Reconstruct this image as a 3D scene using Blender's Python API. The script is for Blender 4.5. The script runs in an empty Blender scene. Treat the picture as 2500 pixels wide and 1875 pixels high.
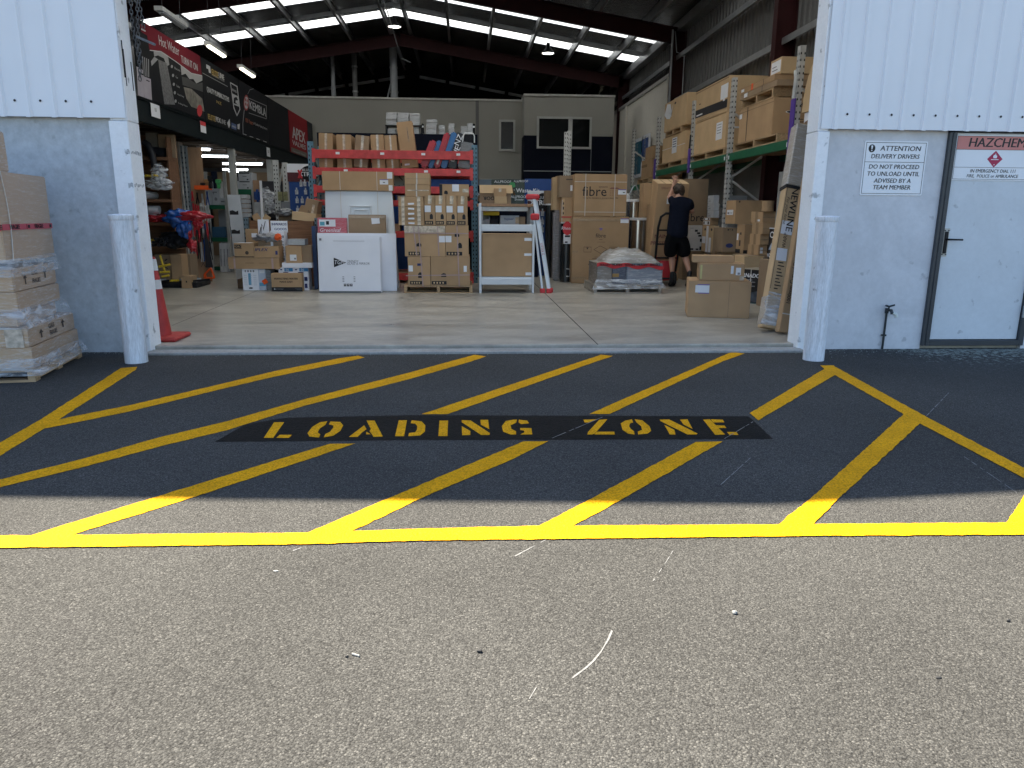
import bpy, bmesh, math, random
from math import sin, cos, pi, radians, sqrt, atan2
from mathutils import Vector, Matrix, Euler, noise as mnoise
random.seed(7)
S = bpy.context.scene
C = S.collection
# ------------------------------------------------------------------ camera
H = 1.27
YAW, PITCH, ROLL, FPX = radians(3.679), radians(12.929), radians(0.4205), 1780.1
fw = Vector((sin(YAW)*cos(PITCH), cos(YAW)*cos(PITCH), -sin(PITCH)))
rt = Vector((cos(YAW), -sin(YAW), 0)); up = rt.cross(fw)
rt, up = cos(ROLL)*rt + sin(ROLL)*up, -sin(ROLL)*rt + cos(ROLL)*up
cd = bpy.data.cameras.new('camera'); cam = bpy.data.objects.new('camera', cd); C.objects.link(cam)
cam.matrix_world = Matrix(((rt.x, up.x, -fw.x, 0), (rt.y, up.y, -fw.y, 0), (rt.z, up.z, -fw.z, H), (0, 0, 0, 1)))
cd.sensor_fit = 'HORIZONTAL'; cd.sensor_width = 36; cd.lens = 36*FPX/2500; cd.clip_end = 500; cd.clip_start = .05
S.camera = cam
# ------------------------------------------------------------------ sky, sun, exposure
SUN = Vector((-3.38, 3.75, 7.42)).normalized()          # direction towards the sun
el = math.asin(SUN.z); az = atan2(SUN.x, SUN.y)
w = bpy.data.worlds.new('World'); S.world = w; w.use_nodes = True
nt = w.node_tree; sky = nt.nodes.new('ShaderNodeTexSky'); sky.sky_type = 'NISHITA'; sky.sun_disc = False
sky.sun_elevation = el; sky.sun_rotation = az % (2*pi); sky.air_density = 1.0; sky.dust_density = .6; sky.ozone_density = 2.0
bg = nt.nodes['Background']; bg.inputs[1].default_value = .080
nt.links.new(sky.outputs[0], bg.inputs[0])
sl = bpy.data.lights.new('sun', 'SUN'); sl.energy = 5.0; sl.angle = radians(.53); sl.color = (1, .905, .75)
so = bpy.data.objects.new('sun', sl); C.objects.link(so); so.rotation_euler = SUN.to_track_quat('Z', 'Y').to_euler(); so.location = (-10, 10, 25)
S.view_settings.view_transform = 'Standard'; S.view_settings.look = 'None'; S.view_settings.gamma = 1; S.view_settings.exposure = 1.97
S.cycles.use_denoising = True
S.cycles.max_bounces = 10; S.cycles.diffuse_bounces = 6; S.cycles.transparent_max_bounces = 24
S.cycles.sample_clamp_indirect = 6

# ------------------------------------------------------------------ pixel of the 2500x1875 photo -> point in the place
def ray(x, y): return rt*((x-1250)/FPX) - up*((y-937.5)/FPX) + fw
def gnd(x, y, z=0.0):
    d = ray(x, y); t = (z-H)/d.z; return Vector((d.x*t, d.y*t, z))
def aty(x, y, Y):
    d = ray(x, y); t = Y/d.y; return Vector((d.x*t, Y, H+d.z*t))
def atx(x, y, X):
    d = ray(x, y); t = X/d.x; return Vector((X, d.y*t, H+d.z*t))

# ------------------------------------------------------------------ mesh builder
class MB:
    def __init__(s): s.v = []; s.f = []; s.m = []
    def add(s, vs, fs, m=0):
        n = len(s.v); s.v += [tuple(v) for v in vs]
        for f in fs: s.f.append([n+i for i in f]); s.m.append(m)
        return s
    def box(s, x0, x1, y0, y1, z0, z1, m=0):
        if x1 < x0: x0, x1 = x1, x0
        if y1 < y0: y0, y1 = y1, y0
        if z1 < z0: z0, z1 = z1, z0
        return s.add([(x, y, z) for z in (z0, z1) for y in (y0, y1) for x in (x0, x1)],
                     [(0, 2, 3, 1), (4, 5, 7, 6), (0, 1, 5, 4), (2, 6, 7, 3), (0, 4, 6, 2), (1, 3, 7, 5)], m)
    def poly(s, pts, m=0): return s.add(pts, [list(range(len(pts)))], m)
    def ext(s, pts, dv, m=0):                                  # a planar polygon given thickness
        n = len(pts); a = [Vector(p) for p in pts]; b = [p+Vector(dv) for p in a]
        s.add(a+b, [list(range(n))[::-1], list(range(n, 2*n))]+[(i, (i+1) % n, n+(i+1) % n, n+i) for i in range(n)], m); return s
    def tube(s, pts, r, n=8, m=0, caps=True):
        pts = [Vector(p) for p in pts]; rr = r if isinstance(r, (list, tuple)) else [r]*len(pts)
        base = len(s.v); u = None
        for i, p in enumerate(pts):
            t = (pts[min(i+1, len(pts)-1)]-pts[max(i-1, 0)]).normalized()
            if u is None: u = t.orthogonal().normalized()
            u = (u-t*u.dot(t)).normalized(); v = t.cross(u)
            for k in range(n): s.v.append(tuple(p+(u*cos(2*pi*k/n)+v*sin(2*pi*k/n))*rr[i]))
        for i in range(len(pts)-1):
            for k in range(n): s.f.append([base+i*n+k, base+i*n+(k+1) % n, base+(i+1)*n+(k+1) % n, base+(i+1)*n+k]); s.m.append(m)
        if caps:
            s.f.append([base+k for k in range(n)][::-1]); s.m.append(m); e = base+(len(pts)-1)*n
            s.f.append([e+k for k in range(n)]); s.m.append(m)
        return s
    def lathe(s, prof, c=(0, 0, 0), n=28, m=0):
        base = len(s.v)
        for r, z in prof:
            for k in range(n): s.v.append((c[0]+r*cos(2*pi*k/n), c[1]+r*sin(2*pi*k/n), c[2]+z))
        for i in range(len(prof)-1):
            for k in range(n): s.f.append([base+i*n+k, base+i*n+(k+1) % n, base+(i+1)*n+(k+1) % n, base+(i+1)*n+k]); s.m.append(m)
        s.f.append([base+k for k in range(n)][::-1]); s.m.append(m); e = base+(len(prof)-1)*n
        s.f.append([e+k for k in range(n)]); s.m.append(m); return s
    def bar(s, a, b, w, h, m=0, upv=(0, 0, 1)):
        a = Vector(a); b = Vector(b); t = (b-a).normalized(); u = Vector(upv)
        if abs(t.dot(u)) > .98: u = Vector((0, 1, 0))
        x = t.cross(u).normalized()*(w/2); y = x.cross(t).normalized()*(h/2)
        vs = [p+i*x+j*y for p in (a, b) for i, j in ((-1, -1), (1, -1), (1, 1), (-1, 1))]
        return s.add(vs, [(0, 3, 2, 1), (4, 5, 6, 7)]+[(i, (i+1) % 4, 4+(i+1) % 4, 4+i) for i in range(4)], m)
    def xf(s, M, start=0):
        for i in range(start, len(s.v)): s.v[i] = tuple(M @ Vector(s.v[i]))
        return s
    def build(s, name, mats, parent=None, bevel=0, smooth=False, fix=True):
        me = bpy.data.meshes.new(name); me.from_pydata(s.v, [], s.f)
        if not isinstance(mats, (list, tuple)): mats = [mats]
        for mm in mats: me.materials.append(mm)
        me.polygons.foreach_set('material_index', [min(i, len(mats)-1) for i in s.m])
        bm = bmesh.new(); bm.from_mesh(me)
        if fix: bmesh.ops.recalc_face_normals(bm, faces=bm.faces)
        if bevel: bmesh.ops.bevel(bm, geom=list(bm.edges), offset=bevel, segments=1, affect='EDGES', clamp_overlap=True)
        bm.to_mesh(me); bm.free()
        if smooth:
            me.polygons.foreach_set('use_smooth', [True]*len(me.polygons))
            if smooth != 'all':
                try: me.set_sharp_from_angle(angle=radians(40))
                except Exception: pass
        o = bpy.data.objects.new(name, me); C.objects.link(o)
        if parent: o.parent = parent
        return o

def tag(o, label=None, cat=None, group=None, kind=None):
    if label: o['label'] = label
    if cat: o['category'] = cat
    if group: o['group'] = group
    if kind: o['kind'] = kind
    return o
def thing(name, label, cat, loc=(0, 0, 0), rz=0, group=None):
    o = bpy.data.objects.new(name, None); C.objects.link(o); o.location = loc; o.rotation_euler = (0, 0, rz); o.empty_display_size = .2
    return tag(o, label, cat, group)
def setting(o): o['kind'] = 'structure'; return o

# ------------------------------------------------------------------ materials
MATS = {}
def N(nt, t, **k):
    n = nt.nodes.new(t)
    for a, b in k.items(): setattr(n, a, b)
    return n
def mat(name, col, rough=.6, metal=0., var=.08, scale=6., bump=0., bscale=80., rnd=0., spec=.4, emit=0., coat=0., stretch=(1, 1, 1), detail=4):
    if name in MATS: return MATS[name]
    m = bpy.data.materials.new(name); m.use_nodes = True; nt = m.node_tree; b = nt.nodes['Principled BSDF']; L = nt.links.new
    b.inputs['Roughness'].default_value = rough; b.inputs['Metallic'].default_value = metal
    b.inputs['Specular IOR Level'].default_value = spec; b.inputs['Coat Weight'].default_value = coat
    tc = N(nt, 'ShaderNodeTexCoord'); mp = N(nt, 'ShaderNodeMapping'); mp.inputs['Scale'].default_value = stretch
    L(tc.outputs['Object'], mp.inputs[0])
    no = N(nt, 'ShaderNodeTexNoise'); no.inputs['Scale'].default_value = scale; no.inputs['Detail'].default_value = detail; L(mp.outputs[0], no.inputs[0])
    mr = N(nt, 'ShaderNodeMapRange'); mr.inputs[1].default_value = .3; mr.inputs[2].default_value = .7
    mr.inputs[3].default_value = 1-var; mr.inputs[4].default_value = 1+var; L(no.outputs[0], mr.inputs[0])
    val = mr.outputs[0]
    if rnd:
        oi = N(nt, 'ShaderNodeObjectInfo'); m2 = N(nt, 'ShaderNodeMapRange'); m2.inputs[3].default_value = 1-rnd; m2.inputs[4].default_value = 1+rnd
        L(oi.outputs['Random'], m2.inputs[0]); mm = N(nt, 'ShaderNodeMath', operation='MULTIPLY'); L(val, mm.inputs[0]); L(m2.outputs[0], mm.inputs[1]); val = mm.outputs[0]
    vm = N(nt, 'ShaderNodeVectorMath', operation='SCALE'); vm.inputs[0].default_value = col[:3]; L(val, vm.inputs['Scale'])
    L(vm.outputs[0], b.inputs['Base Color'])
    if bump:
        n2 = N(nt, 'ShaderNodeTexNoise'); n2.inputs['Scale'].default_value = bscale; n2.inputs['Detail'].default_value = 3; L(mp.outputs[0], n2.inputs[0])
        bp = N(nt, 'ShaderNodeBump'); bp.inputs['Strength'].default_value = bump; bp.inputs['Distance'].default_value = .01; L(n2.outputs[0], bp.inputs['Height']); L(bp.outputs[0], b.inputs['Normal'])
    if emit:
        b.inputs['Emission Color'].default_value = (*col[:3], 1); b.inputs['Emission Strength'].default_value = emit
    MATS[name] = m; return m
def srgb(r, g, b):
    f = lambda c: (c/255/12.92) if c/255 <= .04045 else ((c/255+.055)/1.055)**2.4
    return (f(r), f(g), f(b))

def m_asphalt():
    m = bpy.data.materials.new('asphalt'); m.use_nodes = True; nt = m.node_tree; L = nt.links.new; b = nt.nodes['Principled BSDF']
    tc = N(nt, 'ShaderNodeTexCoord'); P = tc.outputs['Object']
    v = N(nt, 'ShaderNodeTexVoronoi'); v.inputs['Scale'].default_value = 185; v.inputs['Randomness'].default_value = 1; L(P, v.inputs[0])
    v2 = N(nt, 'ShaderNodeTexVoronoi'); v2.inputs['Scale'].default_value = 230; L(P, v2.inputs[0])
    n1 = N(nt, 'ShaderNodeTexNoise'); n1.inputs['Scale'].default_value = .9; n1.inputs['Detail'].default_value = 6; L(P, n1.inputs[0])
    n3 = N(nt, 'ShaderNodeTexNoise'); n3.inputs['Scale'].default_value = 34; n3.inputs['Detail'].default_value = 5; L(P, n3.inputs[0])
    sep = N(nt, 'ShaderNodeSeparateColor'); L(v.outputs['Color'], sep.inputs[0])
    r = N(nt, 'ShaderNodeValToRGB'); e = r.color_ramp.elements
    e[0].position = 0; e[0].color = (.049, .048, .0455, 1); e[1].position = 1; e[1].color = (.140, .137, .127, 1)
    x = r.color_ramp.elements.new(.55); x.color = (.075, .074, .0695, 1); x = r.color_ramp.elements.new(.9); x.color = (.097, .0955, .089, 1)
    L(sep.outputs[0], r.inputs[0])
    # dark gaps between the stones
    g = N(nt, 'ShaderNodeMapRange'); g.inputs[1].default_value = .25; g.inputs[2].default_value = .75; g.inputs[3].default_value = 1.08; g.inputs[4].default_value = .62; L(v.outputs['Distance'], g.inputs[0])
    k = N(nt, 'ShaderNodeMapRange'); k.inputs[1].default_value = .3; k.inputs[2].default_value = .7; k.inputs[3].default_value = .86; k.inputs[4].default_value = 1.12; L(n1.outputs[0], k.inputs[0])
    k2 = N(nt, 'ShaderNodeMapRange'); k2.inputs[1].default_value = .3; k2.inputs[2].default_value = .7; k2.inputs[3].default_value = .97; k2.inputs[4].default_value = 1.03; L(n3.outputs[0], k2.inputs[0])
    a = N(nt, 'ShaderNodeMath', operation='MULTIPLY'); L(g.outputs[0], a.inputs[0]); L(k.outputs[0], a.inputs[1])
    a2 = N(nt, 'ShaderNodeMath', operation='MULTIPLY'); L(a.outputs[0], a2.inputs[0]); L(k2.outputs[0], a2.inputs[1])
    n6 = N(nt, 'ShaderNodeTexNoise'); n6.inputs['Scale'].default_value = 190; n6.inputs['Detail'].default_value = 2; L(P, n6.inputs[0])
    dk = N(nt, 'ShaderNodeMapRange'); dk.inputs[1].default_value = .33; dk.inputs[2].default_value = .43; dk.inputs[3].default_value = .42; dk.inputs[4].default_value = 1.03; L(n6.outputs[0], dk.inputs[0])
    a3 = N(nt, 'ShaderNodeMath', operation='MULTIPLY'); L(a2.outputs[0], a3.inputs[0]); L(dk.outputs[0], a3.inputs[1])
    sc = N(nt, 'ShaderNodeVectorMath', operation='SCALE'); L(r.outputs[0], sc.inputs[0]); L(a3.outputs[0], sc.inputs['Scale'])
    # pale lichen crumbs along the foot of the wall by the door
    sx = N(nt, 'ShaderNodeSeparateXYZ'); L(P, sx.inputs[0])
    fy = N(nt, 'ShaderNodeMapRange'); fy.inputs[1].default_value = 5.3; fy.inputs[2].default_value = 6.9; L(sx.outputs[1], fy.inputs[0])
    fx = N(nt, 'ShaderNodeMapRange'); fx.inputs[1].default_value = 3.3; fx.inputs[2].default_value = 4.6; L(sx.outputs[0], fx.inputs[0])
    ff = N(nt, 'ShaderNodeMath', operation='MULTIPLY'); L(fy.outputs[0], ff.inputs[0]); L(fx.outputs[0], ff.inputs[1])
    n4 = N(nt, 'ShaderNodeTexNoise'); n4.inputs['Scale'].default_value = 17; n4.inputs['Detail'].default_value = 8; n4.inputs['Roughness'].default_value = .75; L(P, n4.inputs[0])
    th = N(nt, 'ShaderNodeMapRange'); th.inputs[3].default_value = .70; th.inputs[4].default_value = .47; L(ff.outputs[0], th.inputs[0])
    df = N(nt, 'ShaderNodeMath', operation='SUBTRACT'); L(n4.outputs[0], df.inputs[0]); L(th.outputs[0], df.inputs[1])
    ml = N(nt, 'ShaderNodeMath', operation='MULTIPLY', use_clamp=True); ml.inputs[1].default_value = 30; L(df.outputs[0], ml.inputs[0])
    ml2 = N(nt, 'ShaderNodeMath', operation='MULTIPLY', use_clamp=True); L(ml.outputs[0], ml2.inputs[0])
    gt = N(nt, 'ShaderNodeMath', operation='GREATER_THAN'); gt.inputs[1].default_value = .02; L(ff.outputs[0], gt.inputs[0]); L(gt.outputs[0], ml2.inputs[1])
    mx = N(nt, 'ShaderNodeMix', data_type='RGBA'); mx.inputs['B'].default_value = (.25, .28, .25, 1); L(ml2.outputs[0], mx.inputs['Factor']); L(sc.outputs[0], mx.inputs['A'])
    L(mx.outputs['Result'], b.inputs['Base Color']); b.inputs['Roughness'].default_value = .9; b.inputs['Specular IOR Level'].default_value = .08
    ad = N(nt, 'ShaderNodeMath', operation='MULTIPLY_ADD'); ad.inputs[1].default_value = .45; L(v2.outputs['Distance'], ad.inputs[0]); L(v.outputs['Distance'], ad.inputs[2])
    bp = N(nt, 'ShaderNodeBump', invert=True); bp.inputs['Strength'].default_value = .7; bp.inputs['Distance'].default_value = .0035; L(ad.outputs[0], bp.inputs['Height']); L(bp.outputs[0], b.inputs['Normal'])
    MATS['asphalt'] = m; return m
def m_paint(name, col, wear=.5):
    m = bpy.data.materials.new(name); m.use_nodes = True; nt = m.node_tree; L = nt.links.new; b = nt.nodes['Principled BSDF']
    tc = N(nt, 'ShaderNodeTexCoord'); P = tc.outputs['Object']
    v = N(nt, 'ShaderNodeTexVoronoi'); v.inputs['Scale'].default_value = 105; L(P, v.inputs[0])
    n1 = N(nt, 'ShaderNodeTexNoise'); n1.inputs['Scale'].default_value = 26; n1.inputs['Detail'].default_value = 6; L(P, n1.inputs[0])
    k = N(nt, 'ShaderNodeMapRange'); k.inputs[1].default_value = .3; k.inputs[2].default_value = .75; k.inputs[3].default_value = .9; k.inputs[4].default_value = 1.1; L(n1.outputs[0], k.inputs[0])
    sc = N(nt, 'ShaderNodeVectorMath', operation='SCALE'); sc.inputs[0].default_value = col; L(k.outputs[0], sc.inputs['Scale'])
    n2 = N(nt, 'ShaderNodeTexNoise'); n2.inputs['Scale'].default_value = 75; n2.inputs['Detail'].default_value = 5; L(P, n2.inputs[0])
    q = N(nt, 'ShaderNodeMapRange'); q.inputs[1].default_value = .62; q.inputs[2].default_value = .72; q.inputs[3].default_value = 0; q.inputs[4].default_value = wear; L(n2.outputs[0], q.inputs[0])
    pit = N(nt, 'ShaderNodeMapRange'); pit.inputs[1].default_value = .38; pit.inputs[2].default_value = .8; pit.inputs[3].default_value = 1.0; pit.inputs[4].default_value = .62; L(v.outputs['Distance'], pit.inputs[0])
    n5 = N(nt, 'ShaderNodeTexNoise'); n5.inputs['Scale'].default_value = 3.2; n5.inputs['Detail'].default_value = 7; L(P, n5.inputs[0])
    sm = N(nt, 'ShaderNodeMapRange'); sm.inputs[1].default_value = .35; sm.inputs[2].default_value = .62; sm.inputs[3].default_value = .90; sm.inputs[4].default_value = 1.04; L(n5.outputs[0], sm.inputs[0])
    pm = N(nt, 'ShaderNodeMath', operation='MULTIPLY'); L(pit.outputs[0], pm.inputs[0]); L(sm.outputs[0], pm.inputs[1])
    sc2 = N(nt, 'ShaderNodeVectorMath', operation='SCALE'); L(sc.outputs[0], sc2.inputs[0]); L(pm.outputs[0], sc2.inputs['Scale']); sc = sc2
    mx = N(nt, 'ShaderNodeMix', data_type='RGBA'); mx.inputs['B'].default_value = (.09, .075, .04, 1); L(q.outputs[0], mx.inputs['Factor']); L(sc.outputs[0], mx.inputs['A'])
    L(mx.outputs['Result'], b.inputs['Base Color']); b.inputs['Roughness'].default_value = .7; b.inputs['Specular IOR Level'].default_value = .06
    ad = N(nt, 'ShaderNodeMath', operation='MULTIPLY_ADD'); ad.inputs[1].default_value = -1.2; L(n1.outputs[0], ad.inputs[0]); L(v.outputs['Distance'], ad.inputs[2])
    bp = N(nt, 'ShaderNodeBump', invert=True); bp.inputs['Strength'].default_value = .6; bp.inputs['Distance'].default_value = .004; L(ad.outputs[0], bp.inputs['Height']); L(bp.outputs[0], b.inputs['Normal'])
    MATS[name] = m; return m
def m_concrete(name, col, var=.25, scale=2.2, rough=.6, streak=(1, 1, 1), fine=.12, speck=0., spec=.4, bump=.15):
    m = bpy.data.materials.new(name); m.use_nodes = True; nt = m.node_tree; L = nt.links.new; b = nt.nodes['Principled BSDF']
    tc = N(nt, 'ShaderNodeTexCoord'); mp = N(nt, 'ShaderNodeMapping'); mp.inputs['Scale'].default_value = streak; L(tc.outputs['Object'], mp.inputs[0])
    n1 = N(nt, 'ShaderNodeTexNoise'); n1.inputs['Scale'].default_value = scale; n1.inputs['Detail'].default_value = 9; n1.inputs['Roughness'].default_value = .62; n1.inputs['Distortion'].default_value = .8; L(mp.outputs[0], n1.inputs[0])
    n2 = N(nt, 'ShaderNodeTexNoise'); n2.inputs['Scale'].default_value = scale*11; n2.inputs['Detail'].default_value = 7; n2.inputs['Roughness'].default_value = .7; L(mp.outputs[0], n2.inputs[0])
    a = N(nt, 'ShaderNodeMapRange'); a.inputs[1].default_value = .3; a.inputs[2].default_value = .7; a.inputs[3].default_value = 1-var; a.inputs[4].default_value = 1+var; L(n1.outputs[0], a.inputs[0])
    c = N(nt, 'ShaderNodeMapRange'); c.inputs[1].default_value = .3; c.inputs[2].default_value = .7; c.inputs[3].default_value = 1-fine; c.inputs[4].default_value = 1+fine; L(n2.outputs[0], c.inputs[0])
    mu = N(nt, 'ShaderNodeMath', operation='MULTIPLY'); L(a.outputs[0], mu.inputs[0]); L(c.outputs[0], mu.inputs[1]); val = mu.outputs[0]
    if speck:
        n3 = N(nt, 'ShaderNodeTexNoise'); n3.inputs['Scale'].default_value = 9; n3.inputs['Detail'].default_value = 6; L(tc.outputs['Object'], n3.inputs[0])
        s3 = N(nt, 'ShaderNodeMapRange'); s3.inputs[1].default_value = .66; s3.inputs[2].default_value = .72; s3.inputs[3].default_value = 1; s3.inputs[4].default_value = 1-speck; L(n3.outputs[0], s3.inputs[0])
        m3 = N(nt, 'ShaderNodeMath', operation='MULTIPLY'); L(val, m3.inputs[0]); L(s3.outputs[0], m3.inputs[1]); val = m3.outputs[0]
    sc = N(nt, 'ShaderNodeVectorMath', operation='SCALE'); sc.inputs[0].default_value = col; L(val, sc.inputs['Scale']); L(sc.outputs[0], b.inputs['Base Color'])
    rr = N(nt, 'ShaderNodeMapRange'); rr.inputs[3].default_value = rough-.15; rr.inputs[4].default_value = rough+.15; L(n1.outputs[0], rr.inputs[0]); L(rr.outputs[0], b.inputs['Roughness'])
    b.inputs['Specular IOR Level'].default_value = spec
    bp = N(nt, 'ShaderNodeBump'); bp.inputs['Strength'].default_value = bump; bp.inputs['Distance'].default_value = .01; L(n2.outputs[0], bp.inputs['Height']); L(bp.outputs[0], b.inputs['Normal'])
    MATS[name] = m; return m
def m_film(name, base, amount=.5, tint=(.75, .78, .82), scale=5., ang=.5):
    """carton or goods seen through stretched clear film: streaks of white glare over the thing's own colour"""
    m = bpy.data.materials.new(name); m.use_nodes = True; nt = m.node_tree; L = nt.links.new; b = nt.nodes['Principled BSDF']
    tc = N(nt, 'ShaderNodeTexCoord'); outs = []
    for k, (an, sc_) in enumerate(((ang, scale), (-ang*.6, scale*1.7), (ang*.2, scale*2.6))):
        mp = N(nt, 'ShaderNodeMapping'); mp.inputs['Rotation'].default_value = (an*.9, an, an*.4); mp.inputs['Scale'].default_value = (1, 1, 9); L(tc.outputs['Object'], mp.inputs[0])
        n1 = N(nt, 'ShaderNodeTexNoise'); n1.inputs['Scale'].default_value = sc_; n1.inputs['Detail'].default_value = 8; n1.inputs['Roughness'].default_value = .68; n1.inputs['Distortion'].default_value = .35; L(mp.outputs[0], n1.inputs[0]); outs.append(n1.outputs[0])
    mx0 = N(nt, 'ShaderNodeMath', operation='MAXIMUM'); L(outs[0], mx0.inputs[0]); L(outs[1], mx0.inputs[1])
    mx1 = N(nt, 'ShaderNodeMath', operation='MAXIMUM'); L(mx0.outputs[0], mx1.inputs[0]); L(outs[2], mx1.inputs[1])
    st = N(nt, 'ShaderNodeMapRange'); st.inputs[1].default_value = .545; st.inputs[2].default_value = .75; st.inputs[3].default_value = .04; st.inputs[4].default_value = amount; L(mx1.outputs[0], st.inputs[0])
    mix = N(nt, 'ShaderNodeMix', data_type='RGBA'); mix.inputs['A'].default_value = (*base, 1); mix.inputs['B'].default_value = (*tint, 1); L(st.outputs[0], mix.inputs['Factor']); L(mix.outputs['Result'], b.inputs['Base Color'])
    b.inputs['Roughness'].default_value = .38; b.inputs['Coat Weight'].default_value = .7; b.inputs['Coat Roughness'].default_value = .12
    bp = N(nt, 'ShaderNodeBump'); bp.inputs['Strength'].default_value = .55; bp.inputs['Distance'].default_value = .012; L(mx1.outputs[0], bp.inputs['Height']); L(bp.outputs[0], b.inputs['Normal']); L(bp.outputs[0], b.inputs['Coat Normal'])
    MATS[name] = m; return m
def m_clear(name, alpha=.3, tint=(.8, .83, .87)):
    m = bpy.data.materials.new(name); m.use_nodes = True; nt = m.node_tree; L = nt.links.new; b = nt.nodes['Principled BSDF']
    tc = N(nt, 'ShaderNodeTexCoord'); n1 = N(nt, 'ShaderNodeTexNoise'); n1.inputs['Scale'].default_value = 4.5; n1.inputs['Detail'].default_value = 6; n1.inputs['Roughness'].default_value = .62; n1.inputs['Distortion'].default_value = .7; mp = N(nt, 'ShaderNodeMapping'); mp.inputs['Rotation'].default_value = (.5, .6, .3); mp.inputs['Scale'].default_value = (1, 1, 5); L(tc.outputs['Object'], mp.inputs[0]); L(mp.outputs[0], n1.inputs[0])
    st = N(nt, 'ShaderNodeMapRange'); st.inputs[1].default_value = .42; st.inputs[2].default_value = .72; st.inputs[3].default_value = alpha*.35; st.inputs[4].default_value = min(1, alpha*2); L(n1.outputs[0], st.inputs[0]); L(st.outputs[0], b.inputs['Alpha'])
    b.inputs['Base Color'].default_value = (*tint, 1); b.inputs['Roughness'].default_value = .22; b.inputs['Specular IOR Level'].default_value = .7
    bp = N(nt, 'ShaderNodeBump'); bp.inputs['Strength'].default_value = .8; bp.inputs['Distance'].default_value = .02; L(n1.outputs[0], bp.inputs['Height']); L(bp.outputs[0], b.inputs['Normal'])
    MATS[name] = m; return m
def m_skylight():
    m = bpy.data.materials.new('skylight_sheet'); m.use_nodes = True; nt = m.node_tree; L = nt.links.new; nt.nodes.remove(nt.nodes['Principled BSDF'])
    t = N(nt, 'ShaderNodeBsdfTranslucent'); t.inputs[0].default_value = (.52, .55, .57, 1); L(t.outputs[0], nt.nodes['Material Output'].inputs[0]); MATS['skylight_sheet'] = m; return m
def m_foil():
    m = bpy.data.materials.new('foil_insulation'); m.use_nodes = True; nt = m.node_tree; L = nt.links.new; b = nt.nodes['Principled BSDF']
    tc = N(nt, 'ShaderNodeTexCoord'); mp = N(nt, 'ShaderNodeMapping'); mp.inputs['Scale'].default_value = (1, 2.2, 1); L(tc.outputs['Object'], mp.inputs[0])
    n1 = N(nt, 'ShaderNodeTexNoise'); n1.inputs['Scale'].default_value = 5; n1.inputs['Detail'].default_value = 6; n1.inputs['Roughness'].default_value = .6; n1.inputs['Distortion'].default_value = 1.2; L(mp.outputs[0], n1.inputs[0])
    b.inputs['Base Color'].default_value = (.13, .125, .12, 1); b.inputs['Metallic'].default_value = .9; b.inputs['Roughness'].default_value = .24
    bp = N(nt, 'ShaderNodeBump'); bp.inputs['Strength'].default_value = 1; bp.inputs['Distance'].default_value = .16; L(n1.outputs[0], bp.inputs['Height']); L(bp.outputs[0], b.inputs['Normal']); MATS['foil_insulation'] = m; return m
def m_wood(name, col, scale=3., stretch=(1, 14, 14), var=.25, rough=.7):
    return mat(name, col, rough=rough, var=var, scale=scale, stretch=stretch, bump=.1, rnd=.1, detail=6)

ASPH = m_asphalt(); YEL = m_paint('yellow_road_paint', (.76, .365, .006), .4); BLK = m_paint('black_road_paint', (.012, .012, .012), .15)
CHALK = mat('chalk', (.19, .19, .185), .9, var=.25, scale=60)
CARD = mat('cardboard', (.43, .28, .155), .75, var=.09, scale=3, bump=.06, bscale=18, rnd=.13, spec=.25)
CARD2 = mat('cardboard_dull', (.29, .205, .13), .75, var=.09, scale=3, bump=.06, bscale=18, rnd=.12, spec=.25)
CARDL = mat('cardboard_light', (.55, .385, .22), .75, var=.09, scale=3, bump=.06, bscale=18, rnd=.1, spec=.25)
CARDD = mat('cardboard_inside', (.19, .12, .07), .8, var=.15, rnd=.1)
TAPE = mat('parcel_tape', (.37, .26, .16), .25, var=.12, scale=20, coat=.3)
TAPEC = mat('clear_tape', (.52, .44, .35), .18, var=.35, scale=24, coat=.5)
WHT = mat('white_paint', (.74, .75, .76), .45, var=.04, scale=3)
WHB = mat('white_board', (.80, .81, .86), .55, var=.035, scale=2.5, rnd=.03)
PAPER = mat('white_paper', (.76, .77, .80), .6, var=.03)
INK = mat('black_ink', (.015, .015, .018), .6, var=.1)
BROWNINK = mat('brown_ink', (.07, .05, .04), .7, var=.2)
GREYINK = mat('grey_ink', (.22, .22, .24), .7, var=.2)
BLUEINK = mat('navy_ink', (.03, .04, .14), .6)
PURPLE = mat('purple_print', (.16, .12, .36), .6)
REDP = mat('red_print', (.55, .035, .045), .5)
ORANGE = mat('orange_plastic', (.80, .11, .02), .45)
REDRK = mat('red_rack_paint', (.52, .055, .055), .45, var=.22, scale=9, rnd=.06)
BLUERK = mat('blue_rack_paint', (.10, .20, .27), .45, var=.25, scale=14)
GREENRK = mat('green_rack_paint', (.012, .115, .055), .4, var=.15)
GALV = mat('galvanised_steel', (.36, .37, .37), .42, metal=.55, var=.15, scale=16)
GALVL = mat('pale_rack_steel', (.52, .52, .50), .45, metal=.25, var=.12, scale=12)
DARK = mat('hole_shade', (.012, .012, .014), .8)  # flat patches of it paint the shade inside slots, bores and cut-outs
STEELD = mat('dark_steel', (.04, .04, .045), .6, metal=.2, spec=.2)
STEELRED = mat('oxide_red_steel', (.034, .009, .010), .6, var=.15, spec=.15)
BLACKP = mat('black_plastic', (.014, .014, .016), .5, var=.2, spec=.2)
NAVY = mat('navy_panel', (.005, .007, .016), .6, var=.08, spec=.08)
BLUEP = mat('blue_panel', (.018, .062, .23), .45, var=.08)
CREAM = mat('cream_wall', (.32, .315, .285), .7, var=.04, scale=1.2)
WOODP = m_wood('pallet_timber', (.40, .27, .15))
WOODB = m_wood('brown_timber', (.20, .095, .045), scale=2.5)
PLY = mat('plywood', (.33, .20, .115), .6, var=.16, scale=4, stretch=(4, 4, .6))
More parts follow.
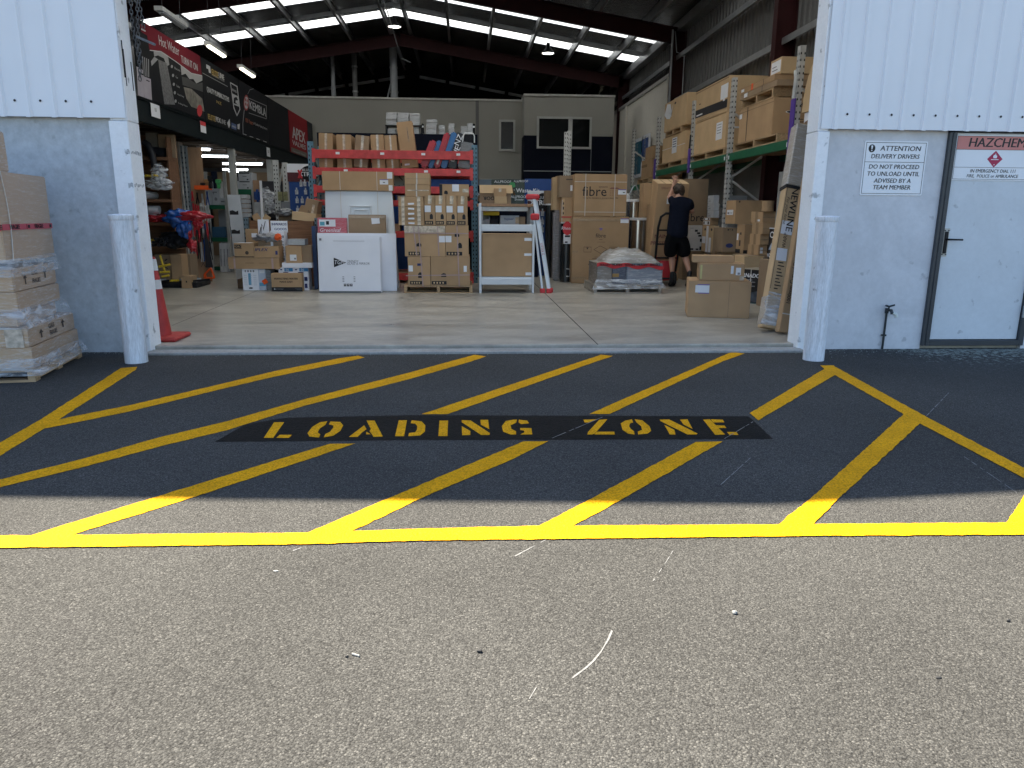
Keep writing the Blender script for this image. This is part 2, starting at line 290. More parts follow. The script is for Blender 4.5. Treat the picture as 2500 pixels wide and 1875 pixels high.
STAINL = mat('stainless_steel', (.62, .62, .62), .22, metal=1, var=.04)
GREYP = mat('grey_paint', (.33, .35, .37), .5, var=.06)
YELP = mat('yellow_plastic', (.72, .50, .05), .45)
GREENP = mat('green_print', (.05, .28, .09), .5)
STRAP = mat('white_strap', (.6, .57, .52), .4)
STRAPP = mat('mauve_strap', (.42, .30, .28), .4)
# ================================================================== ground and its paint
setting(MB().box(-60, 60, -60, 60, -.3, 0).build('ground', ASPH))
def z8(p): return (p[0]*.4521, 820+p[1]*.4521)
def z9(p): return (500+p[0]*.33906, 960+p[1]*.33906)
def z11(p): return (1000+p[0]*.4521, 820+p[1]*.4521)
def z10(p): return (1750+p[0]*.33906, 820+p[1]*.33906)
def ragged(pts, step=.022, amp=.0045):
    out = []
    for i, a in enumerate(pts):
        b = pts[(i+1) % len(pts)]; n = max(1, int((b-a).length/step)); d = (b-a); nrm = Vector((-d.y, d.x, 0)).normalized()
        for k in range(n):
            p = a+d*(k/n); j = mnoise.noise(Vector((p.x*14, p.y*14, 3)))*amp+random.uniform(-1, 1)*amp*.45 if k else 0
            out.append(p+nrm*j)
    return out
def paint(name, pix, mt, z, rag=True):
    pts = [gnd(x, y, 0) for x, y in pix]
    if rag: pts = ragged(pts)
    me = bpy.data.meshes.new(name); bm = bmesh.new(); f = bm.faces.new([bm.verts.new((p.x, p.y, z)) for p in pts]); bmesh.ops.triangulate(bm, faces=[f])
    bmesh.ops.recalc_face_normals(bm, faces=bm.faces)
    for f in bm.faces:
        if f.normal.z < 0: f.normal_flip()
    bm.to_mesh(me); bm.free(); me.materials.append(mt); o = bpy.data.objects.new(name, me); C.objects.link(o); return setting(o)
ST = [
 [(-430, 1326)]+[z8(p) for p in [(0, 578), (215, 455), (655, 174), (742, 168), (735, 182), (300, 465), (225, 510), (0, 650)]]+[(-430, 1382)],
 [z8(p) for p in [(240, 476), (370, 441), (690, 378), (1190, 262), (1480, 192), (1830, 122), (1935, 108), (1970, 118), (1830, 150), (1480, 222), (1190, 290), (690, 412), (270, 497), (225, 503)]],
 [(-500, 1303), (0, 1171.7)]+[z8(p) for p in [(450, 665), (860, 550), (1230, 462), (1640, 345)]]+[(1000, 910), (1158, 866.6), (1187.6, 870.6), (1145, 884.6), (1000, 926)]+[z8(p) for p in [(1640, 380), (1230, 510), (860, 600), (450, 710)]]+[(0, 1190.7), (-500, 1324)],
 [(804.7, 1084.5), (868, 1083.6), (479, 1213), (160, 1312), (60, 1312)],
 [(1278, 1078.6), (1339, 1077.7), (1250, 1122.7), (1039, 1212.6), (849, 1303), (740, 1306), (985, 1202)],
 [(1698.5, 1080), (1764, 1078.6), (1515, 1222), (1390, 1290), (1305, 1290), (1441, 1220)],
 [(1029, 1012), (1468, 866.6), (1497, 869.7), (1456.6, 883), (1092.7, 1012)],
 [(1438.5, 1011.7), (1786.7, 859.8), (1818, 864), (1764, 883), (1488, 1011.7)],
 [(1829.7, 1009.8), (2012.7, 901.4), (2002.6, 892.9), (2036, 892.9), (2038, 916.6), (1851.7, 1027)],
 [(2034, 893.5), (2260, 1018), (2500, 1143.7), (2764, 1278), (2716, 1280), (2500, 1169), (2243, 1033.6), (2207.7, 1013), (2036, 915)],
 [(2206, 1012), (2246, 1035), (2043, 1223), (1980, 1287), (1893, 1287), (1973.7, 1223)],
 [(2452, 1283), (2522, 1181), (2592, 1216), (2545, 1284)],
]
for i, p in enumerate(ST): paint('painted_stripe', p, YEL, .002+.0002*i)
paint('painted_stripe', [(-700, 1313), (0, 1309.6), (741, 1302.4), (1000, 1293.8), (1312, 1285.7), (1904, 1282), (2456, 1277.6), (2775, 1275), (2775, 1304), (2500, 1307.5), (2000, 1310.5), (1000, 1322.7), (741, 1331), (0, 1340), (-700, 1346)], YEL, .005)
paint('painted_black_strip', [(524, 1079), (600, 1036), (700, 1020), (1000, 1014), (1827, 1016.6), (1888, 1072), (1400, 1074), (1000, 1075)], BLK, .0012)
LET = [[z9(p) for p in q] for q in [
 [(500, 212), (572, 212), (492, 325), (425, 325)], [(515, 325), (540, 303), (628, 303), (605, 325)],
 [(882, 205), (830, 212), (775, 245), (740, 290), (752, 315), (822, 323), (832, 300), (813, 285), (830, 255), (868, 232)],
 [(905, 207), (975, 210), (997, 235), (975, 275), (925, 310), (856, 322), (868, 298), (903, 280), (926, 250), (925, 235), (893, 228)],
 [(1148, 234), (1165, 262), (1135, 284), (1100, 318), (1038, 318)], [(1165, 281), (1196, 300), (1160, 299)],
 [(1165, 200), (1222, 200), (1282, 315), (1215, 318), (1203, 298), (1186, 276), (1196, 262)],
 [(1397, 198), (1456, 198), (1435, 313), (1370, 313)],
 [(1490, 198), (1560, 205), (1588, 235), (1585, 280), (1550, 308), (1465, 313), (1470, 290), (1515, 285), (1528, 265), (1530, 240), (1515, 222), (1482, 220)],
 [(1690, 200), (1752, 200), (1747, 312), (1682, 312)],
 [(1850, 197), (1915, 200), (2052, 290), (2050, 304), (1990, 304), (1850, 212)], [(1850, 240), (1912, 275), (1912, 304), (1853, 306)], [(1985, 195), (2040, 195), (2048, 262), (1988, 230)]]]
LET += [[z11(p) for p in q] for q in [
 [(560, 455), (520, 462), (498, 490), (505, 520), (545, 535), (575, 535), (575, 518), (550, 505), (545, 485), (575, 472), (580, 455)],
 [(590, 455), (635, 460), (645, 475), (602, 479), (588, 470)], [(597, 535), (663, 535), (657, 500), (597, 500), (597, 511), (618, 514), (620, 524)],
 [(938, 455), (1010, 453), (966, 470), (945, 470)], [(1025, 455), (1068, 453), (1000, 530), (985, 535), (960, 535), (963, 522)], [(1010, 520), (1105, 520), (1108, 535), (998, 535)],
 [(1200, 453), (1165, 460), (1140, 475), (1150, 510), (1180, 530), (1215, 535), (1212, 518), (1195, 505), (1185, 490), (1190, 475), (1207, 470)],
 [(1215, 453), (1255, 458), (1295, 490), (1305, 515), (1285, 530), (1235, 535), (1232, 520), (1255, 510), (1250, 490), (1225, 470)],
 [(1350, 455), (1400, 453), (1555, 530), (1550, 535), (1500, 535), (1355, 463)], [(1375, 482), (1430, 510), (1435, 535), (1405, 535)], [(1460, 455), (1500, 453), (1528, 505), (1480, 482)],
 [(1585, 455), (1621, 453), (1704, 535), (1650, 537)], [(1626, 453), (1690, 455), (1700, 469), (1640, 470)], [(1655, 485), (1700, 487), (1711, 500), (1668, 500)], [(1713, 521), (1765, 522), (1775, 537), (1727, 537)]]]
for q in LET: paint('painted_lettering', q, YEL, .0032, False)
def chalk(pts, w, z=.0012):
    g = [gnd(x, y) for x, y in pts]; mb = MB()
    for i in range(len(g)-1):
        d = (g[i+1]-g[i]); n = Vector((-d.y, d.x, 0)).normalized()*(w/2); k = max(2, int(d.length/.018))
        for j in range(k):
            if mnoise.noise((g[i]+d*(j/k))*22) < -.22: continue
            a = g[i]+d*(j/k); b = g[i]+d*((j+1)/k); q = .30+.25*mnoise.noise(a*9); n = Vector((-d.y, d.x, 0)).normalized()*(w*q); mb.poly([(p.x, p.y, z) for p in (a-n, b-n, b+n, a+n)])
    if mb.f: setting(mb.build('chalk_mark', CHALK))
chalk([z11((1050, 440)), z11((770, 557))], .010, .0062); chalk([z11((740, 1100)), z11((570, 1190))], .009); chalk([z11((1860, 465)), z11((1700, 560))], .008, .0062); chalk([z11((1840, 660)), z11((1680, 805))], .006)
chalk([z10((1670, 410)), z10((1505, 582))], .008); chalk([z10((1780, 870)), z10((2160, 1130))], .006); chalk([(746, 1334), (715, 1345)], .010)
zb = lambda p: (1250+p[0]*.5651, 1300+p[1]*.5651)
chalk([zb(p) for p in [(432, 425), (415, 465), (385, 515), (350, 558), (320, 585), (240, 645)]], .010); chalk([zb((105, 670)), zb((75, 720))], .006); chalk([zb((695, 80)), zb((665, 130)), zb((610, 210))], .005)

# ================================================================== slab and threshold
FZ = .05
FLOORM = m_concrete('trowelled_floor', (.345, .32, .272), var=.34, scale=.9, rough=.34, streak=(1, 2.6, 1), fine=.2, spec=.45, bump=.05)
SILLM = m_concrete('sill_concrete', (.30, .30, .285), var=.18, scale=2.5, rough=.75, fine=.2)
setting(MB().box(-10.6, 6.4, 7.02, 33, -.2, FZ).build('floor', FLOORM, bevel=.008))
setting(MB().box(-2.96, 3.30, 6.80, 6.985, -.1, .022).build('doorway_sill', SILLM, bevel=.006))
jt = MB(); a = gnd(1460, 842, FZ); b = gnd(1330, 716, FZ); d = (b-a).normalized(); n = Vector((-d.y, d.x, 0))*.006; e = a+d*14
jt.poly([(p.x, p.y, FZ+.002) for p in (a-n, e-n, e+n, a+n)])
a = gnd(420, 795, FZ); b = gnd(640, 705, FZ); d = (b-a).normalized(); n = Vector((-d.y, d.x, 0))*.004; jt.poly([(p.x, p.y, FZ+.002) for p in (a-n, b-n, b+n, a+n)])
setting(jt.build('floor_joint', mat('joint_filler', (.05, .048, .043), .8)))

# ================================================================== the warehouse
BLD = thing('warehouse', 'large steel framed warehouse with white ribbed cladding above grey concrete walls', 'warehouse', (0, 0, 0))
FY = 6.92
XL, XR = -2.945, 3.275             # edges of the opening (front corners of the white posts)
XW = 5.6; XWL = -9.8; RX = -2.1; YB = 32.0
def roofz(x): return 7.35-.16*abs(x-RX)
def rafz(x): return 6.80-.16*abs(x-RX)
PAR = lambda x: 7.62-.15*abs(x-RX)
CLAD = mat('white_cladding_steel', (.80, .815, .84), .42, var=.025, scale=1.5, spec=.5)
CONL = m_concrete('mottled_concrete_panel', (.48, .515, .545), var=.13, scale=1.3, rough=.7, fine=.15, speck=.2, bump=.2)
CONR = m_concrete('smooth_concrete_panel', (.60, .61, .635), var=.12, scale=1.6, rough=.6, fine=.06, speck=.25, bump=.08)
POSTW = m_concrete('white_post_paint', (.85, .86, .87), var=.05, scale=3, rough=.5, fine=.05, speck=.5, bump=.04)
def cladding(x0, x1, flat0, flat1):
    """trapezoid ribbed sheet from x0 to x1, its foot at 2.07 m"""
    prof = [(x0, 0)]; x = x0+flat0; p = .212
    while x+p < x1-flat1:
        prof += [(x, 0), (x+.012, -.026), (x+.044, -.026), (x+.058, 0)]; x += p
    prof.append((x1, 0)); mb = MB(); n = len(prof)
    vs = [(px, FY+py, 2.085 if py == 0 else 2.078) for px, py in prof]+[(px, FY+py, PAR(px)) for px, py in prof]
    mb.add(vs, [(i, i+1, n+i+1, n+i) for i in range(n-1)])
    mb.box(x0, x1, FY+.012, FY+.12, 2.10, 2.30)                     # rail behind the foot of the sheet
    mb.add([(px, y, z) for y, z in ((FY-.03, None), (FY+.18, None)) for px in (x0, max(x0, min(RX, x1)), x1) for z in (PAR(px)-.12, PAR(px)+.03)], [(0, 2, 3, 1), (2, 4, 5, 3), (6, 7, 9, 8), (8, 9, 11, 10), (1, 3, 9, 7), (3, 5, 11, 9)])
    for q in prof[1::4][:-1]:
        if x0-.1 < q[0] < x1: mb.add([(q[0]+.135+.011*cos(t*pi/4), FY-.006, 2.215+.011*sin(t*pi/4)) for t in range(8)], [list(range(8))], 1)
    return mb.build('cladding', [CLAD, STEELD], BLD)
cladding(-13, XL-.005, .1, .12); cladding(XR+.02, 14, .10, .1)
# head of the doorway, high above the picture
MB().box(XL-.14, XR+.1, FY+.03, FY+.24, 4.755, 7.2).build('door_head', CLAD, BLD)
mb = MB()
mb.add([(x, FY+.01, z) for x in (XL-.1, RX, XR+.1) for z in (4.75, PAR(x))], [(0, 2, 3, 1), (2, 4, 5, 3)]); mb.add([(px, y, z) for y in (FY-.03, FY+.18) for px in (XL-.1, RX, XR+.1) for z in (PAR(px)-.12, PAR(px)+.031)], [(0, 2, 3, 1), (2, 4, 5, 3), (6, 7, 9, 8), (8, 9, 11, 10), (1, 3, 9, 7), (3, 5, 11, 9)]); mb.build('gable_sheet', CLAD, BLD)
RES = mat('tape_residue_grey', (.44, .45, .46), .7, var=.5, scale=40)
for yy, zz in ((7.0, 1.80), (7.03, 1.52)):
    mb = MB()
    for k in range(7): u = .03*k; mb.box(XL-.0005, XL+.0012, FY+.02+u, FY+.02+u+random.uniform(.015, .032), zz-.012+random.uniform(-.008, .01), zz+.008+random.uniform(-.004, .012)); mb.box(XL-.045+.006*k, XL-.04+.006*k, FY+.0035, FY+.0045, zz-.02+random.uniform(-.01, .01), zz+.01+random.uniform(0, .02))
    mb.build('tape_residue', RES, BLD)
# white posts either side of the opening
for sx, xa, xb in ((-1, XL-.16, XL), (1, XR, XR+.115)):
    mb = MB(); mb.box(xa, xb, FY+.005, FY+.25, 0, 2.062); mb.box(xa+.01*(sx < 0), xb-.01*(sx > 0), FY+.02, FY+.25, 2.066, 4.75); mb.build('door_post', POSTW, BLD, bevel=.006)
MB().box(XL+.012, XL+.018, FY+.02, FY+.03, 2.42, 2.72).box(XL-.0, XL+.004, FY+.07, FY+.078, 2.36, 2.66).box(XL-.0, XL+.004, FY+.20, FY+.208, 2.34, 2.58).build('guide_slot', BLACKP, BLD)
MB().box(-14, XL-.155, FY+.06, FY+.26, -.05, 2.09).build('concrete_wall', CONL, BLD)
xd0, xd1 = gnd(2236, 849).x, gnd(2484, 849).x
DY = FY+.06
MB().box(XR+.11, xd0, DY, DY+.2, -.05, 2.09).build('concrete_wall', CONR, BLD)
MB().box(xd1, 14, DY, DY+.2, -.05, 2.09).build('concrete_wall', CONR, BLD)
# steel side door in its dark frame
FRM = mat('charcoal_frame_paint', (.045, .05, .056), .4)
mb = MB(); fz = .035
mb.box(xd0, xd0+.075, DY-.035, DY+.12, fz, 2.075); mb.box(xd1-.05, xd1, DY-.035, DY+.12, fz, 2.075); mb.box(xd0+.075, xd1-.05, DY-.035, DY+.12, fz, fz+.055); mb.box(xd0+.075, xd1-.05, DY-.03, DY+.12, 2.078, 2.12)
mb.box(xd0+.03, xd0+.045, DY-.045, DY-.034, fz, 2.07)
fr = mb.build('door_frame', FRM, BLD, bevel=.003)
DOORM = m_concrete('door_paint', (.62, .655, .685), var=.06, scale=1.8, rough=.5, fine=.04, speck=.3, bump=.03)
dl = MB().box(xd0+.083, xd1-.054, DY+.0, DY+.045, fz+.06, 2.074).build('door', DOORM, BLD, bevel=.003)
hp = aty(2298, 592, DY-.004); hp.x = xd0+.083+.034
ha = MB(); ha.box(hp.x-.028, hp.x+.028, DY-.006, DY-.0005, hp.z-.135, hp.z+.135, 0); ha.box(hp.x-.016, hp.x+.012, DY-.02, DY-.0065, hp.z-.105, hp.z+.105, 1)
for dz in (-.115, .115):
    for dx in (-.018, .018): ha.box(hp.x+dx-.005, hp.x+dx+.005, DY-.01, DY-.0065, hp.z+dz-.005, hp.z+dz+.005, 1)
ha.tube([(hp.x, DY-.02, hp.z+.03), (hp.x, DY-.06, hp.z+.03), (hp.x+.03, DY-.065, hp.z+.03), (hp.x+.135, DY-.062, hp.z+.028)], .009, 8, 1)
ha.build('door_handle', [mat('worn_plate', (.5, .48, .43), .5), BLACKP], dl)
hg = MB().box(xd1-.058, xd1-.044, DY-.045, DY-.03, .32, .44).build('hinge', GALV, fr)

# side walls, back gable, roof
SIDE = mat('grey_wall_sheet', (.13, .13, .128), .55, metal=.1, var=.1, scale=2)
LOWC = m_concrete('inside_concrete', (.21, .21, .205), var=.15, scale=1, rough=.8)
def corr_wall(x, y0, y1, z0, zt, sgn):
    prof = []; y = y0
    while y < y1: prof += [(y, 0), (y+.13, 0), (y+.145, .03), (y+.185, .03), (y+.2, 0)]; y += .2
    n = len(prof); mb = MB(); mb.add([(x-sgn*d, yy, z0) for yy, d in prof]+[(x-sgn*d, yy, zt) for yy, d in prof], [(i, i+1, n+i+1, n+i) for i in range(n-1)])
    mb.box(x+sgn*.08, x+sgn*.12, y0-.2, y1, z0, zt)
    return mb.build('side_cladding', SIDE, BLD)
corr_wall(XW, 7.15, YB, 2.3, roofz(XW)-.02, 1)
MB().box(XW-.02, XW+.18, 7.15, YB, -.05, 2.32).build('side_wall_panel', LOWC, BLD)
MB().box(XWL-.15, XWL, 7.15, YB, -.05, roofz(XWL)-.02).build('side_wall_panel', SIDE, BLD)
for yy, zz in ((YB, 0),):
    mb = MB(); mb.ext([(XWL, yy, -.05), (XW, yy, -.05), (XW, yy, roofz(XW)), (RX, yy, roofz(RX)), (XWL, yy, roofz(XWL))], (0, .15, 0)); mb.build('back_gable', mat('dark_gable', (.014, .014, .015), .9, spec=.1), BLD)
# front wall returns inside so no daylight leaks beside the opening
for xa, xb in ((XWL, XL-.16), (XR+.115, XW+.1)): MB().box(xa, xb, FY+.27, FY+.33, 0, 6.05).build('inner_lining', SIDE, BLD)
FOIL = m_foil(); SKY = m_skylight()
bands = []
bands = [(8.2, 9.8), (10.9, 12.4), (14.4, 16.0), (21.6, 22.3), (24.1, 24.9)]  # nearest three are out of view, added and widened to brighten the hall
PUR = [RX+sgn*(.32+1.28*k) for sgn in (-1, 1) for k in range(6)]
def roof_strip(y0, y1, name, mt, th):
    for sgn in (-1, 1):
        xe = XW+.12 if sgn > 0 else XWL-.12
        mb = MB(); z0, z1 = roofz(RX), roofz(xe)
        vs = [(RX, y0, z0), (xe, y0, z1), (xe, y1, z1), (RX, y1, z0)]
        if th: mb.ext(vs, (0, 0, th))
        else: mb.poly(vs)
        mb.build(name, mt, BLD)
edges = [FY+.02]+[e for b_ in bands for e in b_]+[YB+.1]
for i in range(0, len(edges), 2): roof_strip(edges[i], edges[i+1], 'roof_sheet', FOIL, .05)
for b0, b1 in bands: roof_strip(b0, b1, 'roof_light', SKY, 0)
# fine ribs of the clear sheets
for b0, b1 in bands[3:]:
    mb = MB()
    for sgn in (-1, 1):
        xe = XW if sgn > 0 else XWL
        for k in range(1, 4):
            y = b0+(b1-b0)*k/4; mb.bar((RX, y, roofz(RX)-.012), (xe, y, roofz(xe)-.012), .022, .012)
    mb.build('roof_light_rib', mat('sheet_rib', (.30, .33, .36), .5), BLD)
# purlins
PURM = mat('purlin_steel', (.30, .31, .32), .38, metal=.6, var=.12, scale=5)
for px in PUR:
    z = roofz(px)-.01; mb = MB(); s = .16*(1 if px > RX else -1)
    mb.box(px-.01, px+.01, FY+.3, YB, z-.22, z-.01); mb.box(px-.01, px+.065, FY+.3, YB, z-.24, z-.22); mb.box(px-.01, px+.065, FY+.3, YB, z-.035, z-.018)
    mb.build('purlin', PURM, BLD)
mb = MB().box(XW-.25, XW-.02, FY+.3, YB, roofz(XW)-.28, roofz(XW)-.06).build('eaves_purlin', PURM, BLD)
# mid-bay bridging rows
for y in (23.2,):
    mb = MB(); mb.bar((RX, y, roofz(RX)-.12), (XW, y, roofz(XW)-.12), .05, .10); mb.bar((RX, y, roofz(RX)-.12), (XWL, y, roofz(XWL)-.12), .05, .10); mb.build('purlin_bridging', PURM, BLD)
for y in (10.3, 16.8): 
    mb = MB(); mb.bar((RX, y, roofz(RX)-.12), (XW, y, roofz(XW)-.12), .05, .10); mb.bar((RX, y, roofz(RX)-.12), (XWL, y, roofz(XWL)-.12), .05, .10); mb.build('purlin_bridging', PURM, BLD)
# portal frames
def ibeam(mb, a, b, h, wd, upv):
    a = Vector(a); b = Vector(b); t = (b-a).normalized(); u = Vector(upv); u = (u-t*u.dot(t)).normalized()
    mb.bar(a, b, .012, h-.03, 0, u)
    for s in (-1, 1): mb.bar(a+u*s*(h/2-.008), b+u*s*(h/2-.008), wd, .016, 0, u)
for y in (13.0, 19.55, 26.1):
    for sgn in (-1, 1):
        xe = XW-.2 if sgn > 0 else XWL+.2
        mb = MB(); dz = .24+.19; ibeam(mb, (RX, y, roofz(RX)-dz), (xe, y, roofz(xe)-dz), .36, .17, (0, 0, 1))
        if y > 14: mb.bar((RX, y-.1, roofz(RX)-dz-.2), (xe, y-.1, roofz(xe)-dz-.2), .02, .02)
        mb.build('portal_rafter', STEELRED, BLD)
        mb = MB(); ibeam(mb, (xe, y, 0.05), (xe, y, roofz(xe)-.28), .36, .17, (1, 0, 0)); mb.build('portal_column', STEELRED, BLD)
# girts on the side wall and the pale lined panel beyond the second column
for z, y0, y1 in ((4.22, 7.2, 19.5), (5.25, 7.2, 32), (3.3, 7.2, 19.4)):
    mb = MB(); mb.box(XW-.24, XW-.04, y0, y1, z, z+.02); mb.box(XW-.24, XW-.225, y0, y1, z-.09, z-.0); mb.build('wall_girt', PURM, BLD)
LIN = mat('pale_lining', (.72, .69, .62), .6, var=.03)
mb = MB(); mb.box(XW-.30, XW-.25, 19.75, 31.9, .05, 4.80); mb.build('wall_lining', LIN, BLD)
mb = MB(); mb.box(XW-.34, XW-.2, 19.75, 31.9, 4.805, 4.90); mb.build('lining_cap', GALVL, BLD)
for y in (19.76, 24.8): MB().box(XW-.36, XW-.305, y, y+.12, .05, 4.80).build('lining_trim', LIN, BLD)
# thin pipes beside the column
cp = MB(); p0 = atx(1640, 232, XW-.45); cp.tube([(XW-.45, 19.2, 3.4), (XW-.45, 19.2, 5.8)], .025, 6); cp.tube([(XW-.3, 18.6, 3.6), (XW-.3, 18.6, 5.1), (XW-.3, 19.3, 5.3), (XW-.35, 19.35, 5.8)], .012, 6); cp.build('conduit', GREYP, BLD)
# apex conduit cable
MB().tube([(RX+.05, 19.3, 6.62), (RX+.1, 21, 6.5), (RX+.05, 25.8, 6.3), (RX+.35, 26, 6.2)], .015, 5).build('cable', GREYP, BLD)
# rear rake girt seen under the far rafter
for sgn in (-1, 1):
    for k in range(6):
        xa = RX+sgn*(.3+1.2*k); xb = RX+sgn*(1.35+1.2*k); MB().bar((xa, YB-.3, roofz(xa)-.55), (xb, YB-.3, roofz(xb)-.55), .08, .10).build('rake_girt', PURM, BLD)
# ================================================================== kit: lettering, cartons, pallets
FRONT = Matrix.Rotation(pi/2, 4, 'X')                       # reads from -Y
RIGHTF = Matrix.Rotation(pi/2, 4, 'Z') @ FRONT              # on a face that looks to +X
LEFTF = Matrix.Rotation(-pi/2, 4, 'Z') @ FRONT              # on a face that looks to -X
_tc = {}
def text(body, size, mt, parent=None, M=None, loc=(0, 0, 0), align='CENTER', fat=0., shear=0., sx=1., name='lettering', spin=0., space=1., font3d=0.0006):
    cu = bpy.data.curves.new('lettering', 'FONT'); cu.body = body; cu.size = size; cu.align_x = align; cu.align_y = 'CENTER'
    cu.shear = shear; cu.space_character = space; cu.resolution_u = 2; cu.extrude = font3d
    ob = bpy.data.objects.new('lettering', cu); C.objects.link(ob)
    dg = bpy.context.evaluated_depsgraph_get(); me = bpy.data.meshes.new_from_object(ob.evaluated_get(dg)); bpy.data.objects.remove(ob)
    me.name = name; me.materials.clear(); me.materials.append(mt)
    T = Matrix.Translation(loc) @ (M if M is not None else FRONT) @ Matrix.Rotation(spin, 4, 'Z') @ Matrix.Diagonal((sx, 1, 1, 1)); me.transform(T)
    if fat:                                                     # heavier strokes: the letters again, a hair to each side
        bm = bmesh.new(); bm.from_mesh(me); ax = (T.to_3x3() @ Vector((1, 0, 0))).normalized(); nz = (T.to_3x3() @ Vector((0, 0, 1))).normalized(); src = bm.faces[:]
        for k, s in enumerate((-1, 1)):
            g = bmesh.ops.duplicate(bm, geom=src); bmesh.ops.translate(bm, verts=[e for e in g['geom'] if isinstance(e, bmesh.types.BMVert)], vec=ax*(s*max(.012, fat*1.1)*size)+nz*(.00012*(k+1)))
        bm.to_mesh(me); bm.free()
    o = bpy.data.objects.new(name, me); C.objects.link(o)
    if parent: o.parent = parent
    return o
def facept(dim, face, u, v, off):
    w, d, h = dim
    if face == 'F': return Vector((-w/2+u*w, -d/2-off, v*h)), Vector((w, 0, 0)), Vector((0, 0, h)), Vector((0, -1, 0)), FRONT
    if face == 'R': return Vector((w/2+off, -d/2+u*d, v*h)), Vector((0, d, 0)), Vector((0, 0, h)), Vector((1, 0, 0)), RIGHTF
    if face == 'L': return Vector((-w/2-off, d/2-u*d, v*h)), Vector((0, -d, 0)), Vector((0, 0, h)), Vector((-1, 0, 0)), LEFTF
    if face == 'T': return Vector((-w/2+u*w, -d/2+v*d, h+off)), Vector((w, 0, 0)), Vector((0, d, 0)), Vector((0, 0, 1)), Matrix.Identity(4)
def decal(par, dim, face, u0, v0, u1, v1, mt, name='paper_label', off=.0015, rot=0.):
    p, ex, ey, n, _ = facept(dim, face, 0, 0, off)
    c = p+ex*((u0+u1)/2)+ey*((v0+v1)/2); a = ex*((u1-u0)/2); b = ey*((v1-v0)/2)
    if rot:
        la, lb = a.length, b.length; ah, bh = a.normalized(), b.normalized(); a, b = (ah*cos(rot)+bh*sin(rot))*la, (bh*cos(rot)-ah*sin(rot))*lb
    return MB().ext([c-a-b, c+a-b, c+a+b, c-a+b], n*.001).build(name, mt, par)
def poster(par, dim, face, polys, mt, name='printed_mark', off=.002):
    mb = MB(); p, ex, ey, n, _ = facept(dim, face, 0, 0, off)
    for q in polys: mb.ext([p+ex*u+ey*v for u, v in q], n*.0008)
    return mb.build(name, mt, par)
def word(par, dim, face, u, v, body, size, mt, **k):
    p, ex, ey, n, M = facept(dim, face, u, v, k.pop('off', .0025)); return text(body, size, mt, par, M, p, **k)
def rct(u0, v0, u1, v1): return [(u0, v0), (u1, v0), (u1, v1), (u0, v1)]
def boxmesh(w, d, h, mt, name, bevel=.004, warp=.004, seam=True):
    bm = bmesh.new(); bmesh.ops.create_cube(bm, size=1)
    for v in bm.verts: v.co = Vector((v.co.x*w, v.co.y*d, (v.co.z+.5)*h))
    if bevel: bmesh.ops.bevel(bm, geom=list(bm.edges), offset=bevel, segments=2, affect='EDGES')
    if warp and min(w, d, h) > .08:
        bmesh.ops.subdivide_edges(bm, edges=[e for e in bm.edges if e.calc_length() > .12], cuts=2, use_grid_fill=True)
        sd = random.random()*50
        for v in bm.verts:
            if v.co.z > .005:
                q = Vector((mnoise.noise(v.co*3+Vector((sd, 0, 0))), mnoise.noise(v.co*3+Vector((0, sd, 0))), mnoise.noise(v.co*3+Vector((0, 0, sd)))*.6))*warp*1.4
                if v.co.y < -d/2+.002: q.y = abs(q.y)*.5
                if v.co.x > w/2-.002: q.x = -abs(q.x)*.5
                if v.co.x < -w/2+.002: q.x = abs(q.x)*.5
                if v.co.z > h-.002: q.z = -abs(q.z)*.5
                v.co += q
    me = bpy.data.meshes.new(name); bm.to_mesh(me); bm.free(); me.materials.append(mt); return me
def carton(label, loc, dim, mt=None, rz=0., rot=None, group=None, name='cardboard_box', cat='box', tape=None, bevel=.004, warp=.004, deco=()):
    """a closed box: its own mesh is the body; tape, labels, straps and print are its parts"""
    w, d, h = dim; me = boxmesh(w, d, h, mt or CARD, name, bevel, warp); o = bpy.data.objects.new(name, me); C.objects.link(o)
    o.location = loc; o.rotation_euler = rot if rot else (0, 0, rz); tag(o, label, cat, group)
    if tape == 'F': decal(o, dim, 'F', .42, 0, .58, 1, TAPEC, 'tape')
    if tape == 'H': decal(o, dim, 'F', 0, .46, 1, .54, TAPE, 'tape')
    if tape == 'T': decal(o, dim, 'T', 0, .44, 1, .56, TAPE, 'tape'); decal(o, dim, 'F', .0, .0, .0, .0, TAPE, 'tape') if 0 else None
    if tape == 'E': decal(o, dim, 'L', .38, 0, .62, 1, TAPE, 'tape')
    for f in deco: f(o, dim)
    return o
def cpx(label, x0, y0, x1, y1, Y, d, zb=None, mt=None, **k):
    """a box whose front face fills the photo rectangle x0..x1, y0..y1 at depth Y"""
    ym = (y0+y1)/2; xm = (x0+x1)/2; a = aty(x0, ym, Y); b = aty(x1, ym, Y); zt = aty(xm, y0, Y).z; zz = aty(xm, y1, Y).z if zb is None else zb
    dim = (b.x-a.x, d, max(.01, zt-zz)); return carton(label, ((a.x+b.x)/2, Y+d/2, zz), dim, mt, **k)
D = lambda *a, **k: (lambda o, dim: decal(o, dim, *a, **k))
Wd = lambda *a, **k: (lambda o, dim: word(o, dim, *a, **k))
Po = lambda *a, **k: (lambda o, dim: poster(o, dim, *a, **k))
def top(o): return o.location.z+max(c[2] for c in o.bound_box)
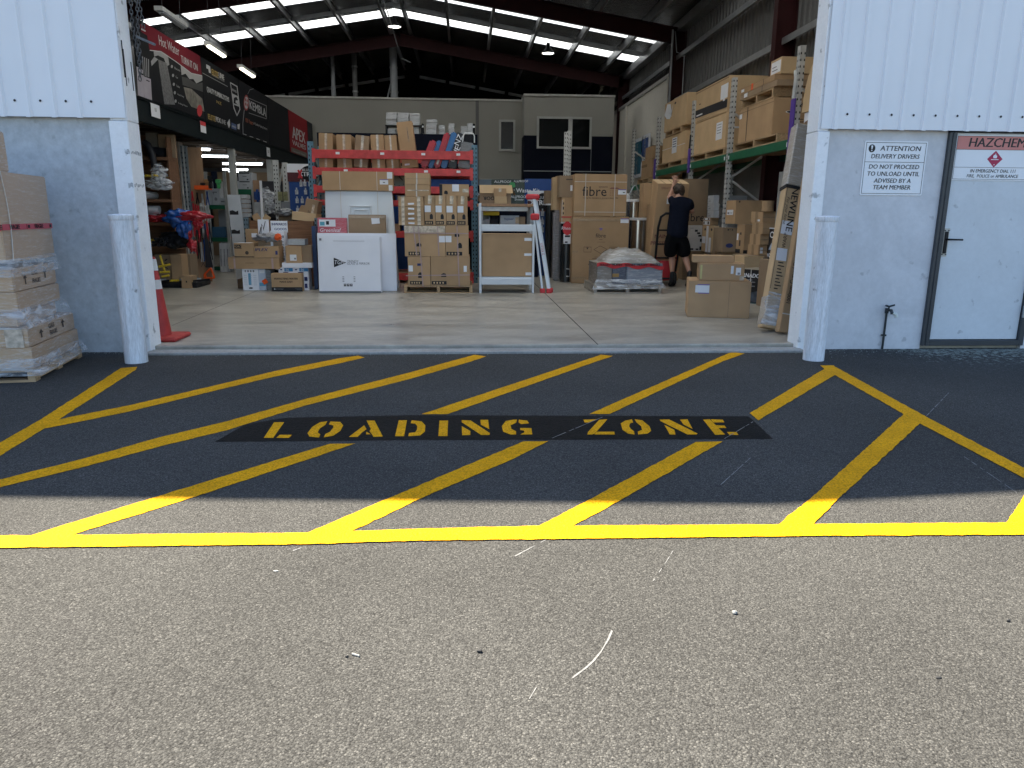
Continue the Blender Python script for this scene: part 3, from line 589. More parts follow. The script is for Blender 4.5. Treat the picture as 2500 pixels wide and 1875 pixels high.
def pallet(label, loc, w, d, rz=0., group=None, h=.13, wrap=None):
    t = thing('pallet', label, 'pallet', loc, rz, group); mt = wrap or WOODP
    n = 7; mb = MB()
    for k in range(n):
        y = -d/2+d*k/n; mb.box(-w/2, w/2, y+.008, y+d/n-.008, h-.022, h)
    mb.build('deck', mt, t)
    for x in (-w/2+.025, 0, w/2-.025): MB().box(x-.025, x+.025, -d/2, d/2, .018, h-.0225).build('stringer', mt, t)
    mb = MB()
    for y in (-d/2, -.05, d/2-.1): mb.box(-w/2, w/2, y, y+.1, 0, .0175)
    mb.build('base_board', mt, t); return t
def upright(par, x, y, z0, z1, wd, dp, mt, axis='F', hole=DARK, pitch=.075, name='rack_post', two=True):
    """a channel post with its rows of slots; flat dark patches on the outer face paint the shade in the slots"""
    mb = MB(); mb.box(x-wd/2, x+wd/2, y, y+dp, z0, z1, 0); z = z0+.08
    while z < z1-.04:
        for s in ((-.26, .26) if two else (0,)):
            if axis == 'F': mb.add([(x+s*wd+a*.014, y-.0012, z+b) for a, b in ((-.8, .016), (.8, .016), (.45, -.018), (-.45, -.018))], [(0, 1, 2, 3)], 1)
            else: mb.add([(x-wd/2-.0012, y+dp*(.5+s)+a*.014, z+b) for a, b in ((-.8, .016), (.8, .016), (.45, -.018), (-.45, -.018))], [(0, 1, 2, 3)], 1)
        z += pitch
    return mb.build(name, [mt, hole], par)
# ================================================================== outside: bollards, signs, tap, chain, cone, wrapped pallet
BOLM = m_concrete('worn_galvanised_pipe', (.66, .69, .73), var=.2, scale=4, rough=.5, streak=(2.4, 2.4, .3), fine=.22, speck=.6, bump=.05)
def bollard(px, py, ptop, label):
    g = gnd(px, py); t = thing('bollard', label, 'bollard', (g.x, g.y+.095, 0), 0, 'bollards guarding the doorway'); h = aty(px, ptop, g.y+.095).z
    MB().lathe([(.093, -.05), (.093, h-.045)], n=36).build('pipe', BOLM, t, smooth=True)
    MB().lathe([(.097, h-.044), (.099, h-.04), (.099, h-.006), (.093, h), (.04, h+.006), (.001, h+.007)], n=36).build('cap', BOLM, t, smooth=True)
bollard(322, 889, 524, 'scuffed grey pipe bollard beside the wrapped pallet of glass boxes')
bollard(1997, 883, 528, 'scuffed grey pipe bollard in front of the wall with the delivery drivers sign')
# --- signs
SGN = mat('sign_white', (.80, .82, .85), .35, var=.02); SGK = mat('sign_black', (.012, .012, .014), .45)
def signpx(pts, Y):
    a = [aty(x, y, Y) for x, y in pts]; x0 = (a[0].x+a[3].x)/2; x1 = (a[1].x+a[2].x)/2; z1 = (a[0].z+a[1].z)/2; z0 = (a[2].z+a[3].z)/2; return x0, x1, z0, z1
SY = DY-.006
x0, x1, z0, z1 = signpx([(2112.6, 343.7), (2266.8, 344.8), (2249.5, 476.8), (2098.2, 476.8)], SY)
def plate(t, w, h, r, mt, name, y=0., th=.003):
    pts = []
    for cx, cz, a0 in ((w/2-r, r, -90), (w/2-r, h-r, 0), (-w/2+r, h-r, 90), (-w/2+r, r, 180)):
        for k in range(5): a = radians(a0+k*22.5); pts.append((cx+r*cos(a), y, cz+r*sin(a)))
    return MB().ext(pts, (0, th, 0)).build(name, mt, t)
def frame2(t, w, h, ins, lw, mt, y, name='printed_border', z=0, bars=()):
    mb = MB(); a, b = -w/2+ins, w/2-ins; c, d = z+ins, z+h-ins
    for q in ((a, b, c, c+lw), (a, b, d-lw, d), (a, a+lw, c, d), (b-lw, b, c, d)): mb.box(q[0], q[1], y, y+.0006, q[2], q[3])
    for bz in bars: mb.box(a, b, y, y+.0006, bz, bz+lw)
    return mb.build(name, mt, t)
t = thing('wall_sign', 'white sign telling delivery drivers not to unload until advised', 'sign', ((x0+x1)/2, SY, z0)); w_, h_ = x1-x0, z1-z0
plate(t, w_, h_, .015, SGN, 'plate'); frame2(t, w_, h_, .014, .004, SGK, -.0012, bars=(h_*.61,))
for s, zz, sz in (('ATTENTION', .86, .062), ('DELIVERY DRIVERS', .715, .056), ('DO NOT PROCEED', .525, .056), ('TO UNLOAD UNTIL', .395, .056), ('ADVISED BY A', .268, .056), ('TEAM MEMBER', .145, .056)):
    text(s, sz*1.02, SGK, t, FRONT, (.045 if s == 'ATTENTION' else 0, -.001, h_*zz), fat=.010, shear=.12, sx=1.0 if s != 'ATTENTION' else 1.12)
mb = MB(); c = (-w_/2+.072, h_*.86); mb.ext([(c[0]+.033*cos(k*pi/12), -.001, c[1]+.036*sin(k*pi/12)) for k in range(24)], (0, .0005, 0), 0)
mb.ext([(c[0]+dx, -.0018, c[1]+dz) for dx, dz in ((-.009, .026), (.009, .026), (.004, -.008), (-.004, -.008))], (0, .0004, 0), 1); mb.ext([(c[0]+.006*cos(k*pi/4), -.0018, c[1]-.019+.006*sin(k*pi/4)) for k in range(8)], (0, .0004, 0), 1); mb.build('warning_symbol', [SGK, SGN], t)
# --- hazard sign on the steel door
HY = DY-.006
a = aty(2336.8, 328.4, HY); b = aty(2322, 439.7, HY); cx = aty(2429, 386, HY).x; xl = (a.x+b.x)/2; w_ = 2*(cx-xl); h_ = a.z-b.z
t = thing('hazard_sign', 'white and red chemical hazard sign with a flame diamond on the grey steel door', 'sign', (cx, HY, b.z)); PINK = mat('faded_red_print', (.62, .23, .20), .5, var=.05)
plate(t, w_, h_, .012, SGN, 'plate', th=.006); frame2(t, w_, h_, .01, .003, SGK, -.0016, bars=(h_*.285, h_*.675))
MB().box(-w_/2+.013, w_/2-.013, -.0009, -.0004, h_*.68, h_-.013).build('printed_band', PINK, t)
text('HAZCHEM', .118, SGK, t, FRONT, (0, -.0014, h_*.825), fat=.02, shear=.12, sx=1.02)
text('IN EMERGENCY DIAL 111', .044, SGK, t, FRONT, (0, -.0014, h_*.208), shear=.1, sx=.93); text('FIRE,  POLICE or AMBULANCE', .042, SGK, t, FRONT, (0, -.0014, h_*.095), shear=.1, sx=.93)
DIA = mat('crimson_print', (.42, .02, .075), .5); q = h_*.185; cz = h_*.475; mb = MB(); mb.ext([(0, -.001, cz-q), (q, -.001, cz), (0, -.001, cz+q), (-q, -.001, cz)], (0, .0005, 0), 0)
mb.ext([(x*q, -.0018, cz+z*q) for x, z in ((-.2, .1), (.2, .1), (.26, .3), (.15, .5), (.12, .38), (.02, .72), (-.08, .42), (-.16, .55), (-.27, .3))], (0, .0004, 0), 1); mb.box(-.48*q, .48*q, -.0018, -.0014, cz-.1*q, cz-.02*q, 1); mb.box(-.05*q, .05*q, -.0018, -.0014, cz-.75*q, cz-.6*q, 1); mb.build('flame_diamond', [DIA, SGN], t)
# --- garden tap on the wall
g = aty(2153, 856, DY-.02); hpt = aty(2163.7, 764.6, DY-.02)
t = thing('garden_tap', 'dark garden tap on an upright pipe against the grey wall', 'tap', (g.x, DY-.022, 0)); DT = mat('tarnished_pipe', (.035, .042, .045), .5, metal=.4, var=.3, scale=30)
MB().tube([(0, 0, 0), (0, 0, hpt.z)], .0105, 10).build('pipe', DT, t, smooth=True); zt = hpt.z
MB().tube([(0, 0, zt), (0, -.0, zt+.05)], .017, 10).tube([(0, 0, zt+.03), (.01, -.06, zt+.035), (.012, -.075, zt)], .014, 10).build('tap_body', DT, t, smooth=True)
MB().tube([(0, -.03, zt+.045), (0, -.03, zt+.075)], .008, 8).tube([(-.035, -.03, zt+.08), (0, -.03, zt+.07), (.055, -.03, zt+.085)], .009, 8).build('tap_handle', DT, t, smooth=True)
MB().tube([(.02, -.075, zt+.012), (.05, -.08, zt-.002), (.058, -.08, zt-.03)], .017, 10).build('hose_fitting', mat('pale_plastic', (.62, .66, .62), .4), t, smooth=True)
MB().box(-.02, .02, -.012, .02, .135, .15).build('pipe_clip', DT, t)
# --- hoist chain inside the left post
t = thing('hoist_chain', 'dangling steel hoist chain of the roller door beside the white post', 'chain', (0, 0, 0)); CH = mat('chain_steel', (.11, .11, .115), .4, metal=.7, var=.2, scale=40)
def link(mb, c, ax, ln, r, wd):
    pts = []
    for k in range(10):
        a = 2*pi*k/10; pts.append(Vector((cos(a)*wd, 0, sin(a)*ln)))
    pts.append(pts[0]); pts = [Matrix.Rotation(ax, 3, 'Z') @ p+Vector(c) for p in pts]; mb.tube(pts, r, 5, caps=False)
for sx_, y_, z0_, z1_ in ((318, 7.16, 2.45, 3.5), (331, 7.2, 2.62, 3.5), (324, 7.24, 2.9, 3.5)):
    mb = MB(); x_ = XL+.045+.03*(y_-7.16)/.04*.6; z_ = z0_; k = 0
    while z_ < z1_:
        wob = .012*sin(z_*9+y_*40); link(mb, (x_+wob, y_+.01*cos(z_*7), z_), (k % 2)*pi/2+.5+wob*8, .024, .0042, .012); z_ += .034; k += 1
    mb.build('chain_strand', CH, t, smooth='all')
MB().bar((XL+.05, 7.17, 2.80), (XL+.2, 7.2, 2.74), .01, .02).build('chain_hook', CH, t)
# --- road cone
CONR_ = mat('faded_cone_rubber', (.40, .035, .03), .55, var=.2, scale=9); CONW = mat('cone_sleeve', (.62, .60, .58), .5, var=.12, scale=12)
t = thing('traffic_cone', 'faded red and white road cone just inside the doorway', 'cone', (gnd(394, 826, FZ).x, 7.44, FZ))
MB().box(-.20, .235, -.22, .2, 0, .045).build('base', CONR_, t, bevel=.015)
R_ = lambda z: .118-.088*z/.80
MB().lathe([(R_(.045), .045), (R_(.80), .80), (.02, .81)], n=24).build('cone_body', CONR_, t, smooth=True)
for a_, b_ in ((.50, .59), (.68, .79)): MB().lathe([(R_(a_)+.003, a_), (R_(b_)+.003, b_)], n=24).build('reflective_band', CONW, t, smooth=True)
# --- pallet of film wrapped cartons of glass
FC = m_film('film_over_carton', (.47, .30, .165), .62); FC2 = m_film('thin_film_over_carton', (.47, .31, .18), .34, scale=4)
AR = .16; P0 = Vector((-3.32, 5.72)); RM = Matrix.Rotation(AR, 2)
def corner_box(label, off, dim, z, mt, deco=(), yaw=0.):
    c = P0+RM @ Vector((off[0]-dim[0]/2, off[1]+dim[1]/2)); return carton(label, (c.x, c.y, z), dim, mt, rz=AR+yaw, group='film wrapped boxes stacked on the pallet outside', deco=deco, warp=.007, bevel=.008)
c = P0+RM @ Vector((-.60, .52)); pallet('low timber pallet under the film wrapped boxes outside the doorway', (c.x, c.y, .0), 1.2, 1.06, AR, h=.10)
def arrow(u, v, s, asp): return [(u-.006*s, v-.10*s), (u+.006*s, v-.10*s), (u+.006*s, v+.03*s), (u+.02*s, v+.03*s), (u, v+.13*s), (u-.02*s, v+.03*s), (u-.006*s, v+.03*s)]
def glass(o, dim):
    word(o, dim, 'R', .47, .68, 'GLASS', .052, BROWNINK, sx=.85); word(o, dim, 'R', .5, .32, 'FRAGILE', .052, BROWNINK, sx=.85)
    poster(o, dim, 'R', [arrow(.25, .45, 2.0, 1), arrow(.72, .55, 2.0, 1)], BROWNINK)
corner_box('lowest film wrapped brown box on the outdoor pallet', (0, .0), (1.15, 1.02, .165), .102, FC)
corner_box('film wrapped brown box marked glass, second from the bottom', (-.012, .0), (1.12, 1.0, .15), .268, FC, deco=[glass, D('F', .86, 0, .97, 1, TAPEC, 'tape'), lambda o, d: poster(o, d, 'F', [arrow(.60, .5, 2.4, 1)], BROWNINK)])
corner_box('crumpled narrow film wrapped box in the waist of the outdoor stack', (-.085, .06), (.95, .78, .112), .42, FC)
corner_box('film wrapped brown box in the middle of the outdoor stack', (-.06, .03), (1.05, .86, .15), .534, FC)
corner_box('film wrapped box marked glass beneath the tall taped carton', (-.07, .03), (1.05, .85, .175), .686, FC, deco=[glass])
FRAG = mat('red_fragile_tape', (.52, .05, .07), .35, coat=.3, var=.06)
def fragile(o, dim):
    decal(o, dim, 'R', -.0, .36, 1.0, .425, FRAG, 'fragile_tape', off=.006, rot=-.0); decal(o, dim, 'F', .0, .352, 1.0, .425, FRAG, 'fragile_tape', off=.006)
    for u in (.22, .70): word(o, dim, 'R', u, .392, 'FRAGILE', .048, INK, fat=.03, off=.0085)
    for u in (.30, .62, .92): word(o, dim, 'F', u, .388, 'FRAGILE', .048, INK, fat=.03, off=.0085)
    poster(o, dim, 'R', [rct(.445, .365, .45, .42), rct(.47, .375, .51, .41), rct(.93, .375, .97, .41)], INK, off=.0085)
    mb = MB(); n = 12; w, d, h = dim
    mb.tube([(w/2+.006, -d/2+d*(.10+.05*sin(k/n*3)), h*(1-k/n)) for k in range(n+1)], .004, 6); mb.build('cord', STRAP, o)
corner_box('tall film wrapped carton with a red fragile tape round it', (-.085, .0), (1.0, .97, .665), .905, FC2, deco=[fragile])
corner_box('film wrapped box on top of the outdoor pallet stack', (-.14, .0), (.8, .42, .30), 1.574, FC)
# loose folds of film hanging off the corners of the stack
FILM = m_clear('loose_film', .36)
def foldsheet(mb, pts0, pts1, seed, amp=.02, nu=14, nv=6):
    base = len(mb.v)
    for j in range(nv+1):
        for i in range(nu+1):
            f = i/nu*(len(pts0)-1); k = min(int(f), len(pts0)-2); a = Vector(pts0[k]).lerp(Vector(pts0[k+1]), f-k); b = Vector(pts1[k]).lerp(Vector(pts1[k+1]), f-k)
            p = a.lerp(b, j/nv); nn = mnoise.noise(p*9+Vector((seed, 0, 0))); mb.v.append(tuple(p+Vector((nn, mnoise.noise(p*9+Vector((0, seed, 0))), nn*.5))*amp*sin(pi*min(1, max(0, j/nv*.8+.1)))))
    for j in range(nv):
        for i in range(nu): mb.f.append([base+j*(nu+1)+i, base+j*(nu+1)+i+1, base+(j+1)*(nu+1)+i+1, base+(j+1)*(nu+1)+i]); mb.m.append(0)
def pl(u, v, z): q = P0+RM @ Vector((u, v)); return (q.x, q.y, z)
t = thing('stretch_film', 'loose clear stretch film around the waist and foot of the outdoor stack', 'plastic film', (0, 0, 0))
mb = MB(); foldsheet(mb, [pl(-1, -.012, .56), pl(-.055, -.012, .56), pl(-.045, .9, .56)], [pl(-1, -.012, .40), pl(-.0, -.012, .41), pl(-.0, .95, .41)], 3, .035); mb.build('film_skirt', FILM, t, smooth='all')
mb = MB(); foldsheet(mb, [pl(-1, -.018, .20), pl(.012, -.016, .18), pl(.014, 1.02, .17)], [pl(-1, -.016, .06), pl(.05, -.02, .05), pl(.05, 1.05, .06)], 8, .03); mb.build('film_skirt', FILM, t, smooth='all')
mb = MB(); foldsheet(mb, [pl(-1, -.01, .93), pl(-.07, -.012, .93), pl(-.075, 1.0, .94)], [pl(-1, -.014, .80), pl(-.055, -.012, .80), pl(-.06, 1.0, .80)], 12, .03); mb.build('film_skirt', FILM, t, smooth='all')
# --- bits lying on the asphalt
def pebble(px, py, r, mt, label, sq=(1, .8, .7), name='pebble', cat='stone', group='bits lying on the asphalt'):
    bm = bmesh.new(); bmesh.ops.create_icosphere(bm, subdivisions=2, radius=r)
    for v in bm.verts: v.co = Vector((v.co.x*sq[0], v.co.y*sq[1], v.co.z*sq[2]))*(1+.25*mnoise.noise(v.co/r*1.3+Vector((px, 0, 0))))
    me = bpy.data.meshes.new(name); bm.to_mesh(me); bm.free(); me.materials.append(mt); o = bpy.data.objects.new(name, me); C.objects.link(o); g = gnd(px, py); o.location = (g.x, g.y, r*sq[2]*.8); tag(o, label, cat, group)
PALES = mat('pale_stone', (.30, .30, .28), .8); DKS = mat('dark_stone', (.03, .03, .03), .7)
pebble(1793, 1498, .009, PALES, 'small pale round pebble on the sunny asphalt'); pebble(1171, 1592, .008, DKS, 'small dark pebble standing alone near the middle of the sunny asphalt'); pebble(2461, 1517, .007, DKS, 'dark pebble near the edge of the sunny asphalt, beneath the door'); pebble(2291, 1655, .006, DKS, 'tiny dark flake below the lone dark pebble by the picture edge', (1.6, .8, .4))
pebble(674, 1395, .007, PALES, 'flat white chip just below the long yellow line', (1.6, .7, .35)); g = gnd(870, 1601)
t = MB().tube([(-.013, .006, .0032), (.010, -.006, .0032)], .0032, 8).build('cigarette_end', PALES); t.location = (g.x, g.y, 0); tag(t, 'white cigarette end lying on the sunny asphalt', 'cigarette end')
pebble(847, 1604, .005, DKS, 'dark speck beside the cigarette end')

# grit and crumbs gathered along the foot of the walls
mb = MB(); rg_ = random.Random(3)
for k in range(900):
    if k % 3: x = rg_.uniform(3.42, 7.5); y = 6.96-abs(rg_.gauss(0, .16))
    else: x = rg_.uniform(-6.5, -2.9); y = 6.96-abs(rg_.gauss(0, .05))
    if k % 9 == 1: x = rg_.uniform(-2.9, 3.3); y = 6.80-abs(rg_.gauss(0, .03))
    s = rg_.uniform(.003, .009); b_ = [(x+s*rg_.uniform(.6, 1.3)*cos(t), y+s*rg_.uniform(.6, 1.3)*sin(t), .0) for t in (0, 2.1, 4.2)]; mb.add(b_+[(x, y, s*rg_.uniform(.5, 1.1))], [(0, 1, 3), (1, 2, 3), (2, 0, 3)])
tag(mb.build('gravel', mat('pale_grit', (.22, .235, .21), .9, var=.5, scale=300)), 'fine pale grit and crumbs along the foot of the walls', 'grit', kind='stuff')
# ================================================================== middle of the hall
Z5 = lambda x, y: (540+x*.217, 380+y*.217)
Z6 = lambda x, y: (740+x*.2893, 250+y*.2893)
Z7 = lambda x, y: (1120+x*.2652, 300+y*.2652)
Z8 = lambda x, y: (1300+x*.217, 380+y*.217)
def R_(f, x0, y0, x1, y1): return (*f(x0, y0), *f(x1, y1))
def leanpx(label, r, Y, th, lean, mt, zb=FZ, **k):
    """a flat thing that stands on its lower edge and leans back"""
    x0, y0, x1, y1 = r; a = aty(x0, (y0+y1)/2, Y); b = aty(x1, (y0+y1)/2, Y); z1 = aty((x0+x1)/2, y0, Y+.5*lean).z; dim = (b.x-a.x, th, (z1-zb)/cos(lean))
    return carton(label, ((a.x+b.x)/2, Y+th/2+.004, zb+.5*th*sin(lean)), dim, mt, rot=(-lean, 0, 0), **k)
# --- leaning boards and trays
def tgm(o, dim):
    w, d, h = dim
    poster(o, dim, 'F', [[(.25, .457), (.45, .54), (.25, .627)]], INK); word(o, dim, 'F', .335, .542, 'TGM', .092, PAPER, sx=.82, off=.0045, shear=.2)
    word(o, dim, 'F', .46, .562, 'TRENDY', .052, GREYINK, align='LEFT', shear=.2, sx=.9); word(o, dim, 'F', .46, .522, 'GLASS & MIRROR', .052, GREYINK, align='LEFT', shear=.2, sx=.9)
    poster(o, dim, 'F', [rct(.25, .917, .75, .922)], GREYINK); poster(o, dim, 'F', [rct(.40+.05*k, .12, .44+.05*k, .165) for k in range(3)], INK)
    poster(o, dim, 'F', [[(.41+.05*k, .155), (.43+.05*k, .155), (.42+.05*k, .13)] for k in range(3)], PAPER, off=.004)
    poster(o, dim, 'F', [rct(.38+.18*(k % 2), .20+.028*(k//2), .41+.18*(k % 2), .21+.028*(k//2)) for k in range(8)], GREYINK)
    decal(o, dim, 'F', .015, .90, .10, .985, PAPER, off=.003); poster(o, dim, 'F', [rct(.03, .925, .065, .965)], GREYINK, off=.0055)
GREYEDGE = mat('grey_board_edge', (.16, .17, .18), .6)
o = leanpx('big plain white flat pack board behind the white boards with the black triangle', R_(Z5, 1085, 875, 1970, 1530), 12.24, .05, .075, WHB, group='white flat packed boards leaning on the red rack', name='flat_pack', cat='flat pack')
for k, (dx, dy) in enumerate(((16, 14), (7, 4))):
    o = leanpx(('rearmost' if k == 0 else 'second')+' of the three white boards packed tight, hidden but for its edge', R_(Z5, 1085+dx*.6, 905+dy*.2, 1788+dx, 1548), 12.04-.045*k, .035, .075, WHB, group='white flat packed boards leaning on the red rack', name='flat_pack', cat='flat pack')
o = leanpx('white flat pack board printed with a black triangle and thin grey lettering', R_(Z5, 1088, 912, 1788, 1550), 11.9, .04, .075, WHB, group='white flat packed boards leaning on the red rack', name='flat_pack', cat='flat pack', deco=[tgm, D('F', 0, 0, 1, .035, GREYEDGE, 'foot_strip')])
x0, y0, x1, y1 = R_(Z5, 1180, 385, 1950, 870); Y = 12.75; a = aty(x0, y1, Y); b = aty(x1, y1, Y); zt = aty(x0, y0, Y).z; wT = b.x-a.x; cx = (a.x+b.x)/2
t = thing('shower_tray', 'tall white shower tray under a strapped cardboard cap', 'shower tray', (cx, Y, FZ)); hT = zt-FZ; TRAY = mat('tray_acrylic', (.72, .76, .80), .18, var=.02, coat=.3)
mb = MB(); mb.ext([(-wT/2-.03, 0, 0), (wT/2+.06, 0, 0), (wT/2-.03, .06, hT), (-wT/2, .06, hT)], (0, .07, 0)); tr = mb.build('tray', TRAY, t, bevel=.02, smooth=True)
mb = MB(); u0, u1 = aty(*Z5(1450, 600), Y).x-cx, aty(*Z5(1690, 600), Y).x-cx; v0 = aty(*Z5(1500, 690), Y).z-FZ; v1 = aty(*Z5(1500, 560), Y).z-FZ
for q in ((u0, u0+.02, v0, v1), (u1-.02, u1, v0, v1), (u0, u1, v1-.02, v1), (u0+.06, u0+.07, v0, v1-.07), (u1-.07, u1-.06, v0, v1-.07), (u0+.06, u1-.06, v1-.08, v1-.07)): mb.box(q[0], q[1], .02, .055, q[2], q[3])
mb.build('moulded_ridge', TRAY, t, bevel=.006)
x0, y0, x1, y1 = R_(Z5, 1132, 172, 1928, 388); a = aty(x0, (y0+y1)/2, Y-.03); b = aty(x1, (y0+y1)/2, Y-.03); za = aty(x0, y1, Y-.03).z; zb_ = aty(x0, y0, Y-.03).z; dim = (b.x-a.x, .2, zb_-za)
me = boxmesh(*dim, CARD, 'cardboard_cap'); o = bpy.data.objects.new('cardboard_cap', me); C.objects.link(o); o.parent = t; o.location = ((a.x+b.x)/2-cx, .10, za-FZ)
decal(o, dim, 'F', .815, .33, .935, .60, PAPER); decal(o, dim, 'F', .815, .565, .935, .60, PURPLE, 'label_band', off=.003); decal(o, dim, 'F', .92, .64, .995, .98, PAPER); decal(o, dim, 'F', .94, .01, .995, .30, PAPER); poster(o, dim, 'F', [rct(.86, .42, .89, .46)], INK, off=.004)
for u in (.25, .775): MB().box(-dim[0]/2+dim[0]*u-.004, -dim[0]/2+dim[0]*u+.004, -dim[1]/2-.006, -dim[1]/2-.003, -(za-FZ)+.1, dim[2]).build('strap', STRAP, o)
leanpx('dull brown flat carton leaning between the red pack and the shower tray', R_(Z5, 1425, 668, 1845, 860), 12.42, .10, .06, CARD2, deco=[D('F', .62, .88, .84, .96, PAPER, rot=.08), D('F', .0, .955, 1, .985, TAPE, 'tape'), Wd('F', .25, .66, 'fibre', .16, BROWNINK)])
REDCART = m_film('red_carton_in_film', (.50, .05, .075), .42, scale=7)
leanpx('red film wrapped pack with a white label behind the white boards', R_(Z5, 1075, 702, 1405, 860), 12.36, .09, .05, REDCART, name='wrapped_pack', cat='pack', deco=[D('F', .06, .88, .62, .975, PAPER), Po('F', [rct(.09, .895, .25, .945)], mat('cyan_print', (.1, .35, .45), .5), off=.004), Po('F', [rct(.30, .905, .40, .955)], INK, off=.004), Po('F', [rct(.0, .60, 1, .70)], PAPER), Wd('F', .42, .83, 'Greenleaf', .085, PAPER, shear=.2)])
leanpx('dark blue flat panel standing on edge beside the red pack', R_(Z5, 1030, 800, 1073, 1510), 12.45, .5, .02, mat('dark_blue_sheet', (.03, .06, .14), .5), name='flat_pack', cat='flat pack')
# --- the red and blue pallet rack
Y = 13.75; Lx = aty(766, 520, Y).x; Rx = aty(1159, 520, Y).x; zt = aty(766, 345, Y).z; zr = aty(1159, 354, Y).z
RK = thing('pallet_rack', 'red beamed pallet rack on blue slotted posts', 'rack', ((Lx+Rx)/2, Y, FZ)); hw = (Rx-Lx)/2
for s, zz in ((-1, zt), (1, zr)):
    upright(RK, s*hw, 0, 0, zz-FZ, .105, .07, BLUERK); upright(RK, s*hw, .9, 0, zz-FZ, .105, .07, BLUERK)
    mb = MB()
    for k in range(5): mb.bar((s*hw, .07 if k % 2 else .9, .2+.42*k), (s*hw, .9 if k % 2 else .07, .2+.42*(k+1)), .03, .03)
    mb.build('brace', BLUERK, RK)
LV = []
for i, (ya, yb) in enumerate(((405, 478), (556, 618), (708, 768), (826, 872), (1088, 1142), (1440, 1500))):
    z1 = aty(*Z6(780, ya), Y-.03).z-FZ; z0 = aty(*Z6(780, yb), Y-.03).z-FZ; LV.append((z0, z1))
    xa, xb = -hw+.055, hw-.055
    MB().box(xa, xb, -.035, .015, z0, z1).build('beam', REDRK, RK, bevel=.004); MB().box(xa, xb, .93, .975, z0, z1).build('beam', REDRK, RK, bevel=.004)
    for s in (-1, 1): MB().box(s*(hw-.055)-.028, s*(hw-.055)+.028, -.042, -.036, z0-.07, z1+.02).build('beam_clip', REDRK, RK)
    if i > 0: MB().box(xa, xb, .02, .925, z1-.022, z1-.004).build('shelf_board', PLY, RK)
for i, us in ((0, (.165, .435, .685, .90)), (1, (.21, .70, .90))):
    for u in us: MB().box(-hw+2*hw*u-.035, -hw+2*hw*u+.035, -.0385, -.0355, sum(LV[i])/2-.005, sum(LV[i])/2+.035).build('price_label', PAPER, RK)
MB().box(hw-.02, hw+.15, .2, .204, 1.5, 1.66).build('post_guard', m_clear('clear_guard', .25), RK)
# goods on its upper shelf, between the two top beams
zs = LV[1][1]+FZ+.001; GB = 'brown cartons in a row on the red rack'
def shelfbox(label, bl, br, tl, tr_, ty, Yb, d, mt=CARD, by=549, name='cardboard_box', cat='box', group=GB, deco=(), bev=.01, tz=None):
    """a carton leaning sideways: its bottom edge runs bl..br and its top edge tl..tr_ in the photo"""
    a = aty(*Z6(bl, by), Yb); b = aty(*Z6(br, by), Yb); c = aty(*Z6(tr_, ty), Yb); e = aty(*Z6(tl, ty), Yb); zz = e.z; wv = ((b.x-a.x)+(c.x-e.x))/2; ang = atan2((c.x+e.x-a.x-b.x)/2, zz-zs); L = (zz-zs)/cos(ang)
    lift = abs(sin(ang))*wv*cos(ang)/2; hh = max(.05, L-lift*1.0)
    return carton(label, ((a.x+b.x)/2, Yb+d/2, zs+abs(sin(ang))*wv/2), (wv*cos(ang), d, hh), mt, rot=(0, ang, 0), group=group, name=name, cat=cat, deco=deco, bevel=bev)
TPE = [D('F', .43, 0, .60, 1, TAPEC, 'tape')]
shelfbox('upright brown carton at the end of the row beside the blue post', 133, 250, 130, 250, 258, 13.80, .5, deco=TPE)
shelfbox('brown carton with a crumpled front, second in the row from the blue post', 290, 412, 276, 404, 270, 13.82, .5, deco=TPE)
shelfbox('brown carton tilting on the red rack, third in the row', 420, 548, 446, 560, 278, 13.82, .45, mt=CARD2, deco=TPE)
shelfbox('brown carton fourth in the row, upright with a shiny strip of tape', 582, 694, 564, 680, 272, 13.82, .5, deco=TPE)
shelfbox('brown carton against the tall leaning one on the red rack', 704, 810, 682, 786, 276, 13.84, .5, deco=[D('F', .43, 0, .55, 1, TAPEC, 'tape'), D('T', .02, .02, .98, .98, TAPEC, 'tape')])
shelfbox('tall thin brown carton leaning above the others on the red rack', 838, 968, 782, 918, 160, 13.84, .3, mt=CARD, deco=[D('F', .60, .56, .68, .88, TAPE, 'tape'), D('F', .18, .06, .5, .10, PAPER), Po('F', [rct(.62, .62, .645, .80)], BROWNINK)])
REDG = mat('red_gloss_pack', (.42, .016, .03), .38, var=.12, scale=14, coat=.12); BLUG = mat('blue_gloss_pack', (.02, .13, .36), .36, var=.15, scale=14, coat=.12); BLKG = mat('black_gloss_pack', (.010, .010, .012), .4, var=.2, scale=10, coat=.1)
GP = 'glossy packs leaning on the red rack'; gl = [D('F', .18, .02, .40, .97, mat('pack_glare', (.6, .55, .55), .15, var=.3, scale=20), 'clear_sleeve')] if 0 else []
shelfbox('short red glossy pack leaning first beside the tall carton', 975, 1048, 1078, 1136, 322, 13.80, .36, REDG, name='glossy_pack', cat='pack', group=GP, bev=.03)
shelfbox('short blue glossy pack between the two red ones', 1050, 1090, 1132, 1178, 322, 13.86, .36, BLUG, name='glossy_pack', cat='pack', group=GP, bev=.02)
shelfbox('long red glossy pack leaning between the two blue ones', 1095, 1152, 1196, 1250, 256, 13.80, .36, REDG, name='glossy_pack', cat='pack', group=GP, bev=.03, deco=[D('F', .3, .10, .62, .24, TAPEC)])
shelfbox('long blue glossy pack leaning beside the black one', 1155, 1208, 1254, 1306, 252, 13.82, .36, BLUG, name='glossy_pack', cat='pack', group=GP, bev=.02)
shelfbox('black glossy pack with white lettering leaning on the red rack', 1215, 1292, 1302, 1358, 258, 13.84, .36, BLKG, name='glossy_pack', cat='pack', group=GP, bev=.02, deco=[Wd('F', .5, .40, 'ONE', .14, PAPER, spin=1.4, fat=.02), Wd('F', .5, .80, 'NZ', .14, PAPER, spin=1.4)])
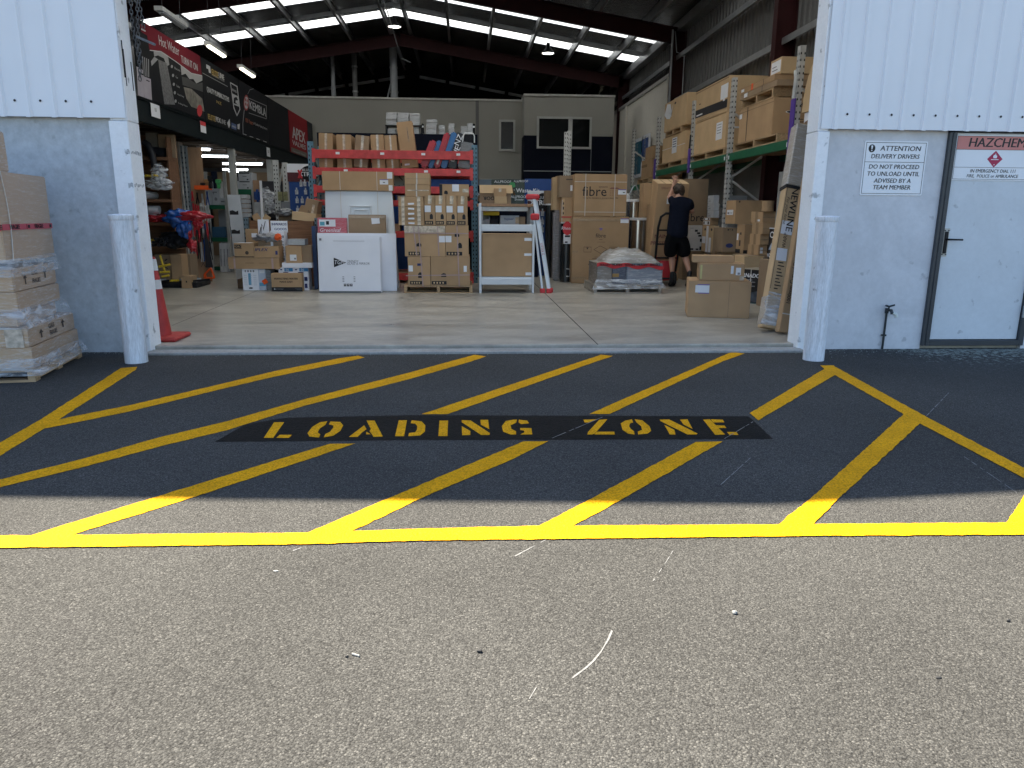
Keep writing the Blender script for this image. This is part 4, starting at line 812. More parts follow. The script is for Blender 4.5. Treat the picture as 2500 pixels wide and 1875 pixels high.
BAG = m_film('grey_plastic_bag', (.12, .12, .12), .30, scale=8)
shelfbox('grey bagged fitting with a pale slatted grille on top', 1296, 1418, 1342, 1440, 335, 13.80, .4, BAG, name='bagged_fitting', cat='fitting', group=None, bev=.02, deco=[])
a = aty(*Z6(1345, 335), 13.80); b = aty(*Z6(1446, 335), 13.80); zt_ = aty(*Z6(1400, 255), 13.80).z
t = thing('slatted_grille', 'pale slatted grille poking out of the grey bag', 'grille', ((a.x+b.x)/2, 13.85, a.z-.003)); w2 = (b.x-a.x)/2; hh = zt_-a.z
mb = MB(); mb.tube([(-w2, 0, 0), (-w2+.02, 0, hh*.75), (-w2*.6, 0, hh), (w2*.8, 0, hh*.95), (w2, 0, hh*.7), (w2, 0, 0)], .011, 6); mb.build('rim', WHT, t, smooth=True)
mb = MB(); [mb.box(-w2+2*w2*k/9-.007, -w2+2*w2*k/9+.007, .004, .012, .0, hh*.9) for k in range(1, 9)]; mb.build('slats', BLACKP, t)
# dim goods deeper in the rack, on its lower shelves
CLK = aty(*Z6(810, 690), 14.4); t = thing('wall_clock', 'round pale clock showing between the red beams', 'clock', (CLK.x, 14.4, LV[2][1]+FZ+.006))
MB().ext([(.20*cos(k*pi/14), 0, .20+.20*sin(k*pi/14)) for k in range(28)], (0, .03, 0)).build('dial', mat('clock_dial', (.55, .57, .52), .4), t)
mb = MB(); mb.bar((0, -.004, .2), (.07, -.004, .13), .004, .014); mb.bar((0, -.004, .2), (.06, -.004, .30), .004, .010)
for k in range(12): mb.box(.165*sin(k*pi/6)-.008, .165*sin(k*pi/6)+.008, -.003, -.001, .2+.165*cos(k*pi/6)-.008, .2+.165*cos(k*pi/6)+.008)
mb.build('clock_hand', INK, t)
rng = random.Random(5)
for li, lab in ((3, 'fourth'), (4, 'fifth')):
    x = -hw+.12; k = 0; zz = LV[li][1]+FZ; up_ = (LV[li-1][0]+FZ) if li > 3 else LV[2][0]+FZ
    while x < hw-.2:
        w_ = rng.uniform(.16, .34); h_ = min(rng.uniform(.12, .3), (up_-zz)*.8); mt = rng.choice([CARD2, BLACKP, NAVY, CARDD, GREYP])
        if -hw+.5 < x < -.25 or x > .2: pass
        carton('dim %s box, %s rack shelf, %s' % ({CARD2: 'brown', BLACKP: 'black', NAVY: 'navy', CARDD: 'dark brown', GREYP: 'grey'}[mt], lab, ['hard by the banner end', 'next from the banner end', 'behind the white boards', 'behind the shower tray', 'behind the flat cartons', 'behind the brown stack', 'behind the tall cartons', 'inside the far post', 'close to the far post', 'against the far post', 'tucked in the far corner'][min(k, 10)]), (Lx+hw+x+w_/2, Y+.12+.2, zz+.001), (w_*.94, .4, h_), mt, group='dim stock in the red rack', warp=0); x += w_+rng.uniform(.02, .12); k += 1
# --- strapped stack of brown boxes on a pallet
Y = 11.92; a = aty(*Z6(852, 1575), Y); b = aty(*Z6(1430, 1575), Y); zt = aty(*Z6(1140, 1545), Y).z
pallet('pale timber pallet under the strapped stack of brown boxes', ((a.x+b.x)/2, Y+.42, FZ), b.x-a.x, .84, h=max(.11, zt-FZ)); z0 = FZ+max(.11, zt-FZ)+.002
GS = 'brown boxes strapped on the pallet before the red rack'
def blk(u0, u1, k=3):  # printed black handling band
    return [Po('F', [rct(u0, .03, u1, .15)], INK), Po('F', [rct(u0+(u1-u0)*(.12+.2*i), .06, u0+(u1-u0)*(.22+.2*i), .12) for i in range(4)], CARDL, off=.004)]
def logo(u, v, s, asp=1.):
    q = [(u-.5*s, v-s*.5*asp), (u+.5*s, v-s*.5*asp), (u+.5*s, v+.1*s*asp), (u+.3*s, v+.4*s*asp), (u-.1*s, v+.5*s*asp), (u-.5*s, v+.2*s*asp)]
    return Po('F', [q], INK)
o1 = cpx('brown box at the bottom of the strapped stack, narrower one with a paper label', *R_(Z6, 885, 1300, 1074, 1548), Y, .7, zb=z0, group=GS, deco=[D('F', .03, .48, .22, .69, PAPER)]+blk(.08, .62)+[logo(.55, .36, .2, 1.0), Po('F', [rct(.42, .68, .64, .76)], BLUEINK)])
o2 = cpx('brown box at the bottom of the strapped stack, wider one', *R_(Z6, 1077, 1300, 1408, 1548), Y, .7, zb=z0, group=GS, deco=[D('F', .84, .47, .92, .68, PAPER)]+blk(.02, .40)+[logo(.33, .36, .13)])
z1 = max(top(o1), top(o2))+.001
o3 = cpx('brown box in the second layer of the strapped stack, wider one', *R_(Z6, 856, 1040, 1199, 1298), Y, .72, zb=z1, group=GS, deco=[D('F', .85, .46, .995, .67, PAPER)]+blk(.09, .40)+[logo(.35, .38, .12), D('F', 0, .78, 1, .99, TAPEC, 'tape')])
o4 = cpx('brown box in the second layer of the strapped stack, narrower one', *R_(Z6, 1201, 1040, 1397, 1298), Y, .72, zb=z1, group=GS, deco=[D('F', .0, .46, .26, .67, PAPER)]+blk(.04, .72)+[logo(.62, .36, .18), logo(.5, .70, .2, .6)])
z2 = max(top(o3), top(o4))+.001
zz = z2; fl = (1038, 1000, 960, 918, 876, 834, 795)
for k in range(6):
    o = cpx('flat brown box with a white label, number %s up the pile of six' % ('one', 'two', 'three', 'four', 'five', 'six')[k], *R_(Z6, 806-k*.8, fl[k+1], 1022-k*1.2, fl[k]), Y+.01*(k % 2), .5, zb=zz, group='six flat brown boxes piled on the strapped stack', deco=([D('F', .38, .3, .62, .66, PAPER, rot=rng.uniform(-.08, .08))] if k < 5 else [])+[D('F', .12, 0, .24, 1, TAPEC, 'tape'), D('F', .74, 0, .87, 1, TAPEC, 'tape')], warp=.002); zz = top(o)+.0008
for k, (xa, xb) in enumerate(((1024, 1114), (1116, 1205), (1208, 1298), (1301, 1388))):
    o = cpx('upright brown labelled box, %s' % ('first of four, beside the six flat boxes', 'second of four on the strapped stack', 'third of four on the strapped stack', 'last of four, above the rack post')[k], *R_(Z6, xa, 783+k*2, xb, 1038), Y, .5, zb=z2, group='four upright brown boxes on the strapped stack', deco=[D('F', .02, .44, .6, .66, PAPER), D('F', .35, .72, .68, .99, TAPEC, 'tape', rot=-.06), logo(.64, .30, .3, .6)]+blk(.02, .8)); zt4 = top(o)
cpx('long brown box lying across the four upright boxes', *R_(Z6, 1150, 690, 1400, 782), Y+.02, .42, zb=zt4+.001, deco=[D('F', .43, .38, .66, .98, PAPER), Po('F', [rct(.0, .02, .10, .98)], INK), logo(.22, .3, .12, 2.6), D('F', .78, .3, .98, .6, TAPEC, 'tape')])
o = cpx('lower of two taped brown boxes tied with a white band', *R_(Z6, 860, 690, 1068, 785), Y+.03, .45, zb=zz+.002, group='two brown boxes tied with a white band', deco=[D('F', .44, 0, .49, 1, STRAP, 'strap'), D('F', .08, .46, .96, .54, TAPEC, 'tape')])
o = cpx('upper of two taped brown boxes tied with a white band', *R_(Z6, 856, 596, 1068, 689), Y+.03, .45, zb=top(o)+.001, group='two brown boxes tied with a white band', deco=[D('F', .46, 0, .51, 1, STRAP, 'strap'), D('F', .02, .46, .98, .50, TAPE, 'tape')])
t = thing('strapping_bands', 'mauve plastic bands strapped round the lower brown boxes', 'strapping', (0, 0, 0))
def P6(x, y, Yq): q = aty(*Z6(x, y), Yq); return q
mb = MB()
for q in ([(930, 1044), (960, 1290)], [(972, 1040), (1012, 1552)], [(1135, 1044), (1146, 1296)], [(1298, 1040), (1318, 1552)], [(856, 1100), (1396, 1108)], [(868, 1462), (1408, 1456)]):
    a, b = P6(*q[0], Y-.012), P6(*q[1], Y-.012); mb = MB(); mb.bar(a, b, .018 if abs(a.x-b.x) < .5 else .003, .003 if abs(a.x-b.x) < .5 else .016, 0, (0, 0, 1) if abs(a.x-b.x) > .5 else (0, 1, 0)); mb.build('band', STRAPP, t)
# --- white steel frame with a brown panel, and the packing bench behind it
Y = 11.92; a = aty(*Z7(190, 1575), Y); b = aty(*Z7(692, 1575), Y); w_ = b.x-a.x
t = thing('steel_shelving', 'white steel frame holding a brown packing panel', 'shelving', ((a.x+b.x)/2, Y, FZ)); WF = mat('white_frame_paint', (.66, .70, .74), .35, var=.04)
zA = aty(*Z7(197, 738), Y).z-FZ; zB = aty(*Z7(685, 935), Y).z-FZ
MB().box(-w_/2, -w_/2+.035, 0, .05, 0, zA).build('leg', WF, t, bevel=.004); MB().box(w_/2-.035, w_/2, 0, .05, 0, zB).build('leg', WF, t, bevel=.004)
MB().box(-w_/2, -w_/2+.035, .55, .6, 0, zA).build('leg', WF, t, bevel=.004); MB().box(w_/2-.035, w_/2, .55, .6, 0, zB).build('leg', WF, t, bevel=.004)
for ya, yb in ((938, 998), (1433, 1490)):
    z1 = aty(*Z7(440, ya), Y).z-FZ; z0 = aty(*Z7(440, yb), Y).z-FZ; MB().box(-w_/2+.036, w_/2-.036, .004, .03, z0, z1).build('rail', WF, t, bevel=.005); MB().box(-w_/2+.036, w_/2-.036, .56, .59, z0, z1).build('rail', WF, t)
z1 = aty(*Z7(440, 1020), Y+.05).z-FZ; z0 = aty(*Z7(440, 1433), Y+.03).z-FZ
cpx('brown carton panel held in the white steel frame', *R_(Z7, 216, 1022, 676, 1430), Y+.06, .42, zb=z0+FZ+.03, mt=CARD, deco=[D('F', .84, .84, .99, .91, PAPER), D('F', .84, .49, .99, .55, PAPER), D('F', .87, .03, .99, .10, PAPER)]); MB().box(-w_/2+.036, w_/2-.036, .03, .56, z0+.0, z0+.025).build('shelf', WF, t)
YB2 = 12.75; a = aty(*Z7(200, 760), YB2); b = aty(*Z7(690, 760), YB2); zb_ = aty(*Z7(440, 745), YB2).z
t = thing('packing_bench', 'timber topped packing bench behind the white frame', 'bench', ((a.x+b.x)/2, YB2, FZ)); w_ = b.x-a.x; h_ = zb_-FZ
MB().box(-w_/2-.05, w_/2+.05, 0, .75, h_-.045, h_).build('bench_top', PLY, t, bevel=.003)
MB().box(-w_/2, w_/2-.1, .03, .06, h_-.12, h_-.05).build('apron', GALVL, t)
for sx_ in (-w_/2+.02, w_/2-.03):
    for yy in (.05, .68): MB().box(sx_-.025, sx_+.025, yy, yy+.05, 0, h_-.046).build('leg', GREYP, t)
zsh = aty(*Z7(400, 935), YB2+.05).z-FZ; MB().box(-w_/2+.05, w_/2-.06, .05, .7, zsh-.02, zsh).build('shelf', PLY, t)
o = cpx('open brown carton upside down on the bench with its flap hanging', *R_(Z7, 195, 572, 482, 740), YB2+.08, .4, zb=zb_+.001, mt=CARD2, deco=[Wd('F', .33, .30, 'FOOR', .085, INK, spin=pi, fat=.02)])
dm = (aty(*Z7(482, 655), YB2+.08).x-aty(*Z7(195, 655), YB2+.08).x, .4, top(o)-zb_)
mb = MB(); w2 = dm[0]/2; mb.ext([(-w2-.01, -.205, dm[2]), (w2+.01, -.205, dm[2]), (w2+.03, -.25, dm[2]*.56), (-w2-.0, -.25, dm[2]*.56)], (0, .004, 0)); mb.build('flap', CARDL, o); mb = MB().ext([(w2+.004, -.2, dm[2]), (w2+.004, .2, dm[2]), (w2+.07, .2, dm[2]*.5), (w2+.07, -.2, dm[2]*.5)], (.004, 0, 0)); mb.build('flap', CARD2, o)
o = cpx('small brown carton at the front of the bench, lower of two', *R_(Z7, 328, 676, 444, 740), YB2+.0, .07, zb=zb_+.001, mt=CARDL, group='two small cartons on the packing bench'); cpx('small taped brown carton stacked on another before the open carton', *R_(Z7, 322, 602, 438, 675), YB2-.0, .05, zb=top(o)+.001, mt=CARD, deco=[D('F', .4, .55, .6, 1, TAPEC, 'tape')], group='two small cartons on the packing bench')
def bin_(label, r, Yq, mt, zb):
    x0, y0, x1, y1 = r; a = aty(x0, (y0+y1)/2, Yq); b = aty(x1, (y0+y1)/2, Yq); zt = aty(x0, y0, Yq).z; w = b.x-a.x; h = zt-zb; d = .28
    mb = MB(); mb.ext([(-w/2, 0, 0), (-w/2, d, 0), (-w/2, d, h), (-w/2, .1, h), (-w/2, -.04, h*.55)], (.008, 0, 0)); mb.ext([(w/2-.008, 0, 0), (w/2-.008, d, 0), (w/2-.008, d, h), (w/2-.008, .1, h), (w/2-.008, -.04, h*.55)], (.008, 0, 0))
    mb.ext([(-w/2, 0, 0), (w/2, 0, 0), (w/2, -.04, h*.55), (-w/2, -.04, h*.55)], (0, .008, 0)); mb.box(-w/2, w/2, d-.008, d, 0, h); mb.box(-w/2, w/2, 0, d, 0, .008)
    o = mb.build('storage_bin', mt); o.location = ((a.x+b.x)/2, Yq, zb); return tag(o, label, 'bin')
zq = zsh+FZ+.001
ob = bin_('grey open fronted bin under the bench', R_(Z7, 218, 852, 284, 933), YB2+.1, GREYP, zq); bin_('dark grey open fronted bin beside the grey one under the bench', R_(Z7, 292, 852, 360, 933), YB2+.1, STEELD, zq)
bin_('yellow open fronted bin stacked on the grey bins', R_(Z7, 214, 792, 372, 850), YB2+.16, YELP, zq+aty(*Z7(250, 852), YB2+.1).z-zq+.002)
cpx('flat grey carton under the bench beside the bins', *R_(Z7, 382, 852, 556, 934), YB2+.12, .4, zb=zq, mt=GREYP, deco=[Wd('F', .45, .6, 'Raymor', .05, BLUEINK), D('F', .8, .1, 1, .8, TAPE)]); cpx('brown carton end beside the flat grey carton under the bench', *R_(Z7, 560, 864, 612, 934), YB2+.12, .4, zb=zq, mt=CARD2)
# blue and black retail stands behind the bench
t = cpx('bright blue display panel behind the packing bench', *R_(Z7, 608, 515, 882, 640), 16.0, .05, zb=FZ, mt=BLUEP, name='display_board', cat='display board', warp=0)
WK = mat('dark_green_carton', (.035, .05, .042), .4, var=.5, scale=6)
for k, r in enumerate(((186, 520, 300, 575), (300, 520, 440, 575), (440, 520, 605, 640), (440, 641, 605, 745))):
    cpx(('grey blue kit box at the end of the shelf', 'dark printed kit box next to the grey blue one', 'dark green kit box with white lettering above the bench', 'dark kit box below the green one')[k], *R_(Z7, *r), 15.2, .3, zb=None, mt=[mat('slate_carton', (.12, .16, .20), .5), WK, WK, WK][k], group='printed kit boxes shelved behind the bench', deco=([Wd('F', .75, .6, 'ALLPROOF', .07, PAPER)] if k in (1,) else []) + ([Wd('F', .66, .14, 'Shower Waste Kit', .115, PAPER, fat=.01), Wd('F', .8, .86, 'ALLPROOF', .06, PAPER), Po('F', [[(.1, .5), (.25, .8), (.45, .75), (.5, .45), (.3, .3)]], GREENP)] if k == 2 else [])+([Wd('F', .7, .62, 'ALLPROOF', .07, PAPER), Wd('F', .7, .38, 'Shower', .06, PAPER)] if k == 3 else []))
zsf = aty(*Z7(500, 745), 15.2).z; t = thing('display_shelf', 'dark shelf unit carrying the printed kit boxes', 'shelf', (aty(*Z7(400, 700), 15.2).x, 15.2, FZ)); MB().box(-.75, .75, 0, .4, 0, zsf-FZ-.002).build('cabinet', NAVY, t); zs2 = aty(*Z7(250, 575), 15.2).z-FZ; MB().box(-.78, .02, .02, .38, zsf-FZ, zs2-.002).build('shelf', NAVY, t)
def blumol(label, r, Y_, zb, head, parts):
    x0, y0, x1, y1 = r; a = aty(x0, (y0+y1)/2, Y_); b = aty(x1, (y0+y1)/2, Y_); zt = aty(x0, y0, Y_).z; w = b.x-a.x; h = zt-zb; t = thing('display_stand', label, 'display stand', ((a.x+b.x)/2, Y_, zb)); dim = (w, .06, h)
    MB().box(-w/2, w/2, -.03, .03, 0, h-head).build('back_panel', BLUEP, t); MB().box(-w/2-.02, w/2+.02, -.04, .04, h-head+.001, h).build('header', WHB, t)
    MB().box(-w/2-.02, w/2+.02, -.0435, -.0405, h-head+.002, h-head*.48).build('header_band', mat('dark_red_print', (.09, .02, .025), .5), t)
    e = MB(); e.ext([(w*.30+w*.36*cos(k*pi/12), -.046, h-head*.52+head*.42*sin(k*pi/12)) for k in range(24)], (0, .002, 0)); e.build('badge', BLACKP, t)
    text('BLU-MOL', head*.20, PAPER, t, FRONT, (w*.30, -.048, h-head*.34), fat=.01); text('XTREME', head*.34, PAPER, t, FRONT, (w*.30, -.048, h-head*.58), fat=.03); MB().bar((-w*.12, -.049, h-head*.34), (w*.0, -.049, h-head*.8), .002, head*.11, 0, (0, 0, 1)).bar((-w*.0, -.0495, h-head*.34), (-w*.12, -.0495, h-head*.8), .002, head*.11).build('cross_mark', REDP, t)
    CL = mat('blister_pack', (.5, .52, .55), .25, var=.35, scale=30)
    for (u, v, s) in parts:
        p = MB(); x = -w/2+w*u; z = h*v; p.box(x-.028*s, x+.028*s, -.055, -.032, z-.075*s, z+.01*s); p.box(x-.012*s, x+.012*s, -.05, -.031, z+.01*s, z+.05*s); p.build('blister_pack', CL, t)
Z2 = lambda x, y: (460+x*.1568, 360+y*.1568)
a = aty(*Z2(1600, 255), 14.7)
def uv(x, y): return ((x-1600)/360., None)
blumol('blue pegboard stand with a white header and hanging blister packs', R_(Z2, 1575, 255, 1990, 1000), 14.7, aty(*Z2(1600, 1200), 14.7).z if 0 else FZ, .33, [((x-1575)/415, (2.0-(0))*0+.0, 1) for x in ()]+[((x-1575)/415, v, 1.0) for x, v in ((1765, .842), (1825, .845), (1905, .845), (1690, .775), (1830, .775), (1925, .765), (1690, .70), (1770, .70), (1855, .70), (1925, .70), (1690, .62), (1770, .62), (1880, .62))])
blumol('blue blister pack stand with a white header behind the ladder', R_(Z7, 640, 625, 800, 1100), 15.6, FZ, .42, [(u, v, 1.2) for v in (.76, .66, .57) for u in (.2, .5, .8)])
# --- folding ladder
Y = 11.95; t = thing('folding_ladder', 'folded aluminium ladder with red feet leaning beside the white frame', 'ladder', (0, 0, 0)); ALU = mat('aluminium', (.62, .63, .63), .4, metal=.3, var=.05)
def P7(x, y, Yq): return aty(*Z7(x, y), Yq)
p = P7(830, 1575, Y); q = P7(692, 700, Y+.25); p.z = FZ+.03
MB().bar(p, q, .055, .03, 0, (0, 1, 0)).build('rail', ALU, t, bevel=.004); MB().bar(p+Vector((.035, .12, 0)), q+Vector((.05, .12, 0)), .03, .06, 0, (0, 1, 0)).build('rail', ALU, t, bevel=.004)
p2 = P7(770, 1562, Y+.02); p2.z = FZ+.03; q2 = P7(690, 860, Y+.2); MB().bar(p2, q2, .036, .03, 0, (0, 1, 0)).build('rail', ALU, t, bevel=.004)
for k in range(1, 7):
    f = k/7; a = p.lerp(q, f)+Vector((0, .03, 0)); MB().bar(a, a+Vector((.03, .14, 0)), .03, .03).build('rung', ALU, t)
for c in (p, p2, p+Vector((.035, .12, 0))): MB().box(c.x-.042, c.x+.042, c.y-.035, c.y+.035, FZ, FZ+.075).build('foot', REDP, t, bevel=.008)
c = q; MB().box(c.x-.13, c.x+.09, c.y-.03, c.y+.08, c.z-.01, c.z+.075).build('top_cap', REDP, t, bevel=.02); c = q2; MB().box(c.x-.05, c.x+.09, c.y-.06, c.y+.06, c.z-.06, c.z+.045).build('hinge_cover', REDP, t, bevel=.02)
g = p.lerp(q, .42); text('LITTLE GIANT', .05, REDP, t, Matrix.Rotation(0, 4, 'Z') @ FRONT, (g.x, g.y-.022, g.z), spin=-pi/2+.17)
# --- water heaters and cartons right of the ladder
CASE = mat('heater_casing', (.06, .065, .07), .25, metal=.7, var=.12, scale=3); SILV = mat('silver_wrap', (.42, .42, .42), .25, metal=.4, var=.5, scale=9)
def heater(label, r, Yq, sq=True, extra=None, zb=FZ):
    x0, y0, x1, y1 = r; a = aty(x0, (y0+y1)/2, Yq); b = aty(x1, (y0+y1)/2, Yq); zt = aty((x0+x1)/2, y0, Yq).z; w = b.x-a.x; h = zt-zb; t = thing('water_heater', label, 'water heater', ((a.x+b.x)/2, Yq+w/2, zb), 0, 'upright water heaters')
    MB().lathe([(w/2*.96, 0), (w/2*.96, .03), (w/2, .035), (w/2, h-.03)], n=32).build('casing', CASE, t, smooth=True); MB().lathe([(w/2*1.03, h-.03), (w/2*1.03, h-.004), (w/2*.98, h)], n=32).build('lid', WHT, t, smooth=True)
    return t, w, h
t, w, h = heater('dark steel water heater with a round red badge, under the small brown carton', R_(Z8, 322, 745, 448, 1405), 14.0)
mb = MB(); r_ = .085; yy = -w/2-.008; mb.ext([(r_*1.0*cos(k*pi/14), yy, h*.895+r_*1.5*sin(k*pi/14)) for k in range(28)], (0, .03, 0)); mb.build('badge', REDP, t); text('Rheem', .085, PAPER, t, FRONT, (0, yy-.003, h*.895), shear=.2)
MB().box(-.065, .075, -w/2-.006, -w/2+.03, h*.64, h*.80).build('rating_label', PAPER, t); MB().box(-.045, .055, -w/2-.008, -w/2-.006, h*.75, h*.78).box(-.04, .01, -w/2-.008, -w/2-.006, h*.655, h*.68).build('printed_mark', INK, t)
mb = MB(); mb.tube([(-.0, -w/2-.01, h*.10), (.07, -w/2-.02, h*.10), (.07, -w/2-.02, h*.22), (-.0, -w/2-.01, h*.225)], .008, 6); mb.build('pipe_guard', WHT, t, smooth=True)
zrh = FZ+h
heater('dark steel water heater half hidden behind the ladder, brown box on top', R_(Z8, 145, 540, 243, 1290), 15.0)
t_ = aty(*Z8(190, 540), 15.0).z; cpx('brown box standing on the half hidden water heater', *R_(Z8, 147, 392, 240, 540), 15.02, .35, zb=t_+.002, mt=CARD2)
o = leanpx('tall film wrapped roll standing between the two water heaters', R_(Z8, 232, 612, 322, 1375), 14.3, .25, .0, m_film('wrapped_roll', (.16, .13, .12), .45, scale=6), name='wrapped_pack', cat='pack', bevel=.04)
zc = aty(*Z8(280, 612), 14.3).z; carton('tall narrow brown carton end-on above the wrapped roll', (aty(*Z8(262, 400), 14.32).x, 14.5, zc+.002), (.10, .3, aty(*Z8(262, 242), 14.32).z-zc), CARDL, group='tall narrow cartons beside the big shower cartons'); carton('tall narrow brown carton touching the wide one above the wrapped roll', (aty(*Z8(298, 400), 14.32).x+.01, 14.5, zc+.002), (.10, .3, aty(*Z8(298, 228), 14.32).z-zc), CARD, group='tall narrow cartons beside the big shower cartons')
o = cpx('small brown carton with a red line standing on the badged water heater', *R_(Z8, 330, 470, 466, 740), 14.0, .4, zb=zrh+.002, mt=CARD, deco=[Po('F', [rct(0, .17, 1, .22)], REDP), Po('F', [rct(.05, .25, .22, .95)], CARDL), Po('F', [rct(.08, .3, .18, .4), rct(.08, .5, .18, .62), rct(.08, .7, .18, .8)], BROWNINK, off=.004), D('F', .0, .0, .03, .9, PAPER)])
cpx('brown carton with a paper label on top of the small one', *R_(Z8, 302, 224, 470, 468), 14.02, .4, zb=top(o)+.002, mt=CARD2, deco=[D('F', .74, .30, 1, .56, PAPER), Po('F', [rct(.45, .80, .95, .85)], BROWNINK)])
# --- the two big shower cartons
def fibre1(o, dim):
    w, d, h = dim
    word(o, dim, 'F', .385, .58, 'fibre', h*.33, INK, sx=1.0); word(o, dim, 'F', .545, .70, 'systems', h*.07, BROWNINK); word(o, dim, 'F', .50, .435, 'raising the standard in showers since 1986', h*.05, BROWNINK, sx=1.02)
    poster(o, dim, 'F', [[(.66, .655), (.70, .685), (.82, .685), (.86, .655)]]+[rct(.675+.045*i, .60-.035*j, .692+.045*i, .61-.035*j) for i in range(4) for j in range(4)], mat('faded_red_ink', (.22, .08, .07), .7))
    decal(o, dim, 'F', .83, .52, .985, .64, PAPER, off=.003); decal(o, dim, 'F', .83, .625, .985, .645, PURPLE, 'label_band', off=.005); poster(o, dim, 'F', [rct(.92, .56, .96, .58)], INK, off=.0055)
    for u in (.21, .765): decal(o, dim, 'F', u-.006, 0, u+.006, 1, STRAP, 'strap', off=.004)
    for v in (.10, .815): decal(o, dim, 'F', 0, v-.006, 1, v+.006, STRAP, 'strap', off=.0055)
    for u in (.2, .79): decal(o, dim, 'F', u-.05, .975, u+.05, 1.0, TAPE, 'tape', off=.002)
def fibre2(o, dim):
    w, d, h = dim
    word(o, dim, 'F', .50, .715, 'fibre', h*.085, INK); poster(o, dim, 'F', [[(.465, .815), (.535, .815), (.52, .83), (.48, .83)], [(.48, .81), (.52, .81), (.50, .79)]], PURPLE); poster(o, dim, 'F', [rct(.47, .655, .53, .66), rct(.44, .62, .58, .624)], BROWNINK)
    poster(o, dim, 'F', [rct(.205, .47, .34, .475), rct(.205, .545, .34, .55), rct(.205, .47, .209, .55), rct(.336, .47, .34, .55), rct(.66, .47, .80, .475), rct(.66, .545, .80, .55), rct(.66, .47, .664, .55), rct(.796, .47, .80, .55), rct(.68, .525, .78, .53), rct(.68, .505, .78, .51), rct(.69, .487, .76, .491), [(.25, .54), (.29, .54), (.27, .51)]], BROWNINK)
    q = [(.385, .51), (.495, .565), (.62, .515), (.51, .45)]; mb = []
    for i in range(4):
        a, b = Vector((*q[i], 0)), Vector((*q[(i+1) % 4], 0)); n = (b-a).cross(Vector((0, 0, 1))).normalized()*.0028; mb.append([(p.x, p.y) for p in (a-n, b-n, b+n, a+n)])
    poster(o, dim, 'F', mb, BROWNINK); poster(o, dim, 'F', [[(.29, .295), (.37, .295), (.35, .262), (.334, .255), (.334, .238), (.35, .232), (.31, .232), (.326, .238), (.326, .255), (.31, .262)], rct(.40, .395, .60, .40), rct(.36, .37, .66, .376)], BROWNINK)
    decal(o, dim, 'F', .84, .905, .985, .97, PAPER, off=.003); decal(o, dim, 'F', .84, .96, .985, .972, PURPLE, 'label_band', off=.005); decal(o, dim, 'F', 0, .93, .999, .965, TAPE, 'tape'); decal(o, dim, 'F', .0, .465, .10, .49, TAPE, 'tape'); decal(o, dim, 'F', 0, .06, 1, .10, TAPE, 'tape')
Y = 13.75
o = cpx('large brown shower carton on the floor, lower of two', *R_(Z8, 446, 684, 1078, 1432), Y, 1.0, zb=FZ, mt=CARD, group='two large brown shower cartons', deco=[fibre2], bevel=.012, warp=.012)
cpx('large brown shower carton tied with white cord, upper of two', *R_(Z8, 470, 206, 1062, 680), Y+.02, .95, zb=top(o)+.003, mt=CARD, group='two large brown shower cartons', deco=[fibre1], bevel=.01, warp=.008)
# --- stainless cylinders
def cylinder(label, r, Yq, zb=FZ):
    x0, y0, x1, y1 = r; a = aty(x0, (y0+y1)/2, Yq); b = aty(x1, (y0+y1)/2, Yq); w = b.x-a.x; zt = aty(x0, y0, Yq).z; t = thing('hot_water_cylinder', label, 'cylinder', ((a.x+b.x)/2, Yq+w/2, zb), 0, 'stainless cylinders'); h = zt-zb
    MB().lathe([(w/2*.94, 0), (w/2*.94, h-.05)], n=40).build('shell', STAINL, t, smooth=True); MB().lathe([(w/2, h-.05), (w/2, h-.004), (w/2*.97, h)], n=40).build('flange', WHT, t, smooth=True); return t, h, w
cylinder('broad stainless steel cylinder with a pale rim behind the wrapped pallet', R_(Z8, 1082, 698, 1338, 1150), 14.9)
t, h, w = cylinder('smaller dark stainless cylinder behind the big shower cartons', R_(Z8, 1062, 490, 1252, 695), 16.0)
MB().tube([(-w*.4, 0, h), (-.02, 0, h+.28), (w*.1, 0, h+.30), (w*.35, 0, h+.1)], .018, 6).build('lifting_frame', GALV, t)
cpx('tall brown carton beside the smaller stainless cylinder', *R_(Z8, 1250, 306, 1376, 690), 15.6, .4, zb=FZ, mt=CARD, deco=[D('F', .0, .70, 1, .705, BROWNINK, 'seam') if 0 else D('F', 0, .62, 1, .645, TAPE, 'tape')])
cpx('tall white edged brown carton behind the hand truck', *R_(Z8, 1318, 545, 1398, 1140), 14.4, .3, zb=FZ, mt=CARD, deco=[D('F', .0, .96, 1, 1, PAPER), D('F', .0, .5, .10, .96, PAPER)])
